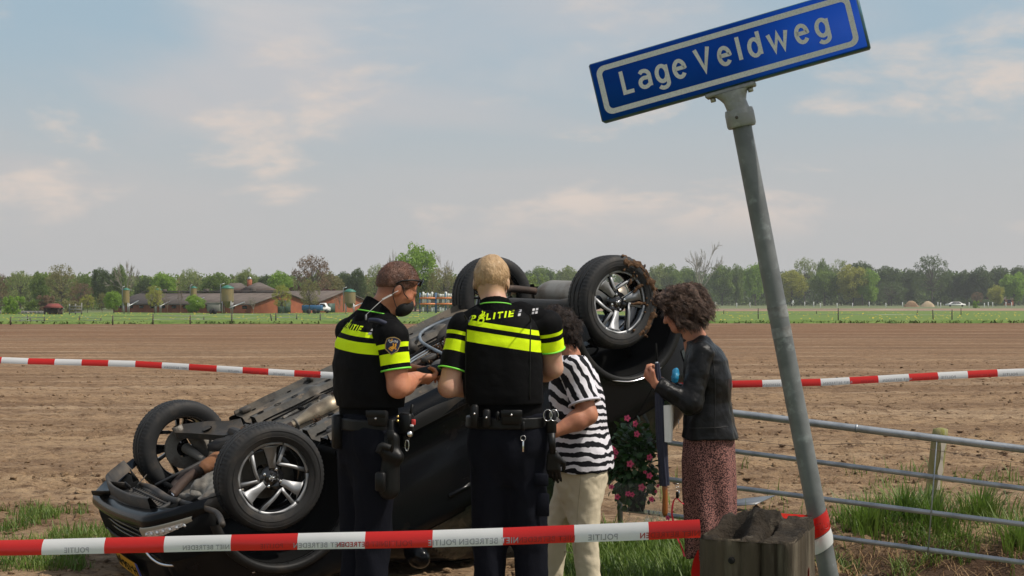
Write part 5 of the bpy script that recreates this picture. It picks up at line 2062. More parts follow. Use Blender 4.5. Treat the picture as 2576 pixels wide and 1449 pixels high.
def car_shell():
  tx = np.array([-1.93, -1.86, -1.78, -1.62, -1.30, -.30, .20, .80, .95, 1.5, 1.80, 1.93, 2.0])
  tz = np.array([.42, .66, .80, 1.04, 1.17, 1.23, 1.19, .84, .77, .70, .60, .54, .48])

  def fn(p):
    x, y, z = p[..., 0], np.abs(p[..., 1]), p[..., 2]
    top = np.interp(x, tx, tz) - .05 * (y / .8) ** 2
    W = .865 - .20 * np.clip((-x - 1.30) / .62, 0, 1) ** 1.8 - .26 * np.clip((x - 1.45) / .5, 0, 1) ** 2
    W = W + .02 * np.exp(-((np.abs(x) - 1.27) / .42) ** 2)                # flared arches
    W = W - .035 * np.exp(-((z - .26) / .10) ** 2) * np.exp(-(x / .8) ** 4)
    W = W - .34 * np.clip((z - .66) / .68, 0, 1)
    low = np.interp(x, [-1.93, -1.8, -1.6, -1.25, -.9, 1.7, 1.95], [.44, .34, .22, .07, .015, .015, .08]) - z
    d = smax(smax(z - top, y - W, .10), smax(low, np.maximum(x - 1.93, -x - 1.92), .06), .06)
    for s in (-1, 1):
      r = np.sqrt((x - s * WB / 2) ** 2 + (z - .10) ** 2)
      well = smax(r - .385, .50 - y, .03)
      d = smax(d, -well, .012)
    bay = np.maximum(np.maximum(np.abs(x - 1.36) - .50, y - .56), z - .52)   # engine bay open from below
    d = smax(d, -bay, .03)
    tail = np.maximum(np.maximum(np.abs(x + 1.35) - .42, y - .50), z - .36)
    d = smax(d, -tail, .03)
    return d
  s = Sdf(.020)
  s.func(fn, (-2.0, -.93, -.05), (2.02, .93, 1.3))
  v, f = s.mesh()
  v[:, 2] += np.where(v[:, 2] > .5, .02 * fbm(v, .5, 3, 71), 0)           # dents
  v[:, 1] += .012 * fbm(v, .45, 3, 72) * (np.abs(v[:, 1]) > .6)
  mesh_obj('body', v, f, M_PAINT, car, True)
  return v, f


def patch(name, v, f, test, off, m, parent=car):
  """A panel of its own lying on the body shell: the faces whose centres pass the test, lifted a little."""
  c = v[f].mean(1)
  ok = test(c[:, 0], c[:, 1], c[:, 2])
  sel = f[ok]
  if len(sel) == 0:
    return None
  tri = v[sel]
  nn = np.cross(tri[:, 1] - tri[:, 0], tri[:, 3] - tri[:, 0])
  vn = np.zeros_like(v)
  for i in range(4):
    np.add.at(vn, sel[:, i], nn)
  vn /= np.linalg.norm(vn, axis=1)[:, None] + 1e-12
  ids = np.unique(sel)
  remap = np.full(len(v), -1)
  remap[ids] = np.arange(len(ids))
  return mesh_obj(name, v[ids] + vn[ids] * off, remap[sel], m, parent, True)


SV, SF = car_shell()
for sgn in (-1, 1):
  side = lambda y: (y * sgn > .45)
  patch('door', SV, SF, lambda x, y, z: side(y) & (x > -.02) & (x < .88) & (z > .15) & (z < .68), .006, M_PAINT)
  patch('door', SV, SF, lambda x, y, z: side(y) & (x > -.88) & (x < -.06) & (z > .15) & (z < .68) & ((x + 1.27) ** 2 + (z - .1) ** 2 > .21), .006, M_PAINT)
  patch('side_window', SV, SF, lambda x, y, z: (y * sgn > .3) & (x > .0) & (x < .62 - (z - .70) * .75) & (z > .71) & (z < 1.04), .005, M_DARKGLASS)
  patch('side_window', SV, SF, lambda x, y, z: (y * sgn > .3) & (x > -.86) & (x < -.07) & (z > .71) & (z < 1.04), .005, M_DARKGLASS)
  patch('side_window', SV, SF, lambda x, y, z: (y * sgn > .3) & (x > -1.45) & (x < -.95) & (z > .74) & (z < .98), .005, M_DARKGLASS)
  patch('sill_trim', SV, SF, lambda x, y, z: (y * sgn > .70) & (np.abs(x) < .84) & (z < .12) & (z > .02), .012, M_PLASTIC)
  for xx in (.25, -.6):
    MB().box((xx, sgn * .872, .58), (.17, .028, .026), bev=.008).build('door_handle', M_PAINT, car)
  # mirror
  Sd = Sdf(.012).ell((.70, sgn * .99, .76), (.06, .11, .075))
  Sd.cone((.68, sgn * .80, .70), (.70, sgn * .95, .74), .03, .03, .03)
  mesh_obj('door_mirror', *Sd.mesh(), M_PAINT, car, True)
for xw in (-WB / 2, WB / 2):
  for sg in (-1, 1):
    patch('wheel_well', SV, SF, lambda x, y, z: (np.hypot(x - xw, z - .10) < .405) & (y * sg > .3) & (y * sg < .845), .004, M_INK)
patch('engine_bay', SV, SF, lambda x, y, z: (np.abs(x - 1.36) < .53) & (np.abs(y) < .60) & (z < .56), .004, M_INK)
patch('splash_liner', SV, SF, lambda x, y, z: (x > 1.42) & (z < .22) & (np.abs(y) < .845), .012, M_INK)
patch('windscreen', SV, SF, lambda x, y, z: (np.abs(y) < .62) & (x > .22) & (x < .84) & (z > .70) & (z > 1.19 - (x - .2) * .66 - .12), .004, M_DARKGLASS)
patch('rear_window', SV, SF, lambda x, y, z: (np.abs(y) < .56) & (x < -1.5) & (z > .86) & (z < 1.08), .004, M_DARKGLASS)
patch('tailgate', SV, SF, lambda x, y, z: (np.abs(y) < .60) & (x < -1.7) & (z > .40) & (z < .80), .006, M_PAINT)
patch('bonnet', SV, SF, lambda x, y, z: (np.abs(y) < .66) & (x > .98) & (x < 1.86) & (z > .55), .006, M_PAINT)
for sgn in (-1, 1):
  patch('tail_lamp', SV, SF, lambda x, y, z: (y * sgn > .5) & (x < -1.62) & (z > .50) & (z < .72), .006, M_DARKGLASS)
  patch('headlamp', SV, SF, lambda x, y, z: (y * sgn > .44) & (x > 1.60) & (z > .46) & (z < .60), .006, M_DARKGLASS)


# ---- underbody
def droop(y):
  return -ZS * np.clip((abs(y) - .30) / .34, 0, 1)


def underbody():
  X = np.linspace(-.98, .86, 150)
  Y = np.linspace(-.80, .80, 150)
  gx, gy = np.meshgrid(X, Y, indexing='ij')
  ay = np.abs(gy)

  def step(v, a, b):
    t = np.clip((v - a) / (b - a), 0, 1)
    return t * t * (3 - 2 * t)
  z = np.full_like(gx, -.135)
  z += .10 * (1 - step(ay, .115, .165)) * step(gx, -1.1, -.8)                    # exhaust tunnel
  z -= .055 * step(ay, .36, .385) * (1 - step(ay, .455, .48))                    # box rails
  z -= .030 * step(ay, .60, .63)                                                # sill flange
  z -= .035 * step(ay, .735, .745) * (1 - step(ay, .755, .765))
  rib = np.sin(gy * 60) * .004 * step(ay, .18, .22) * (1 - step(ay, .33, .36))
  z += rib
  for xx in (-.62, -.12, .42):
    z -= .018 * np.exp(-((gx - xx) / .035) ** 4) * step(ay, .17, .2) * (1 - step(ay, .58, .6))
  for (cx, cy, ra, rb) in ((.62, .28, .11, .045), (.20, .52, .13, .035), (-.30, .27, .12, .05), (.55, -.28, .10, .05), (.10, -.53, .13, .035), (-.40, -.28, .1, .05), (-.5, .53, .1, .03), (.66, .53, .05, .03)):
    dd = np.sqrt(((gx - cx) / ra) ** 2 + ((gy - cy) / rb) ** 2)
    z += .028 * (1 - step(dd, .8, 1.05))                                      # pressed hollows
  z += .003 * fbm(np.stack([gx.ravel(), gy.ravel(), 0 * gx.ravel()], 1), .12, 3, 81).reshape(gx.shape)
  MB().grid(np.stack([gx, gy, z], -1)).build('floor_pan', M_UNDER, car, autosmooth=35)
  for s in (-1, 1):
    # crumpled sill edge
    xs = np.linspace(-.95, .88, 60)
    j = fbm(np.stack([xs * 6, xs * 0 + s, xs * 0], 1), 1, 3, 83)
    rows = []
    for x, q in zip(xs, j):
      rows.append([(x, s * .80, -.165 + .008 * q), (x, s * (.845 + .008 * q), -.150), (x, s * .872, -.10 + .006 * q), (x, s * .876, -.02)])
    MB().grid(np.array(rows), flip=(s > 0)).build('side_sill', M_UNDER if s > 0 else M_PAINT, car)
    for (x, w) in ((.80, .07), (.30, .03), (-.15, .045)):
      MB().box((x, s * .70, -.185), (w, .06, .035), bev=.008).build('jacking_pad', M_DUSTYPLASTIC, car)
    for x in np.linspace(-.8, .75, 12):
      MB().lathe([(0, -.0015), (.013, -.0015), (.016, .002)], (x, s * .69 + .02 * math.sin(x * 30), -.1665), (0, 0, -1), 8).build('drain_hole', M_INK, car)
  # heat shield along the tunnel
  xs = np.linspace(-.9, .5, 40)
  rows = []
  for x in xs:
    rows.append([(x, q, -.062 + .03 * abs(q / .12) ** 2 * -1 + .004 * math.sin(x * 55)) for q in np.linspace(-.12, .12, 9)])
  MB().grid(np.array(rows)).build('heat_shield', M_FOIL, car)
  # exhaust: pipe, catalytic converter, mid pipe, rear silencer
  a, b = on_z(752, 1062, -.13), on_z(902, 988, -.13)
  ex = nrm(b - a)
  cat_ = MB()
  L_ = np.linalg.norm(b - a)
  prof = [(.028, -.05), (.030, 0), (.036, .03), (.058, .10), (.063, .13), (.063, .19), (.067, .195), (.067, .25), (.063, .255), (.063, L_ - .14), (.055, L_ - .09), (.034, L_ - .03), (.028, L_)]
  cat_.lathe(prof, a, ex, 20)
  c = cat_.build('catalytic_converter', M_CAT, car, autosmooth=40)
  MB().box(a + ex * L_ * .68 + [0, 0, -.064], (.05, .07, .03), bev=.006).build('sensor_boss', M_RUST, c)
  for k in (-.02, L_ + .01):
    MB().lathe([(.029, -.008), (.036, -.006), (.036, .006), (.029, .008)], a + ex * k, ex, 14).build('pipe_clamp', M_CASTIRON, c)
  p0 = a - ex * .03
  pts = [p0, p0 - ex * .08 + [0, 0, .01], on_z(690, 1110, -.10), (1.10, .05, -.06), (1.28, .10, -.09), (1.45, .12, -.10), (1.62, .05, -.06)]
  MB().tube(smooth_path(pts, 40), .029, 14).build('front_pipe', M_RUST, car)
  q = b
  pts = [q - ex * .02, q + ex * .25, (-.55, .02, -.12), (-.9, .05, -.14), (-1.05, .22, -.20), (-1.2, .40, -.235), (-1.42, .38, -.13)]
  MB().tube(smooth_path(pts, 40), .027, 14).build('exhaust_pipe', M_RUST, car)
  Sdf_ = Sdf(.012).cone((-1.55, -.34, -.06), (-1.55, .40, -.06), .115, .125, .02, ((0, 0, 1), .72))
  mesh_obj('silencer', *Sdf_.mesh(), mat('silencer_steel', (0.33, .30, .255), .45, .6, var=[((.22, .18, .14), 6.0, .45, .65)]), car, True)
  # fuel tank
  Sdf_ = Sdf(.012).cone((-.72, .30, -.10), (-.72, .52, -.10), .20, .20, .05, ((0, 0, 1), .5)).cone((-.86, -.4, -.1), (-.86, .4, -.1), .15, .15, .04, ((0, 0, 1), .55))
  mesh_obj('fuel_tank', *Sdf_.mesh(), M_DUSTYPLASTIC, car, True)
  # rear twist beam with trailing arms
  MB().tube([(-1.16, -.60, -.17), (-1.10, -.4, -.16), (-1.10, .4, -.16), (-1.16, .60, -.17)], .05, 10).build('rear_axle_beam', M_DUSTYPLASTIC, car)
  for s in (-1, 1):
    MB().tube([(-.86, s * .52, -.06), (-1.12, s * .60, -.15), (-1.27, s * .62, -ZS)], .045, 10).build('trailing_arm', M_DUSTYPLASTIC, car)
    th = np.linspace(0, 2 * np.pi * 5, 70)
    MB().tube(np.stack([-1.15 + .055 * np.cos(th), s * .50 + .055 * np.sin(th), -.13 + th / th.max() * .33], 1), .008, 6).build('coil_spring', M_INK, car)
    MB().tube([(-1.33, s * .56, -.05), (-1.42, s * .54, .35)], .022, 8).build('damper', M_INK, car)
  # subframe and lower control arms in front
  n = 40
  out = [(.92, -.42), (.92, .42), (1.02, .46), (1.10, .34), (1.14, .40), (1.22, .36), (1.20, .22), (1.12, .16), (1.12, -.16), (1.20, -.22), (1.22, -.36), (1.14, -.40), (1.10, -.34), (1.02, -.46)]
  MB().prism(out[::-1], (0, 0, -.125), (1, 0, 0), (0, 1, 0), (0, 0, -1), .045).build('front_subframe', M_DUSTYPLASTIC, car, smooth=False)
  MB().tube([(1.03, -.38, -.165), (1.05, 0, -.175), (1.03, .38, -.165)], .036, 10).build('cross_member', M_DUSTYPLASTIC, car)
  M_ARM = mat('pressed_steel_arm', (.05, .047, .043), .45, .4, var=[((.12, .095, .07), 7.0, .5, .68)])
  for s in (-1, 1):
    poly = [(.96, .36), (.98, .30), (1.10, .36), (1.24, .52), (1.315, .60), (1.30, .66), (1.24, .66), (1.10, .56), (1.0, .47), (.93, .44)]
    V0_ = np.array(poly)
    mb = MB()
    k = len(poly)
    rim = [(x, s * y, -.155 + droop(y)) for x, y in poly] + [(x, s * y, -.115 + droop(y)) for x, y in poly]
    cen = V0_.mean(0)
    inner = [(cen[0] + (x - cen[0]) * .72, s * (cen[1] + (y - cen[1]) * .72), -.143 + droop(cen[1] + (y - cen[1]) * .72)) for x, y in poly]
    mb.add(rim + inner, [(i, (i + 1) % k, k + (i + 1) % k, k + i) for i in range(k)] + [(i, (i + 1) % k, 2 * k + (i + 1) % k, 2 * k + i) for i in range(k)] + [tuple(range(2 * k, 3 * k))])
    arm = mb.build('control_arm', M_ARM, car, autosmooth=30)
    MB().lathe([(0, -.002), (.028, -.002), (.033, .004)], (1.14, s * .50, -.147 + droop(.5)), (0, 0, -1), 16).build('arm_hole', M_INK, arm)
    MB().lathe([(.03, -.03), (.034, -.02), (.034, .03), (.02, .035)], (1.28, s * .635, -.13 - ZS), (0, 0, -1), 14).build('ball_joint', M_CASTIRON, arm)
    MB().tube([(1.22, s * .20, -.03), (1.25, s * .45, -.07), (1.27, s * .66, -ZS)], [.02, .02, .035], 12).build('drive_shaft', M_CASTIRON, car)
    MB().tube([(1.05, s * .28, -.07), (1.10, s * .62, -.03 - ZS)], .011, 8).build('track_rod', M_INK, car)
    mesh_obj('brake_caliper', *Sdf(.01).ell((1.15, s * .64, .05 - ZS), (.06, .06, .10), k=.02).cone((1.2, s * .63, -.05 - ZS), (1.16, s * .63, .12 - ZS), .045, .04).mesh(), M_CASTIRON, car, True)
    MB().lathe([(.06, -.012), (.135, -.012), (.135, .012), (.06, .012)], (1.27, s * .675, -ZS), (0, 1, 0), 28).build('brake_disc', M_CASTIRON, car, autosmooth=40)
  # engine, gearbox, sump
  mesh_obj('engine_sump', *Sdf(.012).cone((1.42, -.36, -.02), (1.42, -.18, -.02), .15, .15, .05, ((0, 0, 1), .8)).cone((1.47, -.42, -.05), (1.60, -.44, -.05), .08, .06, .03).cone((1.30, -.25, -.1), (1.52, -.25, -.1), .07, .06, .03).mesh(lambda p: .006 * np.sin(p[:, 0] * 90) * np.cos(p[:, 1] * 80)), mat('cast_alloy', (.22, .205, .175), .55, .3, var=[((.11, .09, .07), 6.0, .45, .65)], bump=.2), car, True)
  mesh_obj('gearbox', *Sdf(.014).cone((1.40, .18, .06), (1.40, .42, .06), .14, .10, .04).ell((1.52, .05, .10), (.13, .2, .14)).mesh(), M_CASTIRON, car, True)
  a, b = on_z(470, 1210, -.10), on_z(545, 1155, -.13)
  d = nrm(b - a)
  MB().lathe([(.03, -.02), (.042, 0), (.045, .01), (.045, .11), (.042, .12), (.03, .14)], b - d * .10, d, 18).build('flexible_joint', M_RUSTORANGE, car, autosmooth=40)
  MB().tube(smooth_path([on_z(433, 1252, -.02), on_z(440, 1222, -.06), on_z(468, 1196, -.09), b - d * .10], 18), .030, 12).build('down_pipe', mat('burnt_pipe', (.035, .024, .02), .7, .2, var=[((.075, .05, .036), 9, .5, .7)]), car)
  th = np.linspace(0, 3.4, 24)
  MB().tube(smooth_path([on_z(405, 1228, -.06), on_z(415, 1218, -.09), on_z(430, 1226, -.10), on_z(437, 1240, -.04)], 16), .016, 8).build('coolant_hose', M_INK, car)
  MB().tube([on_z(428, 1236, -.09), on_z(437, 1247, -.09)], .005, 6).build('shiny_bolt', M_CHROME, car)
  for (u, v, s, q) in ((575, 1190, .05, 0), (505, 1250, .06, .5), (540, 1240, .05, 1.1), (520, 1205, .035, .2), (470, 1255, .045, .9), (555, 1215, .04, 1.9)):
    c = on_z(u, v, -.07)
    R = rot_zyx(q, .4, q * 2)
    MB().box(c, (s * 2, s * 1.3, s * .8), R, bev=.008).build('engine_bracket', M_CASTIRON if q < 1 else M_DUSTYPLASTIC, car)
  # big black splash shield standing up behind the grille, with its pale upper edge
  a, b = on_z(392, 1222, -.10), on_z(530, 1152, -.12)
  V = np.array([a, b, b + [0, 0, .30], a + [0, 0, .30]])
  w = np.array([.012, .02, 0])
  MB().add(np.concatenate([V, V + w]), [(0, 1, 2, 3), (7, 6, 5, 4), (0, 4, 5, 1), (1, 5, 6, 2), (3, 2, 6, 7), (0, 3, 7, 4)]).build('splash_shield', M_INK, car, smooth=False)
  MB().box((a + b) / 2 + [0, 0, -.004], (np.linalg.norm(b - a), .035, .012), np.stack([nrm(b - a), nrm(np.cross([0, 0, 1], b - a)), [0, 0, 1]], 1)).build('shield_flange', M_DUSTYPLASTIC, car)
  # seams, holes, bolts and clips that crowd the floor
  r = np.random.default_rng(17)
  for s in (-1, 1):
    for y0 in (.36, .48, .60):
      xs = np.linspace(-.92, .82, 24)
      MB().tube(np.stack([xs, s * (y0 + .004 * np.sin(xs * 19)), 0 * xs - (.150 if y0 != .48 else .148)], 1), .005, 5).build('panel_seam', M_INK, car)
    for x in np.linspace(-.85, .80, 14):
      MB().lathe([(0, -.002), (r.uniform(.010, .022), -.002), (.024, .002)], (x, s * .42, -.1925), (0, 0, -1), 10).build('drain_hole', M_INK, car)
      MB().lathe([(0, .010), (.008, .010), (.011, 0)], (x + .05, s * r.uniform(.20, .33), -.137), (0, 0, -1), 6).build('bolt', M_CASTIRON, car, smooth=False)
    for x in (.70, .36, -.22, -.58):
      MB().box((x, s * r.uniform(.50, .58), -.160), (r.uniform(.06, .14), .05, .022), rot_zyx(r.uniform(-.3, .3), 0, 0), bev=.006).build('floor_bracket', M_DUSTYPLASTIC, car)
      MB().box((x - .1, s * .24, -.148), (.03, .05, .02), bev=.005).build('pipe_clip', M_INK, car)
    xs = np.linspace(.80, -.92, 30)
    MB().tube(np.stack([xs, s * (.275 + .012 * np.sin(xs * 5)), 0 * xs - .152], 1), .0065, 6).build('brake_line', M_INK, car)
  # pipes and hoses under the floor
  pts = [on_z(*q, -.20) for q in ((1165, 792), (1105, 812), (1062, 835), (1058, 856), (1080, 873), (1120, 893))]
  MB().tube(smooth_path(pts, 30), .011, 8).build('fuel_hose', M_HOSE, car)
  for k, (dv, rr_) in enumerate(((0, .008), (7, .006), (14, .006))):
    pts = [on_z(u, v + dv, -.185) for u, v in ((1000, 925), (1040, 893), (1085, 868), (1130, 845), (1170, 822))]
    MB().tube(smooth_path(pts, 24), rr_, 6).build('brake_line', M_INK if k == 0 else M_HOSE, car)
  for (u, v, m) in ((1135, 855, M_DUSTYPLASTIC), (1080, 900, M_DUSTYPLASTIC), (960, 1000, M_DUSTYPLASTIC)):
    MB().box(on_z(u, v, -.19), (.09, .06, .03), bev=.006).build('pipe_clip', m, car)
  pl = on_z(1060, 880, -.17)
  MB().prism([(0, 0), (.09, 0), (.03, .11)], pl, (1, 0, 0), (.2, .1, -1), (0, 1, 0), .006).build('bent_bracket', M_DUSTYPLASTIC, car, smooth=False)
  # torn liner at the rear, clumps of earth caught underneath
  for (u, v, s) in ((1105, 880, .05), (1080, 905, .03), (1065, 958, .04), (1048, 968, .025), (1010, 915, .025), (800, 1058, .02), (620, 1080, .02)):
    c = on_z(u, v, -.175)
    V, F = clump(s, 90, int(u))
    MB().add(V + c, F).build('earth_clump', M_MUD, car, smooth=False)


def smooth_path(pts, n):
  p = np.array([np.asarray(q, float) for q in pts])
  m = len(p)
  tt = np.linspace(0, m - 1, n)
  out = []
  for t in tt:
    i = min(int(t), m - 2)
    f = t - i
    p0, p1, p2, p3 = p[max(i - 1, 0)], p[i], p[i + 1], p[min(i + 2, m - 1)]
    out.append(.5 * (2 * p1 + (p2 - p0) * f + (2 * p0 - 5 * p1 + 4 * p2 - p3) * f * f + (3 * p1 - p0 - 3 * p2 + p3) * f ** 3))
  return np.array(out)


def clump(s, n, seed):
  r = np.random.default_rng(seed)
  c = r.standard_normal((n, 3)) * s * [.8, .8, .4]
  a = r.standard_normal((n, 3)) * s * .28
  b = r.standard_normal((n, 3)) * s * .28
  d = r.standard_normal((n, 3)) * s * .2
  V = np.stack([c + a, c + b, c - a, c + d], 1).reshape(-1, 3)
  F = []
  for i in range(n):
    k = 4 * i
    F += [(k, k + 1, k + 2), (k, k + 1, k + 3), (k + 1, k + 2, k + 3), (k, k + 3, k + 2)]
  return V, F


LOCAL = ZS
underbody()
LOCAL = 0.0


# ---- front bumper
def bumper():
  ys = np.linspace(-.80, .84, 56)

  def plan(y):
    a = abs(y) / .86
    return 1.985 - .06 * a ** 2 - .33 * max(0, a - .6) ** 1.5 / .4 ** 1.5
  prof = [(-.17, .03), (-.055, .0), (-.015, .015), (.0, .045), (.002, .065), (-.012, .085), (-.050, .10), (-.056, .24), (-.030, .26), (-.020, .33), (-.014, .42), (-.02, .50), (-.06, .56)]
  rows = []
  for y in ys:
    x0 = plan(y)
    a = abs(y) / .86
    flat = np.clip((a - .58) / .12, 0, 1)
    row = []
    for i, (dx, z) in enumerate(prof):
      if 5 < i < 8:
        dx = dx * (1 - flat) + (-.008) * flat                       # intake only in the middle
      row.append((x0 + dx, y, z + .012 * math.sin(y * 3.1 + .6)))
    rows.append(row)
  b = MB().grid(np.array(rows)).build('front_bumper', M_PAINT, car, autosmooth=50)
  # matt lip standing proud of the lower edge
  rows = []
  for y in np.linspace(-.42, .66, 30):
    x0 = plan(y) - .10 - .07 * (abs(y) / .6) ** 3
    h = .075 if y > -.5 else .075 + .02
    rows.append([(x0 + .02, y, .02), (x0 + .012, y, .02 - h), (x0 - .004, y, .016 - h), (x0 - .03, y, .02)])
  MB().grid(np.array(rows)).build('bumper_lip', M_DUSTYPLASTIC, b)
  MB().prism([(-.02, -.16), (-.30, -.16), (-.33, -.10), (-.27, 0), (-.06, 0)], (1.90, -.44, .03), (1, .1, 0), (0, .25, -1), (0, 1, 0), .012).build('side_flap', M_INK, b, smooth=False)
  # intake slats
  for z in (.13, .165, .20):
    pts = [(plan(y) - .040, y, z + .004 * math.sin(y * 9)) for y in np.linspace(-.46, .50, 22)]
    MB().tube(pts, .0075, 8).build('intake_slat', M_PAINT, b)
  pts = [(plan(y) - .02, y, .25) for y in np.linspace(-.50, .54, 22)]
  MB().tube(pts, .006, 8).build('intake_trim', M_CHROME if False else M_PLASTIC, b)
  # daytime running lamp at the near corner
  for s in (-1,):
    q = []
    for k, y in enumerate(np.linspace(-.50, -.76, 10)):
      q.append((plan(y) + .004, y))
    rows = [[(x + .004, y, .050), (x + .012, y, .058), (x + .012, y, .118), (x + .002, y, .13)] for x, y in q]
    dl = MB().grid(np.array(rows)).build('running_lamp', M_DRL, b)
    rows = [[(x + .0145, y, .070), (x + .018, y, .088), (x + .0145, y, .108)] for x, y in q[2:9]]
    MB().grid(np.array(rows)).build('lamp_lens', M_LAMP, dl)
    for x, y in q[2:9]:
      MB().lathe([(0, .008), (.010, .004), (.012, -.002)], (x + .017, y, .088), (1, -.3, 0), 10).build('led', M_LAMP, dl)
    # chrome sweep and the round fog lens below it (above it, when upright)
    pts = [(plan(y) + .010, y, z) for y, z in ((-.36, .16), (-.43, .20), (-.50, .245), (-.57, .28), (-.64, .30), (-.71, .315), (-.77, .32))]
    MB().tube(smooth_path(pts, 30), .010, 8).build('chrome_trim', M_CHROME, b)
    mesh_obj('fog_lens', *Sdf(.006).ell((plan(-.68) + .002, -.68, .205), (.016, .026, .038)).mesh(), M_LAMP, b, True)
  # licence plate
  w, h = .52, .11
  a = np.array([plan(.0) + .008, 0, .265])
  # bent a little to follow the bumper
  ax, az = np.array([0, 1.0, 0]), np.array([.03, 0, 1.0])
  an = nrm(np.cross(ax, az))

  def pl(x, z, off=0):
    return (plan(x + .13) + .008 + off, x + .13, .40 + z)
  g = [[pl(x, z) for z in (-h / 2, h / 2)] for x in np.linspace(-w / 2, w / 2, 13)]
  lp = MB().grid(np.array(g)).build('licence_plate', M_PLATE, b)
  g = [[pl(x, z, .0015) for z in (-h / 2, h / 2)] for x in np.linspace(-w / 2, -w / 2 + .045, 3)]
  MB().grid(np.array(g)).build('euro_band', M_PLATEBLUE, lp)
  v, f = text_poly('H-156-JN', 1, .03, 1.0)
  v = fit(v, -.195, .245, -.038, .038)
  V = [pl(x, z, .0022) for x, z in zip(v[:, 0], v[:, 1])]
  e = np.cross(np.subtract(V[f[0][1]], V[f[0][0]]), np.subtract(V[f[0][2]], V[f[0][0]]))
  MB().add(V, f if e[0] > 0 else [q[::-1] for q in f]).build('lettering', M_INK, lp, smooth=False)
  # second pair of chrome lines round the near headlamp
  for zz in (.36, .40):
    pts = [(plan(y) - .0 - .3 * max(0, -y - .78), y, zz + .06 - .10 * (y + .8)) for y in np.linspace(-.74, -.86, 8)]
    MB().tube(pts, .006, 6).build('chrome_trim', M_CHROME, b)
  # underside grille: slats and cross bars over a dark frame
  P4 = [on_z(280, 1250, .02), on_z(352, 1226, .035), on_z(434, 1263, .035), on_z(377, 1297, .02)]

  def bl(s, t):
    return P4[0] * (1 - s) * (1 - t) + P4[1] * (1 - s) * t + P4[3] * s * (1 - t) + P4[2] * s * t
  gr = MB()
  for t0 in (0, 1):
    gr.tube([bl(k, t0) for k in np.linspace(0, 1, 10)], .014, 8)
  for s0 in (0, 1):
    gr.tube([bl(s0, k) for k in np.linspace(0, 1, 6)], .012, 8)
  g = gr.build('lower_grille', M_DUSTYPLASTIC, car)
  for k in np.linspace(.03, .97, 15):
    MB().tube([bl(k, 0), bl(k, 1)], .008, 6).build('grille_slat', M_DUSTYPLASTIC, g)
  for k in (.2, .42, .78):
    MB().tube([bl(q, k) + [0, 0, -.006] for q in np.linspace(0, 1, 8)], .007, 6).build('grille_bar', M_DUSTYPLASTIC, g)
  q = np.array([[bl(s, t) + [0, 0, .03] for t in (0, 1)] for s in (0, 1)])
  MB().grid(q).build('grille_backing', M_INK, g)
  # broken flaps and splinters at the far corner
  for (u, v, w_, h_, q, m) in ((262, 1240, .16, .11, .2, M_DUSTYPLASTIC), (300, 1222, .12, .08, .9, M_DUSTYPLASTIC), (322, 1222, .10, .03, 1.6, M_PLASTIC), (355, 1212, .14, .05, 2.3, M_DUSTYPLASTIC)):
    c = on_z(u, v, -.0)
    R = rot_zyx(q, .5 - q * .2, .3 + q)
    po = [(-w_ / 2, -h_ / 2), (w_ / 2, -h_ * .4), (w_ * .4, h_ * .3), (w_ * .05, h_ * .55), (-w_ * .45, h_ * .35)]
    MB().prism(po, c, R[:, 0], R[:, 1], R[:, 2], .006).build('torn_flap', m, car, smooth=False)
  c = on_z(350, 1208, -.0)
  MB().prism([(0, 0), (.05, 0), (.02, .09)], c, (0.6, .6, 0), (.1, 0, -1), (0, 1, 0), .004).build('splinter', M_PLASTIC, car, smooth=False)
  pts = [on_z(u, v, .03) for u, v in ((352, 1222), (380, 1228), (400, 1240), (425, 1256), (450, 1262))]
  MB().tube(smooth_path(pts, 20), .022, 8).build('radiator_rail', M_DUSTYPLASTIC, car)
  pts = [on_z(u, v, .04) for u, v in ((450, 1262), (500, 1275), (545, 1290), (560, 1320))]
  MB().tube(smooth_path(pts, 20), .016, 8).build('bumper_stay', M_DUSTYPLASTIC, car)


LOCAL = -0.045
bumper()
LOCAL = 0.0


# ---- bright trim under the near rear wheel, dull trim at the torn tail
MB().tube(smooth_path([(-1.40, -.893, .50), (-1.27, -.90, .512), (-1.12, -.90, .485), (-.99, -.893, .42)], 30), .0045, 6).build('bright_strip', M_CHROME, car)
MB().tube(smooth_path([(-1.62, -.80, .20), (-1.70, -.83, .30), (-1.76, -.80, .42), (-1.80, -.74, .55)], 16), .008, 6).build('trim_strip', mat('dull_trim', (.16, .17, .175), .4), car)
for (x, y, z, w, h, q) in ((-1.66, .2, .16, .5, .2, .3), (-1.60, -.35, .14, .4, .16, -.4), (-1.72, -.05, .20, .6, .12, .1)):
  R = rot_zyx(q, .3, q)
  MB().prism([(-w / 2, -h / 2), (w * .4, -h / 2), (w / 2, h * .2), (w * .1, h / 2), (-w * .4, h * .4)], (x, y, z - .05), R[:, 1], R[:, 0], R[:, 2], .012).build('torn_bracket', M_DUSTYPLASTIC, car, smooth=False)
for s in (-1, 1):
  for xc in (-WB / 2, WB / 2):
    MB().grid(np.array([[(xc + rr * math.cos(q), s * y, .10 + rr * math.sin(q)) for rr, y in ((.384, .84), (.388, .893), (.40, .90), (.43, .897), (.437, .86))] for q in np.linspace(math.radians(-4), math.radians(184), 40)]), flip=(s > 0)).build('wheel_arch_trim', M_PLASTIC, car)
  # wheel-arch liners
  th = np.linspace(math.radians(-5), math.radians(185), 24)
  for xc in (-WB / 2, WB / 2):
    MB().grid(np.array([[(xc + .382 * math.cos(q), s * y, .10 + .382 * math.sin(q)) for y in (.50, .62, .74, .84)] for q in th])).build('arch_liner', M_INK, car)


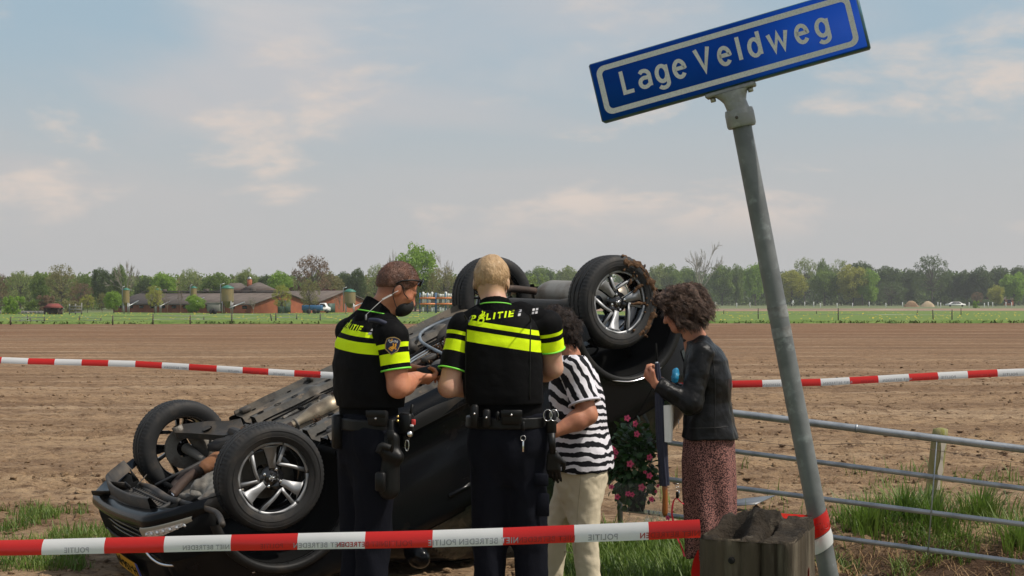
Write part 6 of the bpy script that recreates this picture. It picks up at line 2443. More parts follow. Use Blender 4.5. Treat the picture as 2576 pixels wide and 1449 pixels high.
# ---- wheels
def wheel(cx, sy, steer=0.0, muddy=False, spin=0.0):
  R_, W_, RIM = .318, .205, .219
  n = 216
  s = sy
  C = np.array([cx, s * TRK / 2, 0.0])
  cs, sn = math.cos(steer), math.sin(steer)
  RZ = np.array([[cs, -sn, 0], [sn, cs, 0], [0, 0, 1]])
  # own frame: axle along +z pointing outboard, x/y in the wheel plane
  out = RZ @ np.array([0, s, 0.0])
  ax = RZ @ np.array([1.0, 0, 0])
  ay = np.cross(out, ax)

  def T(v):
    v = np.asarray(v, float).reshape(-1, 3)
    c, q = math.cos(spin), math.sin(spin)
    x = (v[:, 0] * c - v[:, 1] * q) * .955
    y = (v[:, 0] * q + v[:, 1] * c) * .955
    return C + np.outer(x, ax) + np.outer(y, ay) + np.outer(v[:, 2], out)

  def grid(rows, flip=False, wrap=False):
    rows = np.array(rows)
    m = MB().grid(np.stack([T(r) for r in rows]), wrap=wrap, flip=flip)
    return m
  th = np.linspace(0, 2 * np.pi, n, endpoint=False)

  def lathe(prof, seg=None):
    t = th if seg is None else np.linspace(0, 2 * np.pi, seg, endpoint=False)
    return grid([[(r * math.cos(q), r * math.sin(q), h) for q in t] for r, h in prof], wrap=True)
  hub = lathe([(RIM, -.085), (RIM - .012, -.08), (RIM - .022, -.055), (RIM - .03, .0), (RIM - .02, .045), (RIM - .002, .055), (RIM + .002, .086)], 64).build('wheel', M_RIMBLACK, car, autosmooth=50)
  # tyre
  tr = [(RIM - .004, -.088), (RIM + .02, -.100), (.265, -.1035), (.292, -.099), (.306, -.088), (.3135, -.072), (.317, -.050), (.3085, -.049), (.3085, -.041), (.318, -.040), (.3185, -.006), (.310, -.005), (.310, .005), (.3185, .006), (.318, .040), (.3085, .041), (.3085, .049), (.317, .050), (.3135, .072), (.306, .088), (.292, .099), (.265, .1035), (RIM + .02, .100), (RIM - .004, .088)]
  rows = []
  for i, (r, h) in enumerate(tr):
    row = []
    for k, q in enumerate(th):
      rr = r
      if 4 <= i <= 6 or 17 <= i <= 19:
        rr -= .0035 if (k % 3) == 0 else 0                          # shoulder blocks
      elif i in (9, 10, 13, 14):
        rr -= .003 if (k % 2) == 0 else 0
      row.append((rr * math.cos(q), rr * math.sin(q), h + (.0012 if k % 4 < 2 else 0) * (i in (8, 9, 14, 15))))
    rows.append(row)
  grid(rows, wrap=True, flip=False).build('tyre', M_TYRE, hub, autosmooth=38)
  for rr, hh in ((.248, .1028), (.281, .1025)):
    lathe([(rr - .0015, hh), (rr, hh + .0022), (rr + .0015, hh)], 96).build('sidewall_ring', M_TYRE, hub)
  # rim: black gloss spokes carry bright machined faces
  zf = .064

  def slab(poly, z0, z1, m, name, bevel=True):
    p = np.asarray(poly, float)
    k = len(p)
    V = np.concatenate([np.c_[p, np.full(k, z0)], np.c_[p, np.full(k, z1)]])
    mb = MB().add(T(V), [tuple(range(k, 2 * k)), tuple(range(k - 1, -1, -1))] + [(i, (i + 1) % k, k + (i + 1) % k, k + i) for i in range(k)])
    return mb.build(name, m, hub, smooth=False)

  def pol(r, a):
    return (r * math.cos(a), r * math.sin(a))

  def ring_quad(a0, a1, r0, r1, k=14):
    t = np.linspace(a0, a1, k)
    return [pol(r1, q) for q in t] + [pol(r0, q) for q in t[::-1]]
  D = math.radians
  for b in range(3):
    A = D(120 * b)
    # broad bright spoke, slightly twisted, with its arc of the rim
    wide = [pol(.062, A - D(22)), pol(.120, A - D(16)), pol(.180, A - D(15)), pol(.199, A - D(22)), pol(.199, A + D(17)), pol(.180, A + D(10)), pol(.120, A + D(9)), pol(.062, A + D(12))]
    slab(wide, zf - .03, zf - .0005, M_RIMBLACK, 'spoke')
    slab(wide, zf, zf + .004, M_ALLOY, 'spoke_face')
    slab(ring_quad(A - D(24), A + D(27), .198, .2195), zf + .006, zf + .015, M_ALLOY, 'rim_face')
    # looped spoke: a bright outline round an opening, swept to one side
    B_ = A - D(29)
    arm1 = [pol(.080, B_ - D(9)), pol(.084, B_ + D(8)), pol(.120, B_ + D(4)), pol(.199, B_ + D(3)), pol(.199, B_ - D(3.5)), pol(.125, B_ - D(4.5)), pol(.098, B_ - D(6))]
    arm2 = [pol(.084, B_ + D(2)), pol(.098, B_ - D(8)), pol(.125, B_ - D(30)), pol(.172, B_ - D(49)), pol(.199, B_ - D(54)), pol(.199, B_ - D(62)), pol(.165, B_ - D(57)), pol(.110, B_ - D(36)), pol(.080, B_ - D(9))]
    for j, arm in enumerate((arm1, arm2)):
      if j == 1:
        arm = arm[::-1]
        arm = arm[::-1]
      arm = arm[::-1]
      slab(arm, zf - .028, zf - .0005 - .0004 * j, M_RIMBLACK, 'spoke')
      slab(arm, zf, zf + .0035 + .0004 * j, M_ALLOY, 'spoke_face')
    slab(ring_quad(B_ - D(62.5), B_ + D(3.5), .1985, .2195), zf + .0055, zf + .0145, M_ALLOY, 'rim_face')
    root = [pol(.05, B_ - D(40)), pol(.088, B_ - D(20)), pol(.088, B_ + D(10)), pol(.05, B_ + D(30))]
    slab(root, zf - .03, zf - .003, M_RIMBLACK, 'spoke')
  slab([pol(.070, q) for q in np.linspace(0, 2 * np.pi, 33)[:-1]], zf - .035, zf - .006, M_RIMBLACK, 'hub_centre')
  for k in range(4):
    q = D(45 + 90 * k + 12)
    c = T([(.054 * math.cos(q), .054 * math.sin(q), zf - .006)])[0]
    MB().lathe([(0, .010), (.006, .010), (.0095, .006), (.0095, 0)], c, out, 12).build('lug_bolt', M_CHROME, hub)
  # heraldic lion on the hub cap, upright in the car's frame
  lion = [(-.012, -.018), (-.006, -.018), (-.003, -.008), (.003, -.017), (.010, -.017), (.006, -.006), (.010, -.002), (.018, -.006), (.019, -.002), (.010, .004), (.017, .008), (.016, .012), (.007, .009), (.006, .016), (.000, .020), (-.007, .018), (-.009, .012), (-.004, .009), (-.008, .004), (-.016, .008), (-.017, .004), (-.009, -.003)]
  slab(np.array(lion) * 1.15, zf - .005, zf + .001, M_CHROME, 'lion_emblem')
  if muddy:
    # earth packed over the tyre's rear half, spilling onto the rim
    r = np.random.default_rng(91)
    sd = Sdf(.007)
    cc = lambda rr, q, h: C + np.array([-rr * math.cos(q), s * h, -rr * math.sin(q)])
    qs = np.radians(np.linspace(-78, 62, 30))
    for a_, b_ in zip(qs[:-1], qs[1:]):
      sd.cone(cc(.262, a_, .076), cc(.262, b_, .076), .031, .031, .012)
      sd.cone(cc(.292, a_, .04), cc(.292, b_, .04), .018, .018, .012)
    for i in range(40):
      q = math.radians(r.uniform(-85, 70))
      sd.ell(cc(r.uniform(.20, .30), q, r.uniform(.085, .105)), (r.uniform(.010, .020), .008, r.uniform(.010, .020)), k=.012)
    for q, r0, r1 in ((-.5, .10, .20), (.1, .13, .2), (.55, .11, .2)):
      sd.cone(cc(r0, q, .070), cc(r1, q + .1, .075), .010, .018, .01)
    mv, mf = sd.mesh(lambda p: .013 * fbm(p, .020, 4, 93) + .005 * fbm(p, .06, 2, 94) + .004)
    mesh_obj('mud', mv, mf, M_MUD, hub, True)
  return hub


wheel(WB / 2, -1, steer=math.radians(4), spin=math.radians(-104))
wheel(WB / 2, 1, steer=math.radians(-4), spin=math.radians(20))
wheel(-WB / 2, -1, muddy=True, spin=math.radians(-62))
wheel(-WB / 2, 1, spin=math.radians(50))
LOCAL = None


# ================================================================== PEOPLE
SKIN = dict(subsurf=0.12, rough=.5, bump=.04, bump_scale=120, spec=.35)
M_SKIN_RED = mat('tanned_skin', (0.50, 0.215, 0.125), var=[((0.42, 0.155, 0.09), 14.0, .45, .65)], **SKIN)
M_SKIN_FAIR = mat('fair_skin', (0.56, 0.325, 0.225), var=[((0.50, 0.25, 0.18), 14.0, .45, .65)], **SKIN)
M_SKIN_BROWN = mat('sunburnt_skin', (0.46, 0.20, 0.115), var=[((0.36, 0.15, 0.095), 14.0, .45, .65)], **SKIN)
BLK = (0.0055, 0.0055, 0.006)
NEON = (0.70, 0.93, 0.012)
LIME = (0.20, 0.72, 0.06)
M_BLACKCLOTH = mat('black_uniform_cloth', BLK, .85, bump=.25, bump_scale=22, spec=.05)
M_NAVYCLOTH = mat('navy_black_trousers', (0.0075, 0.0083, 0.0125), .85, bump=.3, bump_scale=16, spec=.06)
M_LEATHERGEAR = mat('black_duty_leather', (0.006, 0.006, 0.006), .42, bump=.1, bump_scale=40, spec=.25)
M_STUD = mat('steel_stud', (.7, .7, .7), .25, 1.0)
M_BRASS = mat('brass_stud', (.70, .52, .18), .3, 1.0)
M_NEON = mat('neon_print', NEON, .6, spec=.1)
M_LIME = mat('lime_piping', LIME, .6)
M_SILVERPRINT = mat('silver_reflective_print', (.27, .27, .285), .45)
M_SHOE = mat('black_boot', (.010, .010, .010), .4)
M_MASK = mat('black_face_mask', (.0075, .0075, .008), .8)
M_EYE = mat('eye_white', (.6, .58, .55), .2)


def stubbled(m, col):
  """Skin that darkens into cropped hair where the vertex attribute 'stubble' says so."""
  nt = m.node_tree
  N, L = nt.nodes, nt.links
  b = N['Principled BSDF']
  src = b.inputs['Base Color'].links[0].from_socket
  at = N.new('ShaderNodeAttribute')
  at.attribute_name = 'stubble'
  mx = N.new('ShaderNodeMix')
  mx.data_type = 'RGBA'
  L.new(at.outputs['Fac'], mx.inputs[0])
  L.new(src, mx.inputs[6])
  mx.inputs[7].default_value = (*col, 1)
  L.new(mx.outputs[2], b.inputs['Base Color'])


stubbled(M_SKIN_FAIR, (.42, .27, .145))
stubbled(M_SKIN_RED, (.15, .062, .036))


def frame(f, up=(0, 0, 1)):
  f = nrm(f)
  r = nrm(np.cross(f, up))
  return f, r, np.cross(r, f)


def head(s, C, f, r, u, neck, k=1.0, nr=.056):
  """Skull, jaw, nose, brow, ears and neck."""
  q = lambda a, b, c: C + (r * a + f * b + u * c) * k
  R = np.stack([r, f, u], 1)
  s.ell(C, np.array([.076, .097, .096]) * k, R)
  s.ell(q(0, .030, -.055), np.array([.062, .068, .075]) * k, R, .03)
  s.ell(q(0, .062, -.115), np.array([.034, .030, .026]) * k, R, .03)
  s.cone(q(0, .094, -.022), q(0, .112, -.058), .009 * k, .0135 * k, .012)
  s.ell(q(0, .086, -.008), np.array([.045, .014, .010]) * k, R, .015)
  s.ell(q(0, .090, -.084), np.array([.023, .010, .006]) * k, R, .008)
  for sg in (-1, 1):
    s.ell(q(.078 * sg, -.006, -.038), np.array([.010, .020, .032]) * k, R, .008)
    s.ell(q(.045 * sg, .066, -.045), np.array([.020, .018, .016]) * k, R, .02)
  s.cone(q(0, -.018, -.075), neck, nr * k, nr * 1.08, .03)
  s.cone(neck, neck + np.array([0, 0, -.05]), nr * 1.08, nr * 1.1, .04)


def hand(s, w, d, n, th, curl=(.5, .5, .5, .5), k=1.0, tcurl=.4):
  """Palm, four bent fingers and a thumb. d: finger direction, n: direction the palm faces, th: thumb side."""
  d, n = nrm(d), nrm(np.asarray(n, float) - nrm(d) * np.dot(n, nrm(d)))
  t = np.cross(d, n)
  if np.dot(t, th) < 0:
    t = -t
  w = np.asarray(w, float)
  for a in (-.026, -.009, .009, .026):
    s.cone(w + t * a * .6 * k, w + (d * .085 + t * a * 1.1) * k, .016 * k, .0125 * k, .012)
  L = (.074, .084, .078, .060)
  for i, a in enumerate((.030, .010, -.010, -.029)):
    p = w + (d * .088 + t * a) * k
    ang = 0.15
    c = curl[i]
    for j, (fr, add) in enumerate(((.45, c * .9), (.30, c * 1.1), (.25, c * .8))):
      ang += add
      q = p + (d * math.cos(ang) + n * math.sin(ang)) * L[i] * fr * k
      s.cone(p, q, (.0095 - .0008 * j) * k, (.0088 - .0008 * j) * k, .004)
      p = q
  p = w + (d * .022 + t * .026) * k
  q = p + (d * .030 + t * .030 + n * .012) * k
  s.cone(p, q, .016 * k, .0125 * k, .012)
  e = q + nrm(d * (1 - tcurl * .3) + t * (.25 - tcurl) + n * .35) * .032 * k
  s.cone(q, e, .0115 * k, .0105 * k, .006)
  s.cone(e, e + nrm(d * .7 - t * tcurl + n * .5) * .026 * k, .0105 * k, .0085 * k, .005)


def folds(amp, scale, stretch=(1, 1, 1), seed=0, octs=3):
  def fn(p):
    return amp * fbm(p * np.array(stretch), scale, octs, seed)
  return fn


def strands(name, v, nrmls, n, length, flow, mat_, parent, wid=.0012, curl=.3, seed=0, segs=4, fall=.0, lock=1):
  """Hair as many thin tapering ribbons rooted on the surface v."""
  r = np.random.default_rng(seed)
  if lock > 1:                                            # strands gathered in locks
    m_ = n // lock
    g = np.repeat(np.arange(m_), lock)
    n = len(g)
    i = r.integers(0, len(v), m_)[g]
    jit, ph0 = r.normal(0, 1, (m_, 3))[g], r.uniform(0, 6.28, (m_, 1))[g]
    ln0 = r.uniform(.6, 1.3, (m_, 1))[g]
    p0, nn = v[i] + r.normal(0, .005, (n, 3)), nrmls[i]
    d = nn * .55 + np.asarray(flow(p0, nn)) + jit * curl + r.normal(0, curl * .25, (n, 3))
    ln = length * ln0 * r.uniform(.85, 1.15, (n, 1))
    ph = ph0 + r.normal(0, .35, (n, 1))
  else:
    i = r.integers(0, len(v), n)
    p0, nn = v[i], nrmls[i]
    d = nn * .55 + np.asarray(flow(p0, nn)) + r.normal(0, curl, (n, 3))
    ln = length * r.uniform(.6, 1.25, (n, 1))
    ph = r.uniform(0, 6.28, (n, 1))
  d /= np.linalg.norm(d, axis=1)[:, None]
  side = np.cross(d, r.standard_normal((n, 3)))
  side /= np.linalg.norm(side, axis=1)[:, None]
  if lock > 1:
    side = np.cross(d, np.array([.3, .5, .8]) + .0 * d)
    side /= np.linalg.norm(side, axis=1)[:, None] + 1e-9
  oth = np.cross(d, side)
  pts = []
  p = p0 - nn * .003
  for k in range(segs + 1):
    t = k / segs
    c = p + d * ln * t + (side * np.sin(ph + t * 5) + oth * np.cos(ph + t * 5)) * ln * .22 * t * curl * 2 - np.array([0, 0, fall]) * ln * t * t
    w = wid * (1 - .75 * t)
    pts += [c - oth * w, c + oth * w]
  V = np.stack(pts, 1).reshape(-1, 3)
  m = 2 * (segs + 1)
  b = m * np.arange(n)[:, None]
  F = np.concatenate([np.array([[2 * k, 2 * k + 1, 2 * k + 3, 2 * k + 2]]) + b for k in range(segs)])
  return mesh_obj(name, V, F, mat_, parent, True)


def vnormals(v, f):
  t = v[f]
  nn = np.cross(t[:, 2] - t[:, 0], t[:, 3] - t[:, 1])
  out = np.zeros_like(v)
  for i in range(4):
    np.add.at(out, f[:, i], nn)
  return out / (np.linalg.norm(out, axis=1)[:, None] + 1e-12)


def tree_of(v, f):
  return BVHTree.FromPolygons([tuple(a) for a in v], [tuple(int(i) for i in q) for q in f])


def drape(bvh, O, a, b, pts, out, lift=.002, far=.4):
  """Lay 2D points (in the frame O, a, b) on a surface, looking against the direction out."""
  V = []
  for x, y in pts:
    o = O + a * x + b * y + out * far
    h = bvh.ray_cast(Vector(o), Vector(-out), far * 2)
    V.append((np.array(h[0]) if h[0] is not None else O + a * x + b * y) + out * lift)
  return np.array(V)


def face_out(V, F, out):
  if len(F) and np.dot(np.cross(V[F[0][1]] - V[F[0][0]], V[F[0][2]] - V[F[0][0]]), out) < 0:
    return [q[::-1] for q in F]
  return F


def flame_book(sz):
  """Flame over an open book, the police sign: list of polygons, about sz high, centred."""
  P_ = []
  P_.append([(-.42, -.16), (-.05, -.42), (.45, -.10), (.42, .02), (-.05, -.28), (-.42, -.02)])
  P_.append([(-.40, .04), (-.05, -.22), (.42, .08), (.10, .20), (-.10, .26)])
  P_.append([(-.12, .24), (-.02, .40), (-.16, .52), (-.05, .66), (.04, .50), (.10, .38), (.02, .22)])
  P_.append([(.10, .20), (.20, .36), (.12, .52), (.28, .74), (.30, .52), (.34, .36), (.24, .14)])
  return [np.array(p) * sz for p in P_]


def subdivide_poly(p, n=4):
  q = []
  for i in range(len(p)):
    a, b = p[i], p[(i + 1) % len(p)]
    q += [a + (b - a) * k / n for k in range(n)]
  return np.array(q)


def politie(bvh, O, a, b, out, width, h, parent, ink, lift=.003, ring_ink=None, small=False):
  """P + (ring with flame and book) + LITIE laid on cloth."""
  x = 0.0
  unit = width / 6.3
  mb = MB()
  for ch, w, gap in (('P', .62, .18), ('O', .95, .10), ('L', .55, .26), ('I', .20, .26), ('T', .62, .22), ('I', .20, .26), ('E', .58, 0)):
    if ch != 'O':
      v, f = text_poly(ch, 1, .035)
      v = fit(v, x * unit, (x + w) * unit, 0, h)
      V = drape(bvh, O, a, b, v, out, lift)
      F = face_out(V, f, out)
      MB().add(V, F).build('letter', ink, parent, smooth=False)
    else:
      cx, cy = (x + w * .5) * unit, h * .02
      th = np.linspace(0, 2 * np.pi, 25)[:-1]
      ro, ri = h * .56, h * .30
      pts = [(cx + ro * math.cos(q), cy + ro * math.sin(q)) for q in th] + [(cx + ri * math.cos(q), cy + ri * math.sin(q)) for q in th]
      V = drape(bvh, O, a, b, pts, out, lift)
      F = [(i, (i + 1) % 24, 24 + (i + 1) % 24, 24 + i) for i in range(24)]
      MB().add(V, face_out(V, F, out)).build('emblem_ring', ink, parent, smooth=False)
      for kk, p in enumerate(flame_book(h * 1.25)):
        p = p + [cx + h * .05, cy + h * .72]
        V = drape(bvh, O, a, b, p, out, lift + .0004 * (kk + 1))
        F = [tuple(range(len(p)))]
        MB().add(V, face_out(V, F, out)).build('emblem_flame', ring_ink or ink, parent, smooth=False)
    x += w + gap
  return x * unit


def squares(bvh, O, a, b, out, spots, s, parent, lift=.003):
  for (x, y) in spots:
    V = drape(bvh, O, a, b, [(x - s / 2, y - s / 2), (x + s / 2, y - s / 2), (x + s / 2, y + s / 2), (x - s / 2, y + s / 2)], out, lift)
    MB().add(V, face_out(V, [(0, 1, 2, 3)], out)).build('silver_square', M_SILVERPRINT, parent, smooth=False)


def legs(base, hipL, hipR, kneeL, kneeR, ankL, ankR, r, vox, u, v, waist, warp):
  """One pair of trousers: waist sections joined into two legs."""
  s = Sdf(vox)
  lo_ = waist[0]
  waist = [(lo_[0] - [0, 0, .17], lo_[1] * .62, lo_[2] * .55), (lo_[0] - [0, 0, .07], lo_[1] * .93, lo_[2] * .88)] + list(waist)
  s.loft(waist, u, v, .05)
  for h, k_, a in ((hipL, kneeL, ankL), (hipR, kneeR, ankR)):
    s.cone(h, k_, r[0], r[1], .04).cone(k_, a, r[1], r[2], .03)
  return s.mesh(warp)


def pouch(name, c, size, R, m, parent, stud=None, flap=False, bev=.008):
  p = MB().box(c, size, R, bev=bev).build(name, m, parent, smooth=False)
  n = R[:, 1] * -1
  if flap:
    MB().box(c + R[:, 2] * size[2] * .28 + n * size[1] * .5, (size[0] * 1.03, .006, size[2] * .46), R, bev=.003).build('flap', m, p, smooth=False)
  if stud is not None:
    MB().lathe([(0, .004), (.004, .003), (.0055, 0)], c + R[:, 2] * size[2] * stud + n * (size[1] * .5 + .004), n, 10).build('stud', M_STUD, p)
  return p


def boots(person, ankles, f, m=M_SHOE, ln=.17):
  for a in ankles:
    a = np.array(a, float)
    s = Sdf(.008)
    s.cone([a[0], a[1], .10], [a[0], a[1], .05], .05, .05, .02)
    s.cone([a[0], a[1], .05], a * [1, 1, 0] + [0, 0, .045] + np.array([f[0], f[1], 0]) * ln, .048, .042, .03)
    s.cone([a[0], a[1], .03], a * [1, 1, 0] + [0, 0, .03] + np.array([f[0], f[1], 0]) * ln, .03, .03, .02)
    mesh_obj('boot', *s.mesh(), m, person, True)


def arm(s, sh, el, wr, r=(.058, .045, .036, .028), k=.02):
  sh, el, wr = map(np.asarray, (sh, el, wr))
  m = sh * .55 + el * .45
  s.cone(sh, m, r[0], r[0] * .92, k)
  s.cone(m, el, r[0] * .92, r[1] * .95, k)
  fm = el * .68 + wr * .32
  s.cone(el, fm, r[1] * .95, r[1] * 1.0, k)
  s.cone(fm, wr, r[1] * 1.0, r[3], k)


def sleeve(person, name, sh, el, t, r0, r1, m, wfn=None, vox=.006, root=None, attr0=None, pad=.0):
  """Short sleeve cut square at fraction t of the upper arm; carries the distance from the shoulder as 'band'."""
  sh, el = np.asarray(sh, float), np.asarray(el, float)
  d = nrm(el - sh)
  hem = sh + (el - sh) * t
  s = Sdf(vox)
  if root is not None:
    s.cone(root, sh, r0 * 1.02, r0, .03)
  s.cone(sh, hem + d * .05, r0, r1, .03)
  lo, hi = np.minimum(sh, hem) - .25, np.maximum(sh, hem) + .25
  s.func(lambda p: (p - hem) @ d, lo, hi, 0, 'i')
  v, f = s.mesh(wfn)
  b = (v - sh) @ d
  o = mesh_obj(name, v, f, m, person, True, attrs={'band': b})
  return o, v, f, hem, d


def hem_ring(hem, d, v, parent, m, rad=.0045, up=.006):
  """Piping following the sleeve's edge."""
  near = v[np.abs((v - hem) @ d + up) < .010]
  c = near.mean(0)
  a = nrm(np.cross(d, [.2, .3, .9]))
  b = np.cross(d, a)
  ang = np.arctan2((near - c) @ b, (near - c) @ a)
  rr = np.linalg.norm((near - c) - np.outer((near - c) @ d, d), axis=1)
  pts = []
  for q in np.linspace(-math.pi, math.pi, 33)[:-1]:
    w = np.abs((ang - q + math.pi) % (2 * math.pi) - math.pi) < .25
    pts.append(c + (a * math.cos(q) + b * math.sin(q)) * ((np.percentile(rr[w], 90) if w.any() else rr.mean()) + .0005))
  return MB().tube(pts, rad, 6, closed=True).build('piping', m, parent)


# ------------------------------------------------------------------ blond officer seen from behind
def officer_blond():
  Y = 6.72
  W = lambda u, v, dy=0.0: P(u, v, Y + dy)
  f, r, u = frame((0.05, 1, 0))
  base = W(1282, 1000)
  base[2] = 0
  t = thing('person', 'blond police officer with short hair seen squarely from behind, neon bands across the back', 'person', base)
  sL, sR = W(1164, 824), W(1376, 816, .02)
  eL, eR = W(1128, 974, -.06), W(1391, 926, .08)
  wL, wR = W(1236, 966, .20), W(1335, 950, .24)
  neck = W(1247, 770, .0)
  hf, hr, hu = frame((.08, .90, -.40))
  C = W(1237, 697, .06)
  hipL, hipR = W(1232, 1105), W(1318, 1105)
  kL, kR = W(1232, 1350, .02), W(1334, 1350, .0)
  aL, aR = W(1228, 1590, -.03), W(1342, 1590, -.03)
  # one continuous body
  s = Sdf(.006)
  head(s, C, hf, hr, hu, neck, 1.03, .051)
  s.loft([(W(1275, 1120), .15, .10), (W(1268, 1000), .14, .095), (W(1264, 880), .17, .105), (W(1262, 810), .15, .085), (W(1256, 785), .08, .06)], r, f, .03)
  arm(s, sL, eL, wL, (.060, .050, .04, .030))
  arm(s, sR, eR, wR, (.060, .050, .04, .030))
  hand(s, wL, (1, .25, .05), (0, .35, 1), (0, 1, .3), (.55, .6, .6, .6))
  hand(s, wR, (-1, .3, .1), (0, .3, 1), (0, 1, .3), (.5, .5, .6, .6))
  for h_, k_, a_ in ((hipL, kL, aL), (hipR, kR, aR)):
    s.cone(h_, k_, .075, .05, .03).cone(k_, a_, .05, .038, .03)
  v, fc = s.mesh()
  q = v - C
  e = -(q @ hu + .075 - .22 * np.minimum(q @ hf, 0) - .9 * np.maximum(q @ hf, 0))
  st = np.clip(1 - e / .035, 0, 1) * .8 * (np.linalg.norm(q, axis=1) < .15) * (q @ hf < .03)
  body = mesh_obj('body', v, fc, M_SKIN_FAIR, t, True, attrs={'stubble': st})
  # hair: cropped at the neck, longer on top
  R = np.stack([hr, hf, hu], 1)
  s = Sdf(.005)
  s.ell(C + hu * .004 - hf * .004, (.086, .108, .106), R)
  lo, hi = C - .16, C + .16
  s.func(lambda p: -((p - C) @ hu + .075 + 1.1 * np.minimum((p - C) @ hf, 0) * -.2 - .9 * np.maximum((p - C) @ hf, 0)), lo, hi, .0, 'i')
  s.func(lambda p: ((p - C) @ hf * .8 - (p - C) @ hu * .5 - .052), lo, hi, 0, 'i')
  hv, hfc = s.mesh(folds(.004, .022, seed=7))
  M_BLOND = mat('blond_hair', (0.47, 0.305, 0.155), .55, var=[((0.36, 0.225, 0.11), 30.0, .42, .62), ((0.58, 0.42, 0.25), 60.0, .55, .7)], stretch=(1, 1, .35), bump=.5, bump_scale=110)
  hn = vnormals(hv, hfc)
  hair = mesh_obj('hair', hv, hfc, M_BLOND, t, True)
  up_ = hn[:, 2] > -.55
  strands('hair_strands', hv[up_], hn[up_], 5200, .013, lambda p, n: np.array([0.1, .1, -1.1]) + 0 * p, M_BLOND, hair, .0009, .22, 3, 3)
  # mask loops behind the ears
  for sg in (-1, 1):
    c = C + hr * .082 * sg - hu * .041
    MB().tube(smooth_path([c + hf * .05 - hu * .05, c - hf * .012 - hu * .028, c - hf * .020, c - hf * .004 + hu * .026, c + hf * .03 + hu * .018], 16), .0022, 6).build('mask_loop', M_MASK, t)
  s = Sdf(.006).ell(C + hf * .070 - hu * .085, (.058, .048, .056), R)
  mesh_obj('face_mask', *s.mesh(), M_MASK, t, True)
  # shirt: yoke, collar and hips showing round the vest
  s = Sdf(.007)
  s.loft([(W(1275, 1050), .178, .125), (W(1270, 1000), .172, .12), (W(1264, 880), .178, .12), (W(1262, 815), .165, .10), (W(1258, 790), .11, .082), (W(1254, 772), .075, .07)], r, f, .03)
  s.cone(W(1210, 796), sL, .062, .066, .04).cone(W(1310, 790), sR, .062, .066, .04)
  shirt = mesh_obj('shirt', *s.mesh(folds(.006, .07, seed=11)), M_BLACKCLOTH, t, True)
  s = Sdf(.005)
  c0, c1_ = W(1249, 800, -.02), W(1243, 730, .012)
  s.cone(c0, c1_, .084, .066, .01)
  ctop = W(1243, 741, -.08)
  nd = nrm(np.array([.03, -.30, 1.0]) * [1, -1, 1])
  s.func(lambda p: (p - ctop) @ nrm([.0, .42, 1.0]), c0 - .25, c1_ + .25, 0, 'i')
  cv, cf = s.mesh(folds(.002, .05, seed=14))
  col = mesh_obj('collar', cv, cf, M_BLACKCLOTH, shirt, True)
  cb = tree_of(cv, cf)
  pts = []
  for q in np.linspace(-1.5, 1.5, 22):
    d = r * math.sin(q) - f * math.cos(q)
    z = W(1247, 765, .0) + np.array([0, 0, .014 * math.cos(q) - .006])
    h = cb.ray_cast(Vector(z + d * .3), Vector(-d), .4)
    if h[0] is not None:
      pts.append(np.array(h[0]) + d * .001)
  MB().tube(pts, .0032, 6).build('piping', M_LIME, shirt)
  MS = band_mat('sleeve_bands', BLK, [(.030, NEON), (.048, BLK), (.072, NEON), (.128, BLK)], lo=-.2, hi=.3, spec=.06)
  for nm, sh, el, tt, root in (('sleeve', sL, eL, .72, W(1215, 830)), ('sleeve', sR, eR, .58, W(1325, 822))):
    o, v_, f_, hem, d = sleeve(t, nm, sh, el, tt, .067, .068, MS, folds(.005, .06, seed=13), root=root)
    hem_ring(hem, d, v_, o, M_LIME)
  # vest
  tilt = nrm(np.array([.155, 0, 1.0]))
  tilt_r = nrm(np.array([1, 0, -.155 * -1]))
  s = Sdf(.006)
  s.loft([(W(1268, 1014), .186, .150), (W(1266, 990), .192, .155), (W(1264, 920), .194, .155), (W(1263, 860), .190, .145), (W(1262, 822), .180, .130), (W(1260, 798), .158, .112), (W(1257, 780), .118, .095)], r, f, .02, 2.8)
  s.cone(W(1208, 784, -.02), W(1204, 800, .06), .03, .03, .03).cone(W(1306, 778, -.02), W(1312, 794, .06), .03, .03, .03)
  vv, vf = s.mesh(folds(.006, .075, seed=17, stretch=(.8, 1, 1.2)))
  p0 = W(1247, 871.5, -.15)
  MV = band_mat('vest_bands', BLK, [(0, NEON), (.0545, BLK), (.079, NEON), (.1025, BLK)], lo=-.6, hi=.4, spec=.06)
  vest = mesh_obj('vest', vv, vf, MV, t, True, attrs={'band': (vv - p0) @ tilt})
  bv = tree_of(vv, vf)
  O = p0 + tilt * .113 + np.array([-.139, 0, 0])
  ax = nrm(np.array([1, 0, .125]))
  politie(bv, W(1180, 810.5, -.15), ax, tilt, -f, .262, .0315, vest, M_NEON)
  squares(bv, W(1180, 810.5, -.15), ax, tilt, -f, [(-.010, .006), (-.010, .024), (.236, .006), (.236, .024)], .0125, vest)
  sb = tree_of(*[np.array(x) for x in (np.array([vv_.co for vv_ in shirt.data.vertices]) + base, [list(p_.vertices) for p_ in shirt.data.polygons])])
  squares(sb, W(1336, 788, -.15), ax, tilt, -f, [(.006, .0), (.022, .0), (.006, .016), (.022, .016)], .011, shirt)
  # seams: side panels and the vest's lower edge
  for x0 in (1167, 1332):
    pts = drape(bv, W(x0, 900, -.2), r, np.array([0, 0, 1.0]), [(.004 * math.sin(q * 3), q) for q in np.linspace(-.2, .2, 14)], -f, .001)
    MB().tube(pts, .0035, 6).build('panel_seam', M_LEATHERGEAR, vest)
  # trousers
  tv, tf = legs(base, hipL, hipR, kL, kR, aL, aR, (.108, .085, .075), .007, r, f,
          [(W(1278, 1125), .190, .135), (W(1276, 1080), .190, .135), (W(1275, 1040), .180, .125)], folds(.018, .10, (1, 1, .6), 19))
  tr = mesh_obj('trousers', tv, tf, M_NAVYCLOTH, t, True)
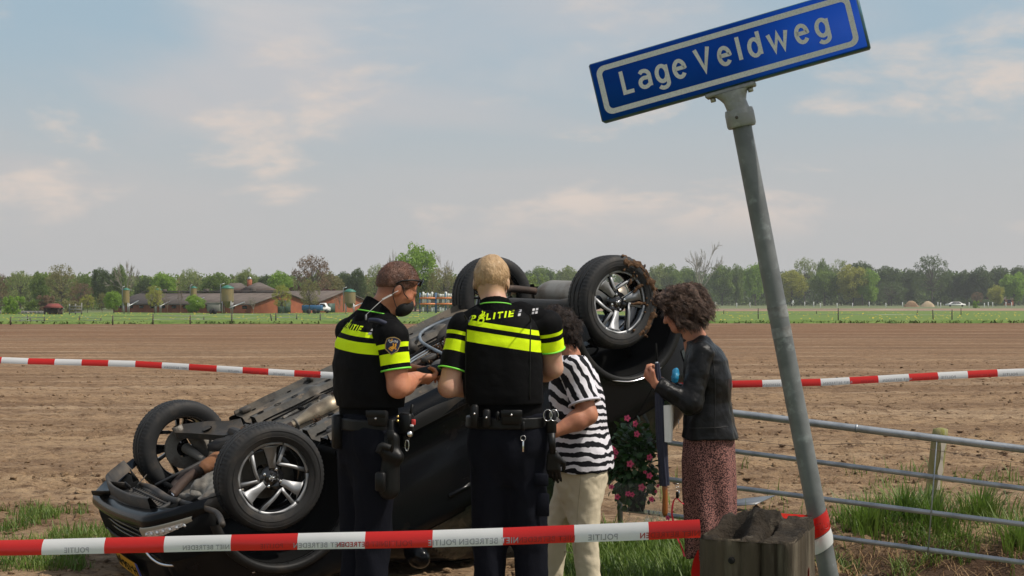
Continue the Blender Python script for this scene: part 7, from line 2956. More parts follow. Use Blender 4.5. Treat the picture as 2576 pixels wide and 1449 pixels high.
  Rm = np.stack([r, f, [0, 0, 1]], 1)
  MB().box(W(1362, 1207, -.105), (.066, .018, .06), Rm, bev=.006).build('thigh_pocket', M_NAVYCLOTH, tr, smooth=False)
  MB().box(W(1366, 1270, -.09), (.060, .012, .11), Rm, bev=.005).build('thigh_pocket', M_NAVYCLOTH, tr, smooth=False)
  # duty belt and what hangs from it
  s = Sdf(.006)
  s.loft([(W(1275, 1074), .199, .147), (W(1275, 1046), .197, .145)], r, f, .0, 2.4)
  belt = mesh_obj('duty_belt', *s.mesh(), M_LEATHERGEAR, t, True)
  pouch('belt_pouch', W(1194, 1047, -.150), (.036, .035, .11), Rm, M_LEATHERGEAR, t, .12)
  pouch('belt_pouch', W(1224, 1052, -.160), (.036, .035, .085), Rm, M_LEATHERGEAR, t, .05)
  pouch('belt_pouch', W(1287, 1050, -.165), (.098, .035, .070), Rm, M_LEATHERGEAR, t, .18, flap=True)
  pouch('belt_clip', W(1252, 1046, -.158), (.020, .02, .045), Rm, M_LEATHERGEAR, t)
  kc = W(1316, 1078, -.16)
  k_ = MB().box(kc + [0, 0, .01], (.016, .012, .045), Rm, bev=.004).build('key_holder', M_LEATHERGEAR, t, smooth=False)
  MB().tube([kc + np.array([.012 * math.cos(q), -.004, -.045 + .012 * math.sin(q)]) for q in np.linspace(0, 6.283, 17)[:-1]], .0016, 6, closed=True).build('key_ring', M_STUD, k_)
  MB().box(kc + [0, -.004, -.085], (.008, .003, .05), bev=.001).build('key', M_STUD, k_, smooth=False)
  hc = W(1384, 1062, -.09)
  h_ = MB().box(hc + [.005, 0, 0], (.050, .04, .12), Rm, bev=.012).build('holster', M_LEATHERGEAR, t, smooth=False)
  for q0, cx in ((0, -.012), (1, .018)):
    MB().tube([hc + np.array([cx + .020 * math.cos(q), -.026, .035 + .027 * math.sin(q)]) for q in np.linspace(0, 6.283, 25)[:-1]], .0022, 6, closed=True).build('handcuff', M_STUD, h_)
  MB().tube([hc + [.005, -.01, -.05], hc + [.012, -.01, -.15]], [.020, .016], 10).build('baton', M_LEATHERGEAR, h_)
  s = Sdf(.006)
  hand(s, W(1390, 1140, -.09), (0.05, 0, -1), (.3, .9, 0), (1, 0, 0), (.2, .2, .25, .3), .9)
  mesh_obj('gloves', *s.mesh(), M_LEATHERGEAR, t, True)
  boots(t, (aL, aR), f)


officer_blond()


# ------------------------------------------------------------------ officer with sunglasses on his head, seen from behind on his right side
def officer_mask():
  Y = 6.62
  W = lambda u, v, dy=0.0: P(u, v, Y + dy)
  f, r, u = frame((.85, .53, 0))
  base = W(925, 1000)
  base[2] = 0
  t = thing('person', 'police officer with reddish brown hair, face mask and sunglasses pushed up, looking at a phone', 'person', base)
  hf, hr, hu = frame((.88, .30, -.46))
  C = W(1001, 714, -.02)
  neck = W(950, 790, -.02)
  sR, sL = W(984, 846, -.15), W(884, 836, .15)
  eR, wR = W(1002, 974, -.17), W(1048, 950, .02)
  eL, wL = W(962, 972, .22), W(1036, 930, .20)
  hipR, hipL = W(948, 1105, -.08), W(905, 1105, .08)
  kR, kL = W(936, 1350, -.06), W(903, 1350, .08)
  aR, aL = W(934, 1585, -.10), W(893, 1585, .07)
  s = Sdf(.006)
  head(s, C, hf, hr, hu, neck, .97, .053)
  s.loft([(W(930, 1110), .15, .10), (W(928, 1000), .14, .095), (W(930, 880), .16, .105), (W(938, 815), .14, .085), (W(945, 792), .08, .06)], r, f, .03)
  arm(s, sR, eR, wR, (.062, .052, .04, .030))
  arm(s, sL, eL, wL, (.060, .050, .04, .030))
  hand(s, wR, (.72, .55, -.12), (-.25, .45, .85), (-.2, .5, .8), (.75, .8, .85, .9), 1.0, .5)
  hand(s, wL, (1, .02, -.06), (.1, -.35, -.9), (.1, -1, .2), (.25, .3, .4, .5), 1.0, .5)
  for h_, k_, a_ in ((hipL, kL, aL), (hipR, kR, aR)):
    s.cone(h_, k_, .075, .05, .03).cone(k_, a_, .05, .038, .03)
  v, fc = s.mesh()
  q = v - C
  e = -(q @ hu + .018 + .45 * np.where(q @ hf < 0, np.abs(q @ hf), 0))
  st = np.clip(1 - e / .045, 0, 1) * .8 * (np.linalg.norm(q, axis=1) < .16) * (q @ hf < .035)
  body = mesh_obj('body', v, fc, M_SKIN_RED, t, True, attrs={'stubble': st})
  R = np.stack([hr, hf, hu], 1)
  # hair
  s = Sdf(.005)
  s.ell(C + hu * .005 - hf * .004, (.080, .103, .102), R)
  lo, hi = C - .17, C + .17
  s.func(lambda p: -((p - C) @ hu + .030 + .45 * ((p - C) @ hf < 0) * np.abs((p - C) @ hf) - .012), lo, hi, 0, 'i')
  s.func(lambda p: ((p - C) @ hf * .85 - (p - C) @ hu * .55 - .043), lo, hi, 0, 'i')
  hv, hfc = s.mesh(folds(.0035, .02, seed=27))
  hn = vnormals(hv, hfc)
  M_BROWNHAIR = mat('reddish_brown_hair', (0.145, 0.060, 0.034), .5, var=[((0.085, 0.037, 0.023), 30.0, .42, .62), ((0.25, 0.115, 0.068), 70.0, .57, .7)], stretch=(1, 1, .5), bump=.5, bump_scale=110)
  hair = mesh_obj('hair', hv, hfc, M_BROWNHAIR, t, True)
  up_ = hn[:, 2] > -.6
  strands('hair_strands', hv[up_], hn[up_], 5200, .010, lambda p, n: .45 * hf + 0 * p, M_BROWNHAIR, hair, .0009, .3, 5, 3)
  # mask with loops
  s = Sdf(.004)
  s.ell(C + hf * .060 - hu * .090, (.056, .048, .050), R)
  s.ell(C + hf * .090 - hu * .074, (.028, .026, .032), R, .03)
  mask = mesh_obj('face_mask', *s.mesh(), M_MASK, t, True)
  ear = C + hr * .080 - hu * .038
  MB().tube(smooth_path([ear + hf * .060 - hu * .010 - hr * .012, ear + hf * .028 + hu * .002, ear + hf * .018 + hu * .022, ear - hf * .006 + hu * .032, ear - hf * .024 + hu * .006, ear - hf * .016 - hu * .030, ear + hf * .030 - hu * .075 - hr * .012], 26), .0022, 6).build('mask_loop', M_MASK, mask)
  # sunglasses pushed up on the forehead
  g = thing_part('sunglasses', t)
  top = C + hf * .080 + hu * .052
  M_LENS = mat('sunglass_lens', (.006, .006, .007), .08, spec=.8)
  fr = MB()
  gl = None
  for sg in (-1, 1):
    c = top + hr * .032 * sg + hf * .016
    th = np.linspace(0, 6.283, 21)[:-1]
    pts = [c + hr * .026 * math.cos(q) + hu * .019 * math.sin(q) + hf * (.002 - .010 * abs(.026 * math.cos(q) + .032 * sg) / .06) for q in th]
    fr.tube(pts, .0032, 6, closed=True)
  fr.tube([top + hf * .020 - hr * .008, top + hf * .022, top + hf * .020 + hr * .008], .003, 6)
  g = fr.build('sunglasses', M_LEATHERGEAR, t)
  for sg in (-1, 1):
    c = top + hr * .032 * sg + hf * .015
    th = np.linspace(0, 6.283, 21)[:-1]
    MB().add([c + hf * .003] + [c + hr * .025 * math.cos(q) + hu * .018 * math.sin(q) for q in th], [(0, 1 + i, 1 + (i + 1) % 20) for i in range(20)]).build('lens', M_LENS, g)
    MB().tube(smooth_path([top + hr * .060 * sg + hf * .006, top + hr * .078 * sg - hf * .035 - hu * .012, top + hr * .084 * sg - hf * .085 - hu * .040, top + hr * .080 * sg - hf * .105 - hu * .065], 14), [.0042] * 14, 6).build('temple', M_LEATHERGEAR, g)
  # coiled earpiece lead
  a, b = ear - hf * .004 - hu * .002 + hr * .012, W(921, 792, -.14)
  m1, m2 = W(985, 742, -.115), W(962, 754, -.125)
  M_CLEAR = mat('clear_coil', (.72, .72, .70), .25, spec=.6)
  ep = MB().tube(smooth_path([a, a + (m1 - a) * .5 + [0, -.006, .002], m1], 10), .0013, 6).build('earpiece_lead', M_CLEAR, t)
  d = m2 - m1
  e1 = nrm(np.cross(d, [0, 1, 0]))
  e2 = nrm(np.cross(d, e1))
  MB().tube([m1 + d * q + e1 * .0042 * math.cos(q * 56) + e2 * .0042 * math.sin(q * 56) for q in np.linspace(0, 1, 90)], .0015, 5).build('coil', M_CLEAR, ep)
  MB().tube(smooth_path([m2, (m2 + b) / 2 + [0, -.008, .0], b], 10), .0012, 6).build('lead', M_CLEAR, ep)
  MB().box(b + [0, -.004, -.012], (.011, .006, .026), np.stack([r, f, [0, 0, 1]], 1), bev=.002).build('clip', M_SILVERPRINT, ep, smooth=False)
  # shirt
  s = Sdf(.007)
  s.loft([(W(928, 1060), .165, .125), (W(928, 1000), .165, .12), (W(929, 890), .17, .12), (W(936, 825), .15, .10), (W(944, 800), .095, .08), (W(950, 786), .072, .07)], r, f, .03)
  s.cone(W(958, 812, -.05), sR, .062, .068, .04).cone(W(915, 808, .06), sL, .062, .066, .04)
  sv, sf = s.mesh(folds(.006, .07, seed=31))
  shirt = mesh_obj('shirt', sv, sf, M_BLACKCLOTH, t, True)
  s = Sdf(.005)
  nd = nrm(np.array([.34, .20, .92]))
  c0, c1_ = W(938, 808, -.03), W(960, 756, -.01)
  s.cone(c0, c1_, .088, .074, .01)
  s.func(lambda p: (p - W(938, 762, 0)) @ nrm([.72, .40, 1.0]), c0 - .3, c1_ + .3, 0, 'i')
  cv, cf = s.mesh(folds(.002, .05, seed=15))
  mesh_obj('collar', cv, cf, M_BLACKCLOTH, shirt, True)
  cb = tree_of(cv, cf)
  pts = []
  for q in np.linspace(-1.2, 2.3, 26):
    d = r * math.sin(q) - f * math.cos(q)
    z = W(944, 790, 0) + np.array([0, 0, .022 * math.cos(q)])
    h = cb.ray_cast(Vector(z + d * .3), Vector(-d), .4)
    if h[0] is not None:
      pts.append(np.array(h[0]) + d * .0015)
  MB().tube(pts, .0032, 6).build('piping', M_LIME, shirt)
  MS = band_mat('sleeve_bands', BLK, [(.036, NEON), (.057, BLK), (.082, NEON), (.132, BLK)], lo=-.2, hi=.3, spec=.06)
  o, slv, slf, hem, d = sleeve(t, 'sleeve', sR, eR, .67, .074, .066, MS, folds(.005, .06, seed=33), root=W(950, 850, -.05))
  hem_ring(hem, d, slv, o, M_LIME)
  o2, v_, f_, hem2, d2 = sleeve(t, 'sleeve', sL, eL, .6, .07, .066, MS, folds(.005, .06, seed=34), root=W(910, 840, .06))
  # shield badge on the near sleeve
  sb = tree_of(slv, slf)
  bo = nrm(r * .82 + np.array([.25, -.35, 0]))
  ba = nrm(np.cross(np.array([0, 0, 1.0]), bo))
  ba = ba if ba[0] > 0 else -ba
  bb = nrm(np.cross(bo, ba))
  bb = bb if bb[2] > 0 else -bb
  ang = math.radians(-10)
  ba, bb = ba * math.cos(ang) + bb * math.sin(ang), -ba * math.sin(ang) + bb * math.cos(ang)
  O = W(986, 868, -.22)
  shp = [(-.030, .026), (-.018, .034), (0, .038), (.018, .034), (.030, .026), (.031, .0), (.024, -.024), (.0, -.046), (-.024, -.024), (-.031, .0)]
  for sc, m, lf, nm in ((1.0, mat('badge_gold_edge', (.45, .30, .10), .5), .003, 'badge'), (.90, mat('badge_navy', (.010, .014, .055), .6), .0038, 'badge_field')):
    p = np.concatenate([[(0, 0)], subdivide_poly(np.array(shp) * sc, 3)])
    V = drape(sb, O, ba, bb, p, bo, lf)
    k = len(p) - 1
    F = [(0, 1 + i, 1 + (i + 1) % k) for i in range(k)]
    ob = MB().add(V, face_out(V, F, bo)).build(nm, m, o, smooth=False)
  M_BADGEWHITE = mat('badge_white', (.7, .7, .7), .6)
  M_BADGEGOLD = mat('badge_gold', (.78, .36, .03), .6)
  politie(sb, O - ba * .023 + bb * .013, ba, bb, bo, .050, .0095, o, M_BADGEWHITE, .0046, M_BADGEGOLD)
  for kk, p in enumerate(flame_book(.036)):
    V = drape(sb, O + ba * .001 - bb * .014, ba, bb, p, bo, .0048 + .0003 * kk)
    MB().add(V, face_out(V, [tuple(range(len(p)))], bo)).build('badge_flame', M_BADGEGOLD, o, smooth=False)
  # vest
  s = Sdf(.006)
  s.loft([(W(931, 1022), .178, .142), (W(929, 985), .188, .152), (W(927, 915), .190, .152), (W(929, 860), .182, .142), (W(935, 826), .150, .122), (W(941, 803), .12, .10), (W(946, 792), .095, .085)], r, f, .02, 2.6)
  s.cone(W(965, 800, -.06), W(990, 818, -.06), .03, .03, .03)
  vv, vf = s.mesh(folds(.006, .075, seed=37, stretch=(.8, 1, 1.2)))
  p0 = W(885, 884, -.1)
  tilt = nrm(np.array([-.07, .05, 1.0]))
  MV = band_mat('vest_bands_b', BLK, [(0, NEON), (.052, BLK), (.075, NEON), (.098, BLK)], lo=-.6, hi=.4, spec=.06)
  vest = mesh_obj('vest', vv, vf, MV, t, True, attrs={'band': (vv - p0) @ nrm(np.array([.085, -.06, 1.0]))})
  bv = tree_of(vv, vf)
  out = nrm(np.array([-.75, -.66, 0.12]))
  ax = nrm(r - np.array([0, 0, .10]))
  bx = nrm(np.cross(out, ax))
  bx = bx if bx[2] > 0 else -bx
  O = W(848, 823, -.02)
  politie(bv, O, ax, bx, out, .225, .031, vest, M_NEON)
  squares(bv, O + ax * .222, ax, bx, out, [(0, .004), (.018, .004), (0, .022), (.018, .022)], .011, vest)
  squares(tree_of(sv, sf), O + ax * .262, ax, bx, nrm(np.array([-.45, -.9, .2])), [(0, .0), (.018, .0), (.0, .018), (.018, .018)], .011, shirt)
  MB().tube(smooth_path([W(930, 806, -.16), W(955, 808, -.2), W(985, 822, -.17)], 12), .012, 8).build('shoulder_strap', mat('strap_navy', (.008, .012, .035), .7), vest)
  # trousers, belt and gear
  tv, tf = legs(base, hipL, hipR, kL, kR, aL, aR, (.106, .086, .078), .007, r, f,
          [(W(927, 1125), .180, .135), (W(927, 1080), .182, .135), (W(928, 1040), .172, .125)], folds(.018, .10, (1, 1, .6), 39))
  tr = mesh_obj('trousers', tv, tf, M_NAVYCLOTH, t, True)
  s = Sdf(.006)
  s.loft([(W(928, 1078), .192, .147), (W(928, 1048), .190, .145)], r, f, .0, 2.4)
  belt = mesh_obj('duty_belt', *s.mesh(), M_LEATHERGEAR, t, True)
  Rm = np.stack([r, f, [0, 0, 1]], 1)
  Rc = np.stack([nrm([.9, -.35, 0]), nrm([.35, .9, 0]), [0, 0, 1]], 1)
  pouch('belt_pouch', W(852, 1085, -.05), (.045, .06, .16), Rm, M_LEATHERGEAR, t)
  pouch('belt_pouch', W(950, 1052, -.185), (.10, .035, .075), Rc, M_LEATHERGEAR, t, .0, flap=True)
  for v_ in (1048, 1059):
    MB().lathe([(0, .004), (.004, .003), (.006, 0)], W(1001, v_, -.20), (.2, -1, 0), 10).build('brass_snap', M_BRASS, belt)
  rad = W(1022, 1066, -.13)
  rd = MB().box(rad, (.065, .05, .10), Rc, bev=.01).build('radio', M_LEATHERGEAR, t, smooth=False)
  MB().tube([rad + [.018, -.01, .04], rad + [.03, -.01, .09]], .006, 8).build('antenna', M_LEATHERGEAR, rd)
  MB().box(rad + [.036, -.030, .010], (.020, .006, .026), Rc, bev=.002).build('radio_label', mat('radio_red', (.70, .06, .05), .4), rd, smooth=False)
  MB().box(rad + [.028, -.034, -.006], (.018, .006, .010), Rc, bev=.002).build('radio_label', M_BADGEWHITE, rd, smooth=False)
  MB().lathe([(0, .012), (.013, .012), (.016, -.03), (.011, -.06)], rad + [.018, -.035, -.045], (.3, -.8, .1), 14).build('torch_head', M_STUD, rd)
  MB().lathe([(.0165, .008), (.018, 0), (.0165, -.03)], rad + [.018, -.035, -.045], (.3, -.8, .1), 14).build('torch_body', M_LEATHERGEAR, rd)
  hl = W(984, 1160, -.17)
  h_ = mesh_obj('thigh_holster', *Sdf(.007).cone(hl + [.0, 0, .10], hl + [-.01, 0, -.13], .04, .05, .02, ((0, 1, 0), .6)).cone(hl + [-.045, -.01, .055], hl + [.03, -.01, .02], .024, .03, .02).mesh(), M_LEATHERGEAR, t, True)
  MB().box(hl + [0, -.025, .115], (.03, .02, .16), Rc, bev=.006).build('holster_strap', M_LEATHERGEAR, h_, smooth=False)
  MB().box(hl + [0, -.036, .125], (.034, .01, .045), Rc, bev=.004).build('buckle', M_PLASTIC, h_, smooth=False)
  MB().tube(smooth_path([hl + [-.055, -.035, .045], hl + [-.04, -.04, .075], hl + [.0, -.04, .065]], 10), [.016] * 10, 8).build('pistol_grip', M_PLASTIC, h_)
  MB().box(hl + [-.045, -.045, -.09], (.05, .03, .09), Rc, bev=.008).build('belt_pouch', M_LEATHERGEAR, h_, smooth=False)
  cl = W(1024, 1120, -.12)
  MB().tube([cl + np.array([.009 * math.cos(q), -.01, .026 * math.sin(q)]) for q in np.linspace(0, 6.283, 17)[:-1]], .0022, 6, closed=True).build('carabiner', M_STUD, rd)
  pouch('belt_pouch', W(1020, 1098, -.09), (.03, .05, .10), Rc, M_LEATHERGEAR, t)
  boots(t, (aL, aR), f)
  # the phone he types on stays a thing of its own
  q = W(1086, 934, .11)
  d1, d2 = nrm([.85, .35, .18]), nrm([-.3, .6, .75])
  d2 = nrm(d2 - d1 * d1.dot(d2))
  d3 = np.cross(d1, d2)
  ph = MB().box(q, (.135, .068, .008), np.stack([d1, d2, d3], 1), bev=.002).build('phone', M_LEATHERGEAR, None, smooth=False, loc=q)
  props(ph, 'dark mobile phone held in the hands of the officer with the face mask', 'phone')


def thing_part(name, parent):
  return None


officer_mask()


# ------------------------------------------------------------------ woman in zebra striped blouse
def zebra_material():
  m = mat('zebra_blouse', (.70, .68, .72), .8, bump=.25, bump_scale=26, spec=.15)
  nt = m.node_tree
  N, L = nt.nodes, nt.links
  tc = N.new('ShaderNodeTexCoord')
  sep = N.new('ShaderNodeSeparateXYZ')
  L.new(tc.outputs['Object'], sep.inputs[0])
  nz = N.new('ShaderNodeTexNoise')
  nz.inputs['Scale'].default_value = 6.5
  nz.inputs['Detail'].default_value = 3
  L.new(tc.outputs['Object'], nz.inputs['Vector'])
  nz2 = N.new('ShaderNodeTexNoise')
  nz2.inputs['Scale'].default_value = 30
  nz2.inputs['Detail'].default_value = 2
  L.new(tc.outputs['Object'], nz2.inputs['Vector'])
  at = N.new('ShaderNodeAttribute')
  at.attribute_name = 'stripe'

  def M(op, a, b):
    n = N.new('ShaderNodeMath')
    n.operation = op
    for i, x in enumerate((a, b)):
      if isinstance(x, (int, float)):
        n.inputs[i].default_value = x
      elif x is not None:
        L.new(x, n.inputs[i])
    return n.outputs[0]
  s = M('ADD', at.outputs['Fac'], M('MULTIPLY', nz.outputs['Fac'], .085))
  s = M('ADD', s, M('MULTIPLY', nz2.outputs['Fac'], .011))
  w = M('SINE', M('MULTIPLY', s, 6.283 / .046), None)
  mr = N.new('ShaderNodeMapRange')
  mr.inputs['From Min'].default_value = -.08
  mr.inputs['From Max'].default_value = .08
  L.new(w, mr.inputs['Value'])
  mx = N.new('ShaderNodeMix')
  mx.data_type = 'RGBA'
  mx.inputs[6].default_value = (.70, .68, .73, 1)
  mx.inputs[7].default_value = (.010, .010, .013, 1)
  L.new(mr.outputs[0], mx.inputs[0])
  L.new(mx.outputs[2], N['Principled BSDF'].inputs['Base Color'])
  return m


def hair_mop(name, C, R, blobs, warp_amp, m, parent, n, ln, seed, face=None, fall=.2, wid=.0016, flow=lambda p, q: np.array([0, 0, -.5]) + 0 * p):
  s = Sdf(.006)
  for (o, rad) in blobs:
    s.ell(C + R @ np.asarray(o, float), rad, R, .02)
  if face is not None:
    s.func(face, C - .25, C + .25, 0, 'i')
  v, f = s.mesh(lambda p: warp_amp * fbm(p, .03, 3, seed))
  nn = vnormals(v, f)
  h = mesh_obj(name, v, f, m, parent, True)
  h2 = strands('hair_strands', v, nn * .28, n, ln, lambda p, q: flow(p, q), m, h, wid, .24, seed, 6, fall, 16)
  return h


def woman_stripes():
  Y = 7.3
  W = lambda u, v, dy=0.0: P(u, v, Y + dy)
  f, r, u = frame((-.95, .30, 0))
  base = W(1450, 1000)
  base[2] = 0
  t = thing('person', 'woman with short dark curly hair in black and white zebra blouse and cream trousers', 'person', base)
  hf, hr, hu = frame((-.88, .36, -.30))
  C = W(1397, 826, .02)
  neck = W(1430, 897, .02)
  sL, sR = W(1450, 934, -.16), W(1440, 930, .17)
  eL, wL = W(1478, 1044, -.22), W(1398, 1086, -.28)
  eR, wR = W(1450, 1040, .22), W(1385, 1075, .05)
  hipL, hipR = W(1478, 1195, -.08), W(1450, 1195, .09)
  kL, kR = W(1468, 1335, -.08), W(1397, 1335, .10)
  aL, aR = W(1486, 1520, -.08), W(1380, 1520, .12)
  s = Sdf(.006)
  head(s, C, hf, hr, hu, neck, .92, .052)
  s.loft([(W(1464, 1190), .15, .11), (W(1458, 1080), .13, .10), (W(1450, 1000), .14, .105), (W(1445, 935), .13, .085), (W(1438, 908), .07, .055)], r, f, .03)
  arm(s, sL, eL, wL, (.058, .052, .04, .028))
  arm(s, sR, eR, wR, (.055, .048, .04, .028))
  hand(s, wL, (-1, .1, -.1), (.1, .9, .2), (0, .2, 1), (.5, .6, .6, .6), .92)
  hand(s, wR, (-1, -.2, 0), (0, -.5, 1), (0, .2, 1), (.5, .6, .6, .6), .92)
  for h_, k_, a_ in ((hipL, kL, aL), (hipR, kR, aR)):
    s.cone(h_, k_, .075, .05, .03).cone(k_, a_, .05, .038, .03)
  v, fc = s.mesh()
  mesh_obj('body', v, fc, M_SKIN_BROWN, t, True)
  M_DKHAIR = mat('dark_curly_hair', (.028, .018, .014), .5, spec=.15, var=[((.014, .010, .009), 60, .4, .6), ((.075, .048, .036), 90, .58, .72)], bump=.6, bump_scale=80)
  R = np.stack([hr, hf, hu], 1)
  hair_mop('hair', C, R, [((0, -.01, .01), (.098, .112, .108)), ((0, -.06, -.035), (.080, .060, .075)), ((.02, .03, .06), (.07, .08, .05))], .012, M_DKHAIR, t, 4800, .034, 3,
       lambda p: ((p - C) @ hf * .8 - (p - C) @ hu * .6 - .060), .1, .0016)
  # blouse: loose, with wide cuffed sleeves
  s = Sdf(.006)
  secs = [(W(1466, 1180), .192, .158), (W(1464, 1140), .194, .154), (W(1459, 1080), .185, .140), (W(1452, 1000), .180, .138), (W(1447, 945), .172, .118), (W(1442, 915), .135, .088), (W(1437, 895), .088, .068)]
  s.loft(secs, r, f, .03)
  wf = folds(.013, .10, (1, 1, .6), 51)
  bv, bf = s.mesh(wf)
  lean = (W(1458, 1080) - W(1440, 905))
  z = bv[:, 2]
  # stripes run level at the hem and turn steep over the shoulder blade
  ang = np.clip((z - .95) / .42, 0, 1) * 1.1
  st = (z - 1.13) * np.cos(ang) + (bv[:, 0] - base[0]) * np.sin(ang)
  Mz = zebra_material()
  bl = mesh_obj('blouse', bv, bf, Mz, t, True, attrs={'stripe': st})
  o, v_, f_, hem, d = sleeve(t, 'sleeve', sL, eL, .74, .076, .082, Mz, folds(.007, .06, seed=53), root=W(1446, 945, -.06))
  zz = v_[:, 2]
  at = o.data.attributes.new('stripe', 'FLOAT', 'POINT')
  at.data.foreach_set('value', ((v_ - sL) @ nrm(np.array([.85, .1, .55]))).astype(np.float32))
  hem_ring(hem, d, v_, o, mat('cuff_white', (.62, .60, .66), .8), .007, .008)
  sleeve(t, 'sleeve', sR, eR, .7, .072, .078, Mz, None, root=W(1442, 945, .06))
  # trousers
  M_CREAM = mat('cream_cotton', (.60, .52, .38), .85, bump=.25, bump_scale=14, spec=.15)
  tv, tf = legs(base, hipL, hipR, kL, kR, aL, aR, (.100, .068, .064), .006, r, f,
          [(W(1463, 1215), .155, .128), (W(1464, 1180), .158, .128), (W(1462, 1140), .150, .118)], folds(.014, .085, (1, 1, .9), 57))
  tr = mesh_obj('trousers', tv, tf, M_CREAM, t, True)
  tb = tree_of(tv, tf)
  pts = drape(tb, W(1497, 1180, -.4), np.array([1.0, 0, 0]), np.array([0, 0, -1.0]), [(-.012 * math.sin(q * 4), q) for q in np.linspace(0, .52, 22)], np.array([0.25, -.97, 0]), .0005, .5)
  MB().tube(pts, .002, 5).build('side_seam', mat('seam_dark_cream', (.42, .36, .26), .9), tr)  # seam line in a darker cream than the cloth
  boots(t, (aL, aR), f, mat('brown_shoe', (.10, .06, .04), .5), .14)


woman_stripes()


# ------------------------------------------------------------------ woman in leather jacket with umbrella
def leopard_material():
  m = mat('leopard_skirt', (.30, .145, .125), .8, spec=.15)
  nt = m.node_tree
  N, L = nt.nodes, nt.links
  tc = N.new('ShaderNodeTexCoord')
  vo = N.new('ShaderNodeTexVoronoi')
  vo.inputs['Scale'].default_value = 150
  L.new(tc.outputs['Object'], vo.inputs['Vector'])
  mr = N.new('ShaderNodeMapRange')
  mr.inputs['From Min'].default_value = .36
  mr.inputs['From Max'].default_value = .60
  L.new(vo.outputs['Distance'], mr.inputs['Value'])
  mx = N.new('ShaderNodeMix')
  mx.data_type = 'RGBA'
  mx.inputs[6].default_value = (.020, .011, .012, 1)
  mx.inputs[7].default_value = (.42, .195, .165, 1)
  inv = N.new('ShaderNodeMath')
  inv.operation = 'SUBTRACT'
  inv.inputs[0].default_value = 1.0
  L.new(mr.outputs[0], inv.inputs[1])
  mx.inputs[6].default_value, mx.inputs[7].default_value = (.36, .17, .145, 1), (.050, .026, .026, 1)
  L.new(mr.outputs[0], mx.inputs[0])
  L.new(mx.outputs[2], N['Principled BSDF'].inputs['Base Color'])
  return m


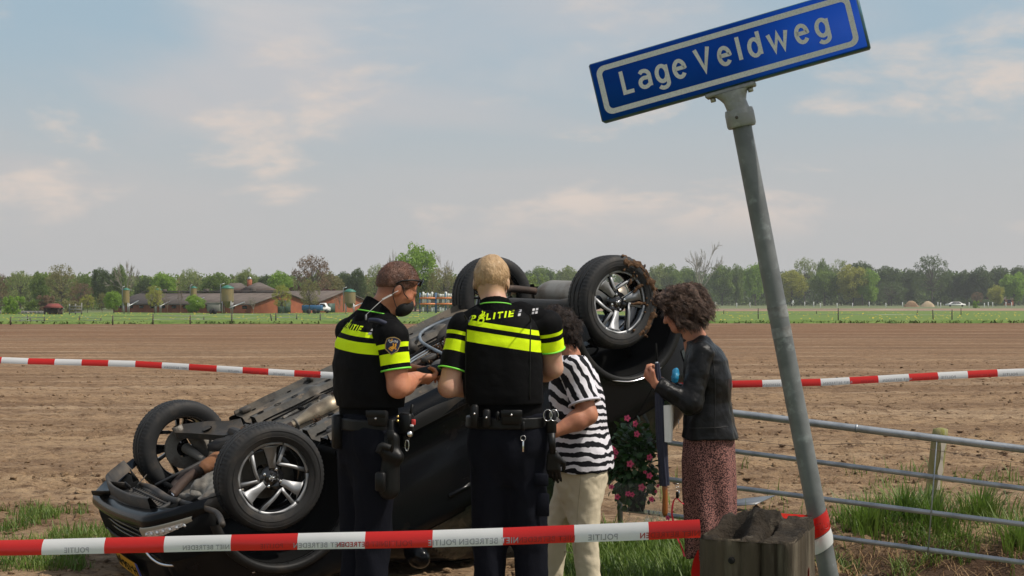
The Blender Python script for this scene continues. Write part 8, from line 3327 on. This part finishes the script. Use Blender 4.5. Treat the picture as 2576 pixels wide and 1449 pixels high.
def woman_leather():
  Y = 7.65
  W = lambda u, v, dy=0.0: P(u, v, Y + dy)
  f, r, u = frame((-.97, .25, 0))
  base = W(1782, 1000)
  base[2] = 0
  t = thing('person', 'woman with tousled brown hair in black leather jacket and long spotted skirt, looking down', 'person', base)
  hf, hr, hu = frame((-.90, .26, -.30))
  C = W(1712, 771, 0)
  neck = W(1750, 856, .01)
  sL, sR = W(1765, 890, -.16), W(1775, 886, .18)
  eL, wL = W(1738, 1016, -.23), W(1650, 966, -.21)
  eR, wR = W(1742, 1010, .22), W(1690, 975, .02)
  hipL, hipR = W(1785, 1130, -.08), W(1785, 1130, .09)
  kL, kR = W(1782, 1310, -.08), W(1780, 1310, .09)
  aL, aR = W(1792, 1480, -.09), W(1775, 1480, .09)
  s = Sdf(.006)
  head(s, C, hf, hr, hu, neck, .95, .053)
  s.loft([(W(1784, 1130), .15, .10), (W(1780, 1020), .12, .085), (W(1775, 950), .13, .09), (W(1770, 895), .12, .07), (W(1760, 868), .07, .05)], r, f, .03)
  arm(s, sL, eL, wL, (.05, .042, .036, .026))
  arm(s, sR, eR, wR, (.05, .042, .036, .026))
  hand(s, wL, (-.55, .35, .60), (.80, .25, .35), (.3, -.3, .9), (.85, .9, .95, 1.0), .93, .55)
  hand(s, wR, (-.8, -.2, .1), (0, -.6, .8), (0, .2, 1), (.6, .7, .7, .7), .93)
  for h_, k_, a_ in ((hipL, kL, aL), (hipR, kR, aR)):
    s.cone(h_, k_, .07, .05, .03).cone(k_, a_, .05, .036, .03)
  v, fc = s.mesh()
  mesh_obj('body', v, fc, M_SKIN_BROWN, t, True)
  R = np.stack([hr, hf, hu], 1)
  for sg in (-1, 1):
    mesh_obj('eye', *Sdf(.004).ell(C + R @ np.array([.031 * sg, .078, -.030]), (.012, .012, .009), R).mesh(), M_EYE, t, True)
  M_HAIR = mat('tousled_brown_hair', (.095, .056, .040), .48, spec=.18, var=[((.045, .029, .022), 45, .4, .6), ((.21, .14, .10), 80, .56, .72)], bump=.6, bump_scale=70)
  hair_mop('hair', C, R, [((0, -.02, .018), (.100, .120, .100)), ((0, -.080, -.030), (.085, .060, .080)), ((.03, .06, .055), (.08, .06, .05)), ((-.03, .06, .055), (.08, .06, .05)), ((.072, .005, -.045), (.035, .050, .060)), ((-.072, .005, -.045), (.035, .050, .060))], .016, M_HAIR, t, 6400, .048, 5,
       lambda p: np.minimum((p - C) @ hf * .86 - (p - C) @ hu * .5 - .070, .2), .30, .0022,
       lambda p, q: -.55 * hf - .35 * hu * np.clip(-(p - C) @ hf / .1, -.6, 1)[:, None] + np.array([0, 0, -.30]))
  # jacket
  M_LEATHER = mat('black_leather', (.0065, .0065, .007), .34, bump=.3, bump_scale=20, spec=.2, var=[((.011, .0105, .0105), 12, .5, .7)])
  s = Sdf(.006)
  s.loft([(W(1786, 1100), .196, .152), (W(1784, 1060), .186, .140), (W(1780, 1010), .172, .128), (W(1780, 950), .180, .132), (W(1777, 905), .172, .116), (W(1769, 877), .130, .092), (W(1756, 856), .080, .068)], r, f, .02)
  s.cone(W(1768, 872, -.07), sL, .058, .064, .03).cone(W(1768, 870, .07), sR, .058, .062, .03)
  s.func(lambda p: (W(1784, 1100)[2] - p[..., 2]), W(1786, 1100) - .3, W(1786, 1100) + [.3, .3, .1], 0, 'i')
  jv, jf = s.mesh(folds(.011, .075, (1, 1, .7), 61, 3))
  jk = mesh_obj('leather_jacket', jv, jf, M_LEATHER, t, True)
  for nm, sh, el, wr in (('sleeve', sL, eL, wL), ('sleeve', sR, eR, wR)):
    s = Sdf(.006)
    d = nrm(wr - el)
    s.cone(sh, el, .068, .058, .03).cone(el, wr + d * .01, .058, .043, .03)
    cut = wr - d * .005
    s.func(lambda p, c=cut, d=d: (p - c) @ d, np.minimum(el, wr) - .08, np.maximum(el, wr) + .08, 0, 'i')
    mesh_obj(nm, *s.mesh(folds(.009, .05, (1, 1, 1), 63, 3)), M_LEATHER, jk, True)
  s = Sdf(.005)
  nd = nrm(C - neck)
  s.cone(neck - nd * .03, neck + nd * .012, .074, .066, .01)
  mesh_obj('collar', *s.mesh(), M_LEATHER, jk, True)
  jb = tree_of(jv, jf)
  out = np.array([.12, -.99, .0])
  for pts2 in ([(1757, 862), (1775, 880), (1783, 920), (1780, 980)], [(1800, 870), (1812, 930), (1815, 1010), (1812, 1095)], [(1700, 1086), (1745, 1088), (1800, 1086), (1850, 1084)]):
    pts = []
    for (uu, vv) in pts2:
      pts.append(W(uu, vv, -.4))
    pts = smooth_path(pts, 26)
    q = []
    for p in pts:
      h = jb.ray_cast(Vector(p), Vector((0, 1, 0)), 1.0)
      if h[0] is not None:
        q.append(np.array(h[0]) - [0, .0012, 0])
    if len(q) > 3:
      MB().tube(q, .0022, 6).build('seam', mat('seam_black', (.006, .006, .006), .6), jk)
  for k in range(9):
    pts = smooth_path([W(1742 + k * 3.6, 862 + k * 2.1, -.5), W(1757 + k * 2.6, 866 + k * 3.6, -.5), W(1770 + k * 1.2, 876 + k * 5.5, -.5)], 10)
    q = []
    for p in pts:
      h = jb.ray_cast(Vector(p), Vector((0, 1, 0)), 1.0)
      if h[0] is not None:
        q.append(np.array(h[0]) + [0, .0008, 0])
    if len(q) > 3:
      MB().tube(q, .0028, 5).build('quilted_rib', M_LEATHER, jk)
  z0 = W(1708, 1090, -.16)
  MB().box(z0 + [0, .01, .05], (.003, .003, .05)).build('zip_pull', M_STUD, jk, smooth=False)
  # skirt
  s = Sdf(.006)
  s.loft([(W(1785, 1396), .168, .128), (W(1785, 1330), .172, .134), (W(1785, 1250), .176, .140), (W(1784, 1160), .178, .142), (W(1784, 1110), .172, .136), (W(1784, 1085), .165, .13)], r, f, .02, 2.2)

  def sk(p):
    a = np.arctan2((p - base) @ f, (p - base) @ r)
    low = np.clip((1.0 - p[:, 2]) / .5, 0, 1)
    return .010 * low * np.sin(a * 7 + p[:, 2] * 4) + .007 * fbm(p * [1, 1, .45], .09, 2, 67)
  mesh_obj('skirt', *s.mesh(sk), leopard_material(), t, True)
  boots(t, (aL, aR), f, M_SHOE, .13)
  # ---- what she carries: things of their own
  top, fer, bot, end = W(1650, 864, -.22), W(1653, 913, -.22), W(1672, 1221, -.19), W(1673, 1297, -.185)
  d = nrm(end - top)
  um = thing('umbrella', 'folded navy umbrella held upside down with a wooden handle', 'umbrella', (top + end) / 2)
  M_NAVY = mat('navy_umbrella_cloth', (.007, .010, .032), .6, bump=.3, bump_scale=30, sheen=.1)
  MB().tube([top, top + d * .05, top + d * .085, fer], [.0055, .0065, .0065, .0045], 10).build('tip', M_INK, um)
  MB().lathe([(.006, 0), (.0085, .004), (.0085, .012), (.006, .014)], fer - d * .006, d, 14).build('ferrule', M_CHROME, um)
  L_ = np.linalg.norm(bot - fer)
  ring = []
  for q in np.linspace(0, 1, 26):
    c = fer + (bot - fer) * q
    rr_ = .011 + .015 * math.sin(min(1, q * 1.3) * math.pi * .62)
    a = nrm(np.cross(d, [0, 1, 0]))
    b = np.cross(d, a)
    ring.append([c + (a * math.cos(w) + b * math.sin(w)) * rr_ * (1 + .16 * math.sin(w * 8 + q * 3)) for w in np.linspace(0, 6.283, 33)[:-1]])
  MB().grid(np.array(ring), wrap=True).build('folded_canopy', M_NAVY, um)
  MB().tube([bot - d * .01, bot + d * .015, bot + d * .05, end - d * .015, end], [.012, .0145, .0140, .0155, .011], 14).build('handle', mat('varnished_wood', (.30, .095, .022), .3, var=[((.20, .06, .015), 20, .45, .6)], stretch=(1, 1, .2), coat=.4), um)
  c = W(1698, 947, -.20)
  s = Sdf(.005).ell(c, (.020, .022, .040), k=.02).ell(c + [.008, 0, .028], (.008, .01, .016), k=.015)
  o = mesh_obj('plastic_bag', *s.mesh(folds(.008, .02, seed=71)), mat('blue_plastic', (.015, .26, .50), .25, var=[((.20, .50, .66), 40, .52, .66)], bump=.5, bump_scale=60), None, True, loc=c)
  props(o, 'crumpled bright blue plastic packet clutched against the leather jacket', 'bag')
  # paper wrapper under the arm
  pts = []
  for q in np.linspace(0, 1, 9):
    a_, b_ = W(1669 + 3 * q, 1020 + 92 * q, -.23), W(1696 - 5 * q, 1018 + 94 * q, -.22)
    pts.append([a_, (a_ + b_) / 2 + np.array([0, -.018, 0]), b_, (a_ + b_) / 2 + np.array([0, .016, 0]), a_ + np.array([.001, .002, 0])])
  o = MB().grid(np.array(pts)).build('paper_wrapper', mat('white_paper', (.76, .76, .74), .8, bump=.5, bump_scale=30), None, loc=pts[0][0])
  props(o, 'white paper wrapper sticking out under the arm beside the umbrella', 'wrapper')
  k0 = W(1703, 1235, -.15)
  kt = thing('keys', 'bunch of keys with a black fob hanging by the spotted skirt', 'keys', k0)
  for j, (dx, dz) in enumerate(((0, .03), (.004, .012))):
    MB().tube([k0 + np.array([dx + .009 * math.cos(q), 0, dz + .010 * math.sin(q)]) for q in np.linspace(0, 6.283, 17)[:-1]], .0013, 5, closed=True).build('key_ring', M_STUD, kt)
  MB().box(k0 + [.002, 0, -.022], (.016, .010, .036), bev=.004).build('fob', M_INK, kt, smooth=False)
  MB().box(k0 + [.012, .004, -.015], (.006, .002, .03), bev=.0005).build('key', M_STUD, kt, smooth=False)


woman_leather()


# ================================================================== POTTED FLOWERS AND OTHER SMALL THINGS
def plant():
  Y = 7.75
  c = P(1592, 1165, Y)
  t = thing('flowering_plant', 'bushy flowering plant with pink blooms, wrapped in clear foil, hanging between the women', 'plant', c)
  M_LEAFDARK = mat('plant_leaf', (.035, .085, .022), .45, var=[((.02, .05, .015), 12, .45, .6), ((.07, .13, .035), 25, .6, .72)], spec=.4, translucent=((.06, .14, .03), .2))
  M_PETAL = mat('pink_petal', (.72, .09, .20), .55, var=[((.62, .03, .12), 60, .5, .65)], translucent=((.8, .15, .28), .25))
  M_THROAT = mat('flower_throat', (.35, .01, .06), .6)
  # leaf: a folded oval blade
  lv, lf = [], []
  prof = [(0, .0), (.25, .38), (.55, .5), (.8, .36), (1.0, 0)]
  for i, (x, w) in enumerate(prof):
    lv += [(x, -w * .8, .10 * w - .25 * x * x), (x, 0, -.06 * w - .25 * x * x), (x, w * .8, .10 * w - .25 * x * x)]
  for i in range(4):
    for j in range(2):
      lf.append((3 * i + j, 3 * i + j + 1, 3 * i + 3 + j + 1, 3 * i + 3 + j))
  lm = bpy.data.meshes.new('leaf')
  fill_mesh(lm, np.array(lv), lf)
  lm.materials.append(M_LEAFDARK)
  r = np.random.default_rng(77)

  def spot():
    while True:
      d = r.standard_normal(3)
      d /= np.linalg.norm(d)
      p = d * np.array([.14, .12, .245]) * r.uniform(.72, 1.05)
      p[2] -= .012
      return p, d

  def place(me, name, p, d, s):
    o = bpy.data.objects.new(name, me)
    COL.objects.link(o)
    o.parent = t
    o.location = tuple(p)
    z = Vector(d) + Vector(r.normal(0, .5, 3)) + Vector((0, 0, -.25))
    o.rotation_euler = z.to_track_quat('X', 'Z').to_euler()
    o.rotation_euler.rotate_axis('X', r.uniform(-.8, .8))
    o.scale = (s, s, s)
    return o
  for i in range(290):
    p, d = spot()
    place(lm, 'leaf', p, d, r.uniform(.026, .048))
  V, F = [], []
  n = 0
  for i in range(900):                                        # inner leaves, too many to pick apart
    p, d = spot()
    p = p * r.uniform(.45, .97)
    M = (Vector(d) + Vector(r.normal(0, .8, 3))).to_track_quat('X', 'Z').to_matrix()
    q = np.array(lv) * r.uniform(.02, .04) @ np.array(M).T + p + c
    V.append(q)
    F += [tuple(k + n for k in f) for f in lf]
    n += len(lv)
  o = mesh_obj('foliage', np.concatenate(V), F, M_LEAFDARK, t, True)
  o['kind'] = 'stuff'
  # trumpet bloom
  bm = MB()
  rows = []
  for (rr_, z, wv) in ((.12, -.9, 0), (.18, -.4, 0), (.32, -.05, .05), (.72, .12, .12), (1.0, .08, .2)):
    rows.append([(rr_ * (1 + wv * math.cos(5 * q)) * math.cos(q), rr_ * (1 + wv * math.cos(5 * q)) * math.sin(q), z + .06 * wv * 5 * math.cos(10 * q)) for q in np.linspace(0, 6.283, 31)[:-1]])
  bm.grid(np.array(rows), wrap=True)
  bm.lathe([(0, .02), (.2, -.02), (.3, -.04)], (0, 0, 0), (0, 0, 1), 12, mi=1)
  fm = bpy.data.meshes.new('flower')
  fill_mesh(fm, np.concatenate(bm.v), bm.f)
  fm.materials.append(M_PETAL)
  fm.materials.append(M_THROAT)
  fm.polygons.foreach_set('material_index', np.array(bm.m, np.int32))
  fm.polygons.foreach_set('use_smooth', np.ones(len(fm.polygons), bool))
  for (uu, vv, s) in ((1578, 1052, 15), (1598, 1066, 16), (1602, 1092, 15), (1541, 1128, 15), (1550, 1138, 13), (1545, 1150, 10), (1634, 1150, 15), (1585, 1167, 17), (1622, 1187, 10), (1634, 1197, 15), (1614, 1226, 17), (1538, 1225, 13), (1553, 1250, 14), (1580, 1242, 14), (1590, 1244, 12), (1639, 1256, 14), (1656, 1146, 9), (1655, 1222, 10), (1650, 1236, 9), (1680, 1303, 12)):
    p = P(uu, vv, Y - .125) - c
    o = bpy.data.objects.new('flower', fm)
    COL.objects.link(o)
    o.parent = t
    o.location = tuple(p)
    d = Vector((p[0] * 3 + r.normal(0, .35), -1, r.normal(0.1, .4)))
    o.rotation_euler = d.to_track_quat('Z', 'Y').to_euler()
    k = s * Y / FPX * .50
    o.scale = (k, k, k)
  MB().lathe([(0, -.24), (.042, -.24), (.055, -.15), (.058, -.15), (.045, -.245)], c + [.02, 0, -.02], (0, 0, 1), 20).build('pot', M_INK, t)
  # clear foil, crumpled, open at the top and gathered below the pot
  M_FOILC = mat('clear_foil', (.9, .9, .9), .06, spec=.5, alpha=.07, bump=.7, bump_scale=35)
  rows = []
  for (rr_, z) in ((.15, -.10), (.14, -.16), (.11, -.24), (.05, -.295), (.075, -.345)):
    th = np.linspace(0, 6.283, 41)[:-1]
    j = fbm(np.stack([np.cos(th), np.sin(th), th * 0 + z * 5], 1), .25, 3, 79)
    rows.append([(c[0] + rr_ * (1 + .2 * a) * math.cos(q) + .03, c[1] + rr_ * .9 * (1 + .2 * a) * math.sin(q), c[2] + z + .03 * a) for q, a in zip(th, j)])
  MB().grid(np.array(rows), wrap=True).build('foil_wrap', M_FOILC, t)
  for k in range(5):
    x = c[0] + .06 + .025 * k
    pts = [(x + .01 * math.sin(q * 5 + k), c[1] - .09, c[2] - .24 - q * .13) for q in np.linspace(0, 1, 8)]
    rows = [[np.array(p) - [.008 + .006 * math.sin(i * 2 + k), 0, 0], np.array(p) + [.008, .012 * math.sin(i * 3), 0]] for i, p in enumerate(pts)]
    MB().grid(np.array(rows)).build('foil_pleat', mat('shiny_foil', (.78, .78, .76), .1, .6, alpha=.55), t)
  M_RIBBON = mat('red_ribbon', (.62, .02, .05), .35, translucent=((.7, .03, .06), .2))
  for pts in (((1702, 1252), (1694, 1262), (1690, 1290), (1693, 1312), (1686, 1330)), ((1702, 1252), (1712, 1262), (1720, 1268)), ((1704, 1352), (1716, 1380), (1722, 1400))):
    q = smooth_path([P(a, b, 7.5) for a, b in pts], 16)
    rows = [[p - [.005, .002 * math.sin(i), 0], p + [.005, .004 * math.sin(i * .7), 0]] for i, p in enumerate(q)]
    MB().grid(np.array(rows)).build('ribbon', M_RIBBON, t)
  # cord by which it hangs from the woman's hand
  MB().tube(smooth_path([c + [-.02, 0, .22], P(1605, 1040, Y - .1), P(1628, 1000, 7.5), P(1648, 962, 7.42)], 20), .0022, 5).build('hanging_cord', M_INK, t)


plant()


# ================================================================== AIR
def haze():
  x0, x1, y0, y1, z0, z1 = -700.0, 700.0, -60.0, 760.0, -1.3, 34.0
  m = bpy.data.materials.new('hazy_air')
  m.use_nodes = True
  N, L = m.node_tree.nodes, m.node_tree.links
  N.remove(N['Principled BSDF'])
  v = N.new('ShaderNodeVolumePrincipled')
  v.inputs['Color'].default_value = (.86, .88, .9, 1)
  v.inputs['Density'].default_value = 0.00030
  v.inputs['Anisotropy'].default_value = 0.2
  L.new(v.outputs[0], N['Material Output'].inputs['Volume'])
  o = MB().box(((x0 + x1) / 2, (y0 + y1) / 2, (z0 + z1) / 2), (x1 - x0, y1 - y0, z1 - z0)).build('haze', m, None, smooth=False)
  props(o, 'thin spring haze over the fields', kind='stuff')


haze()
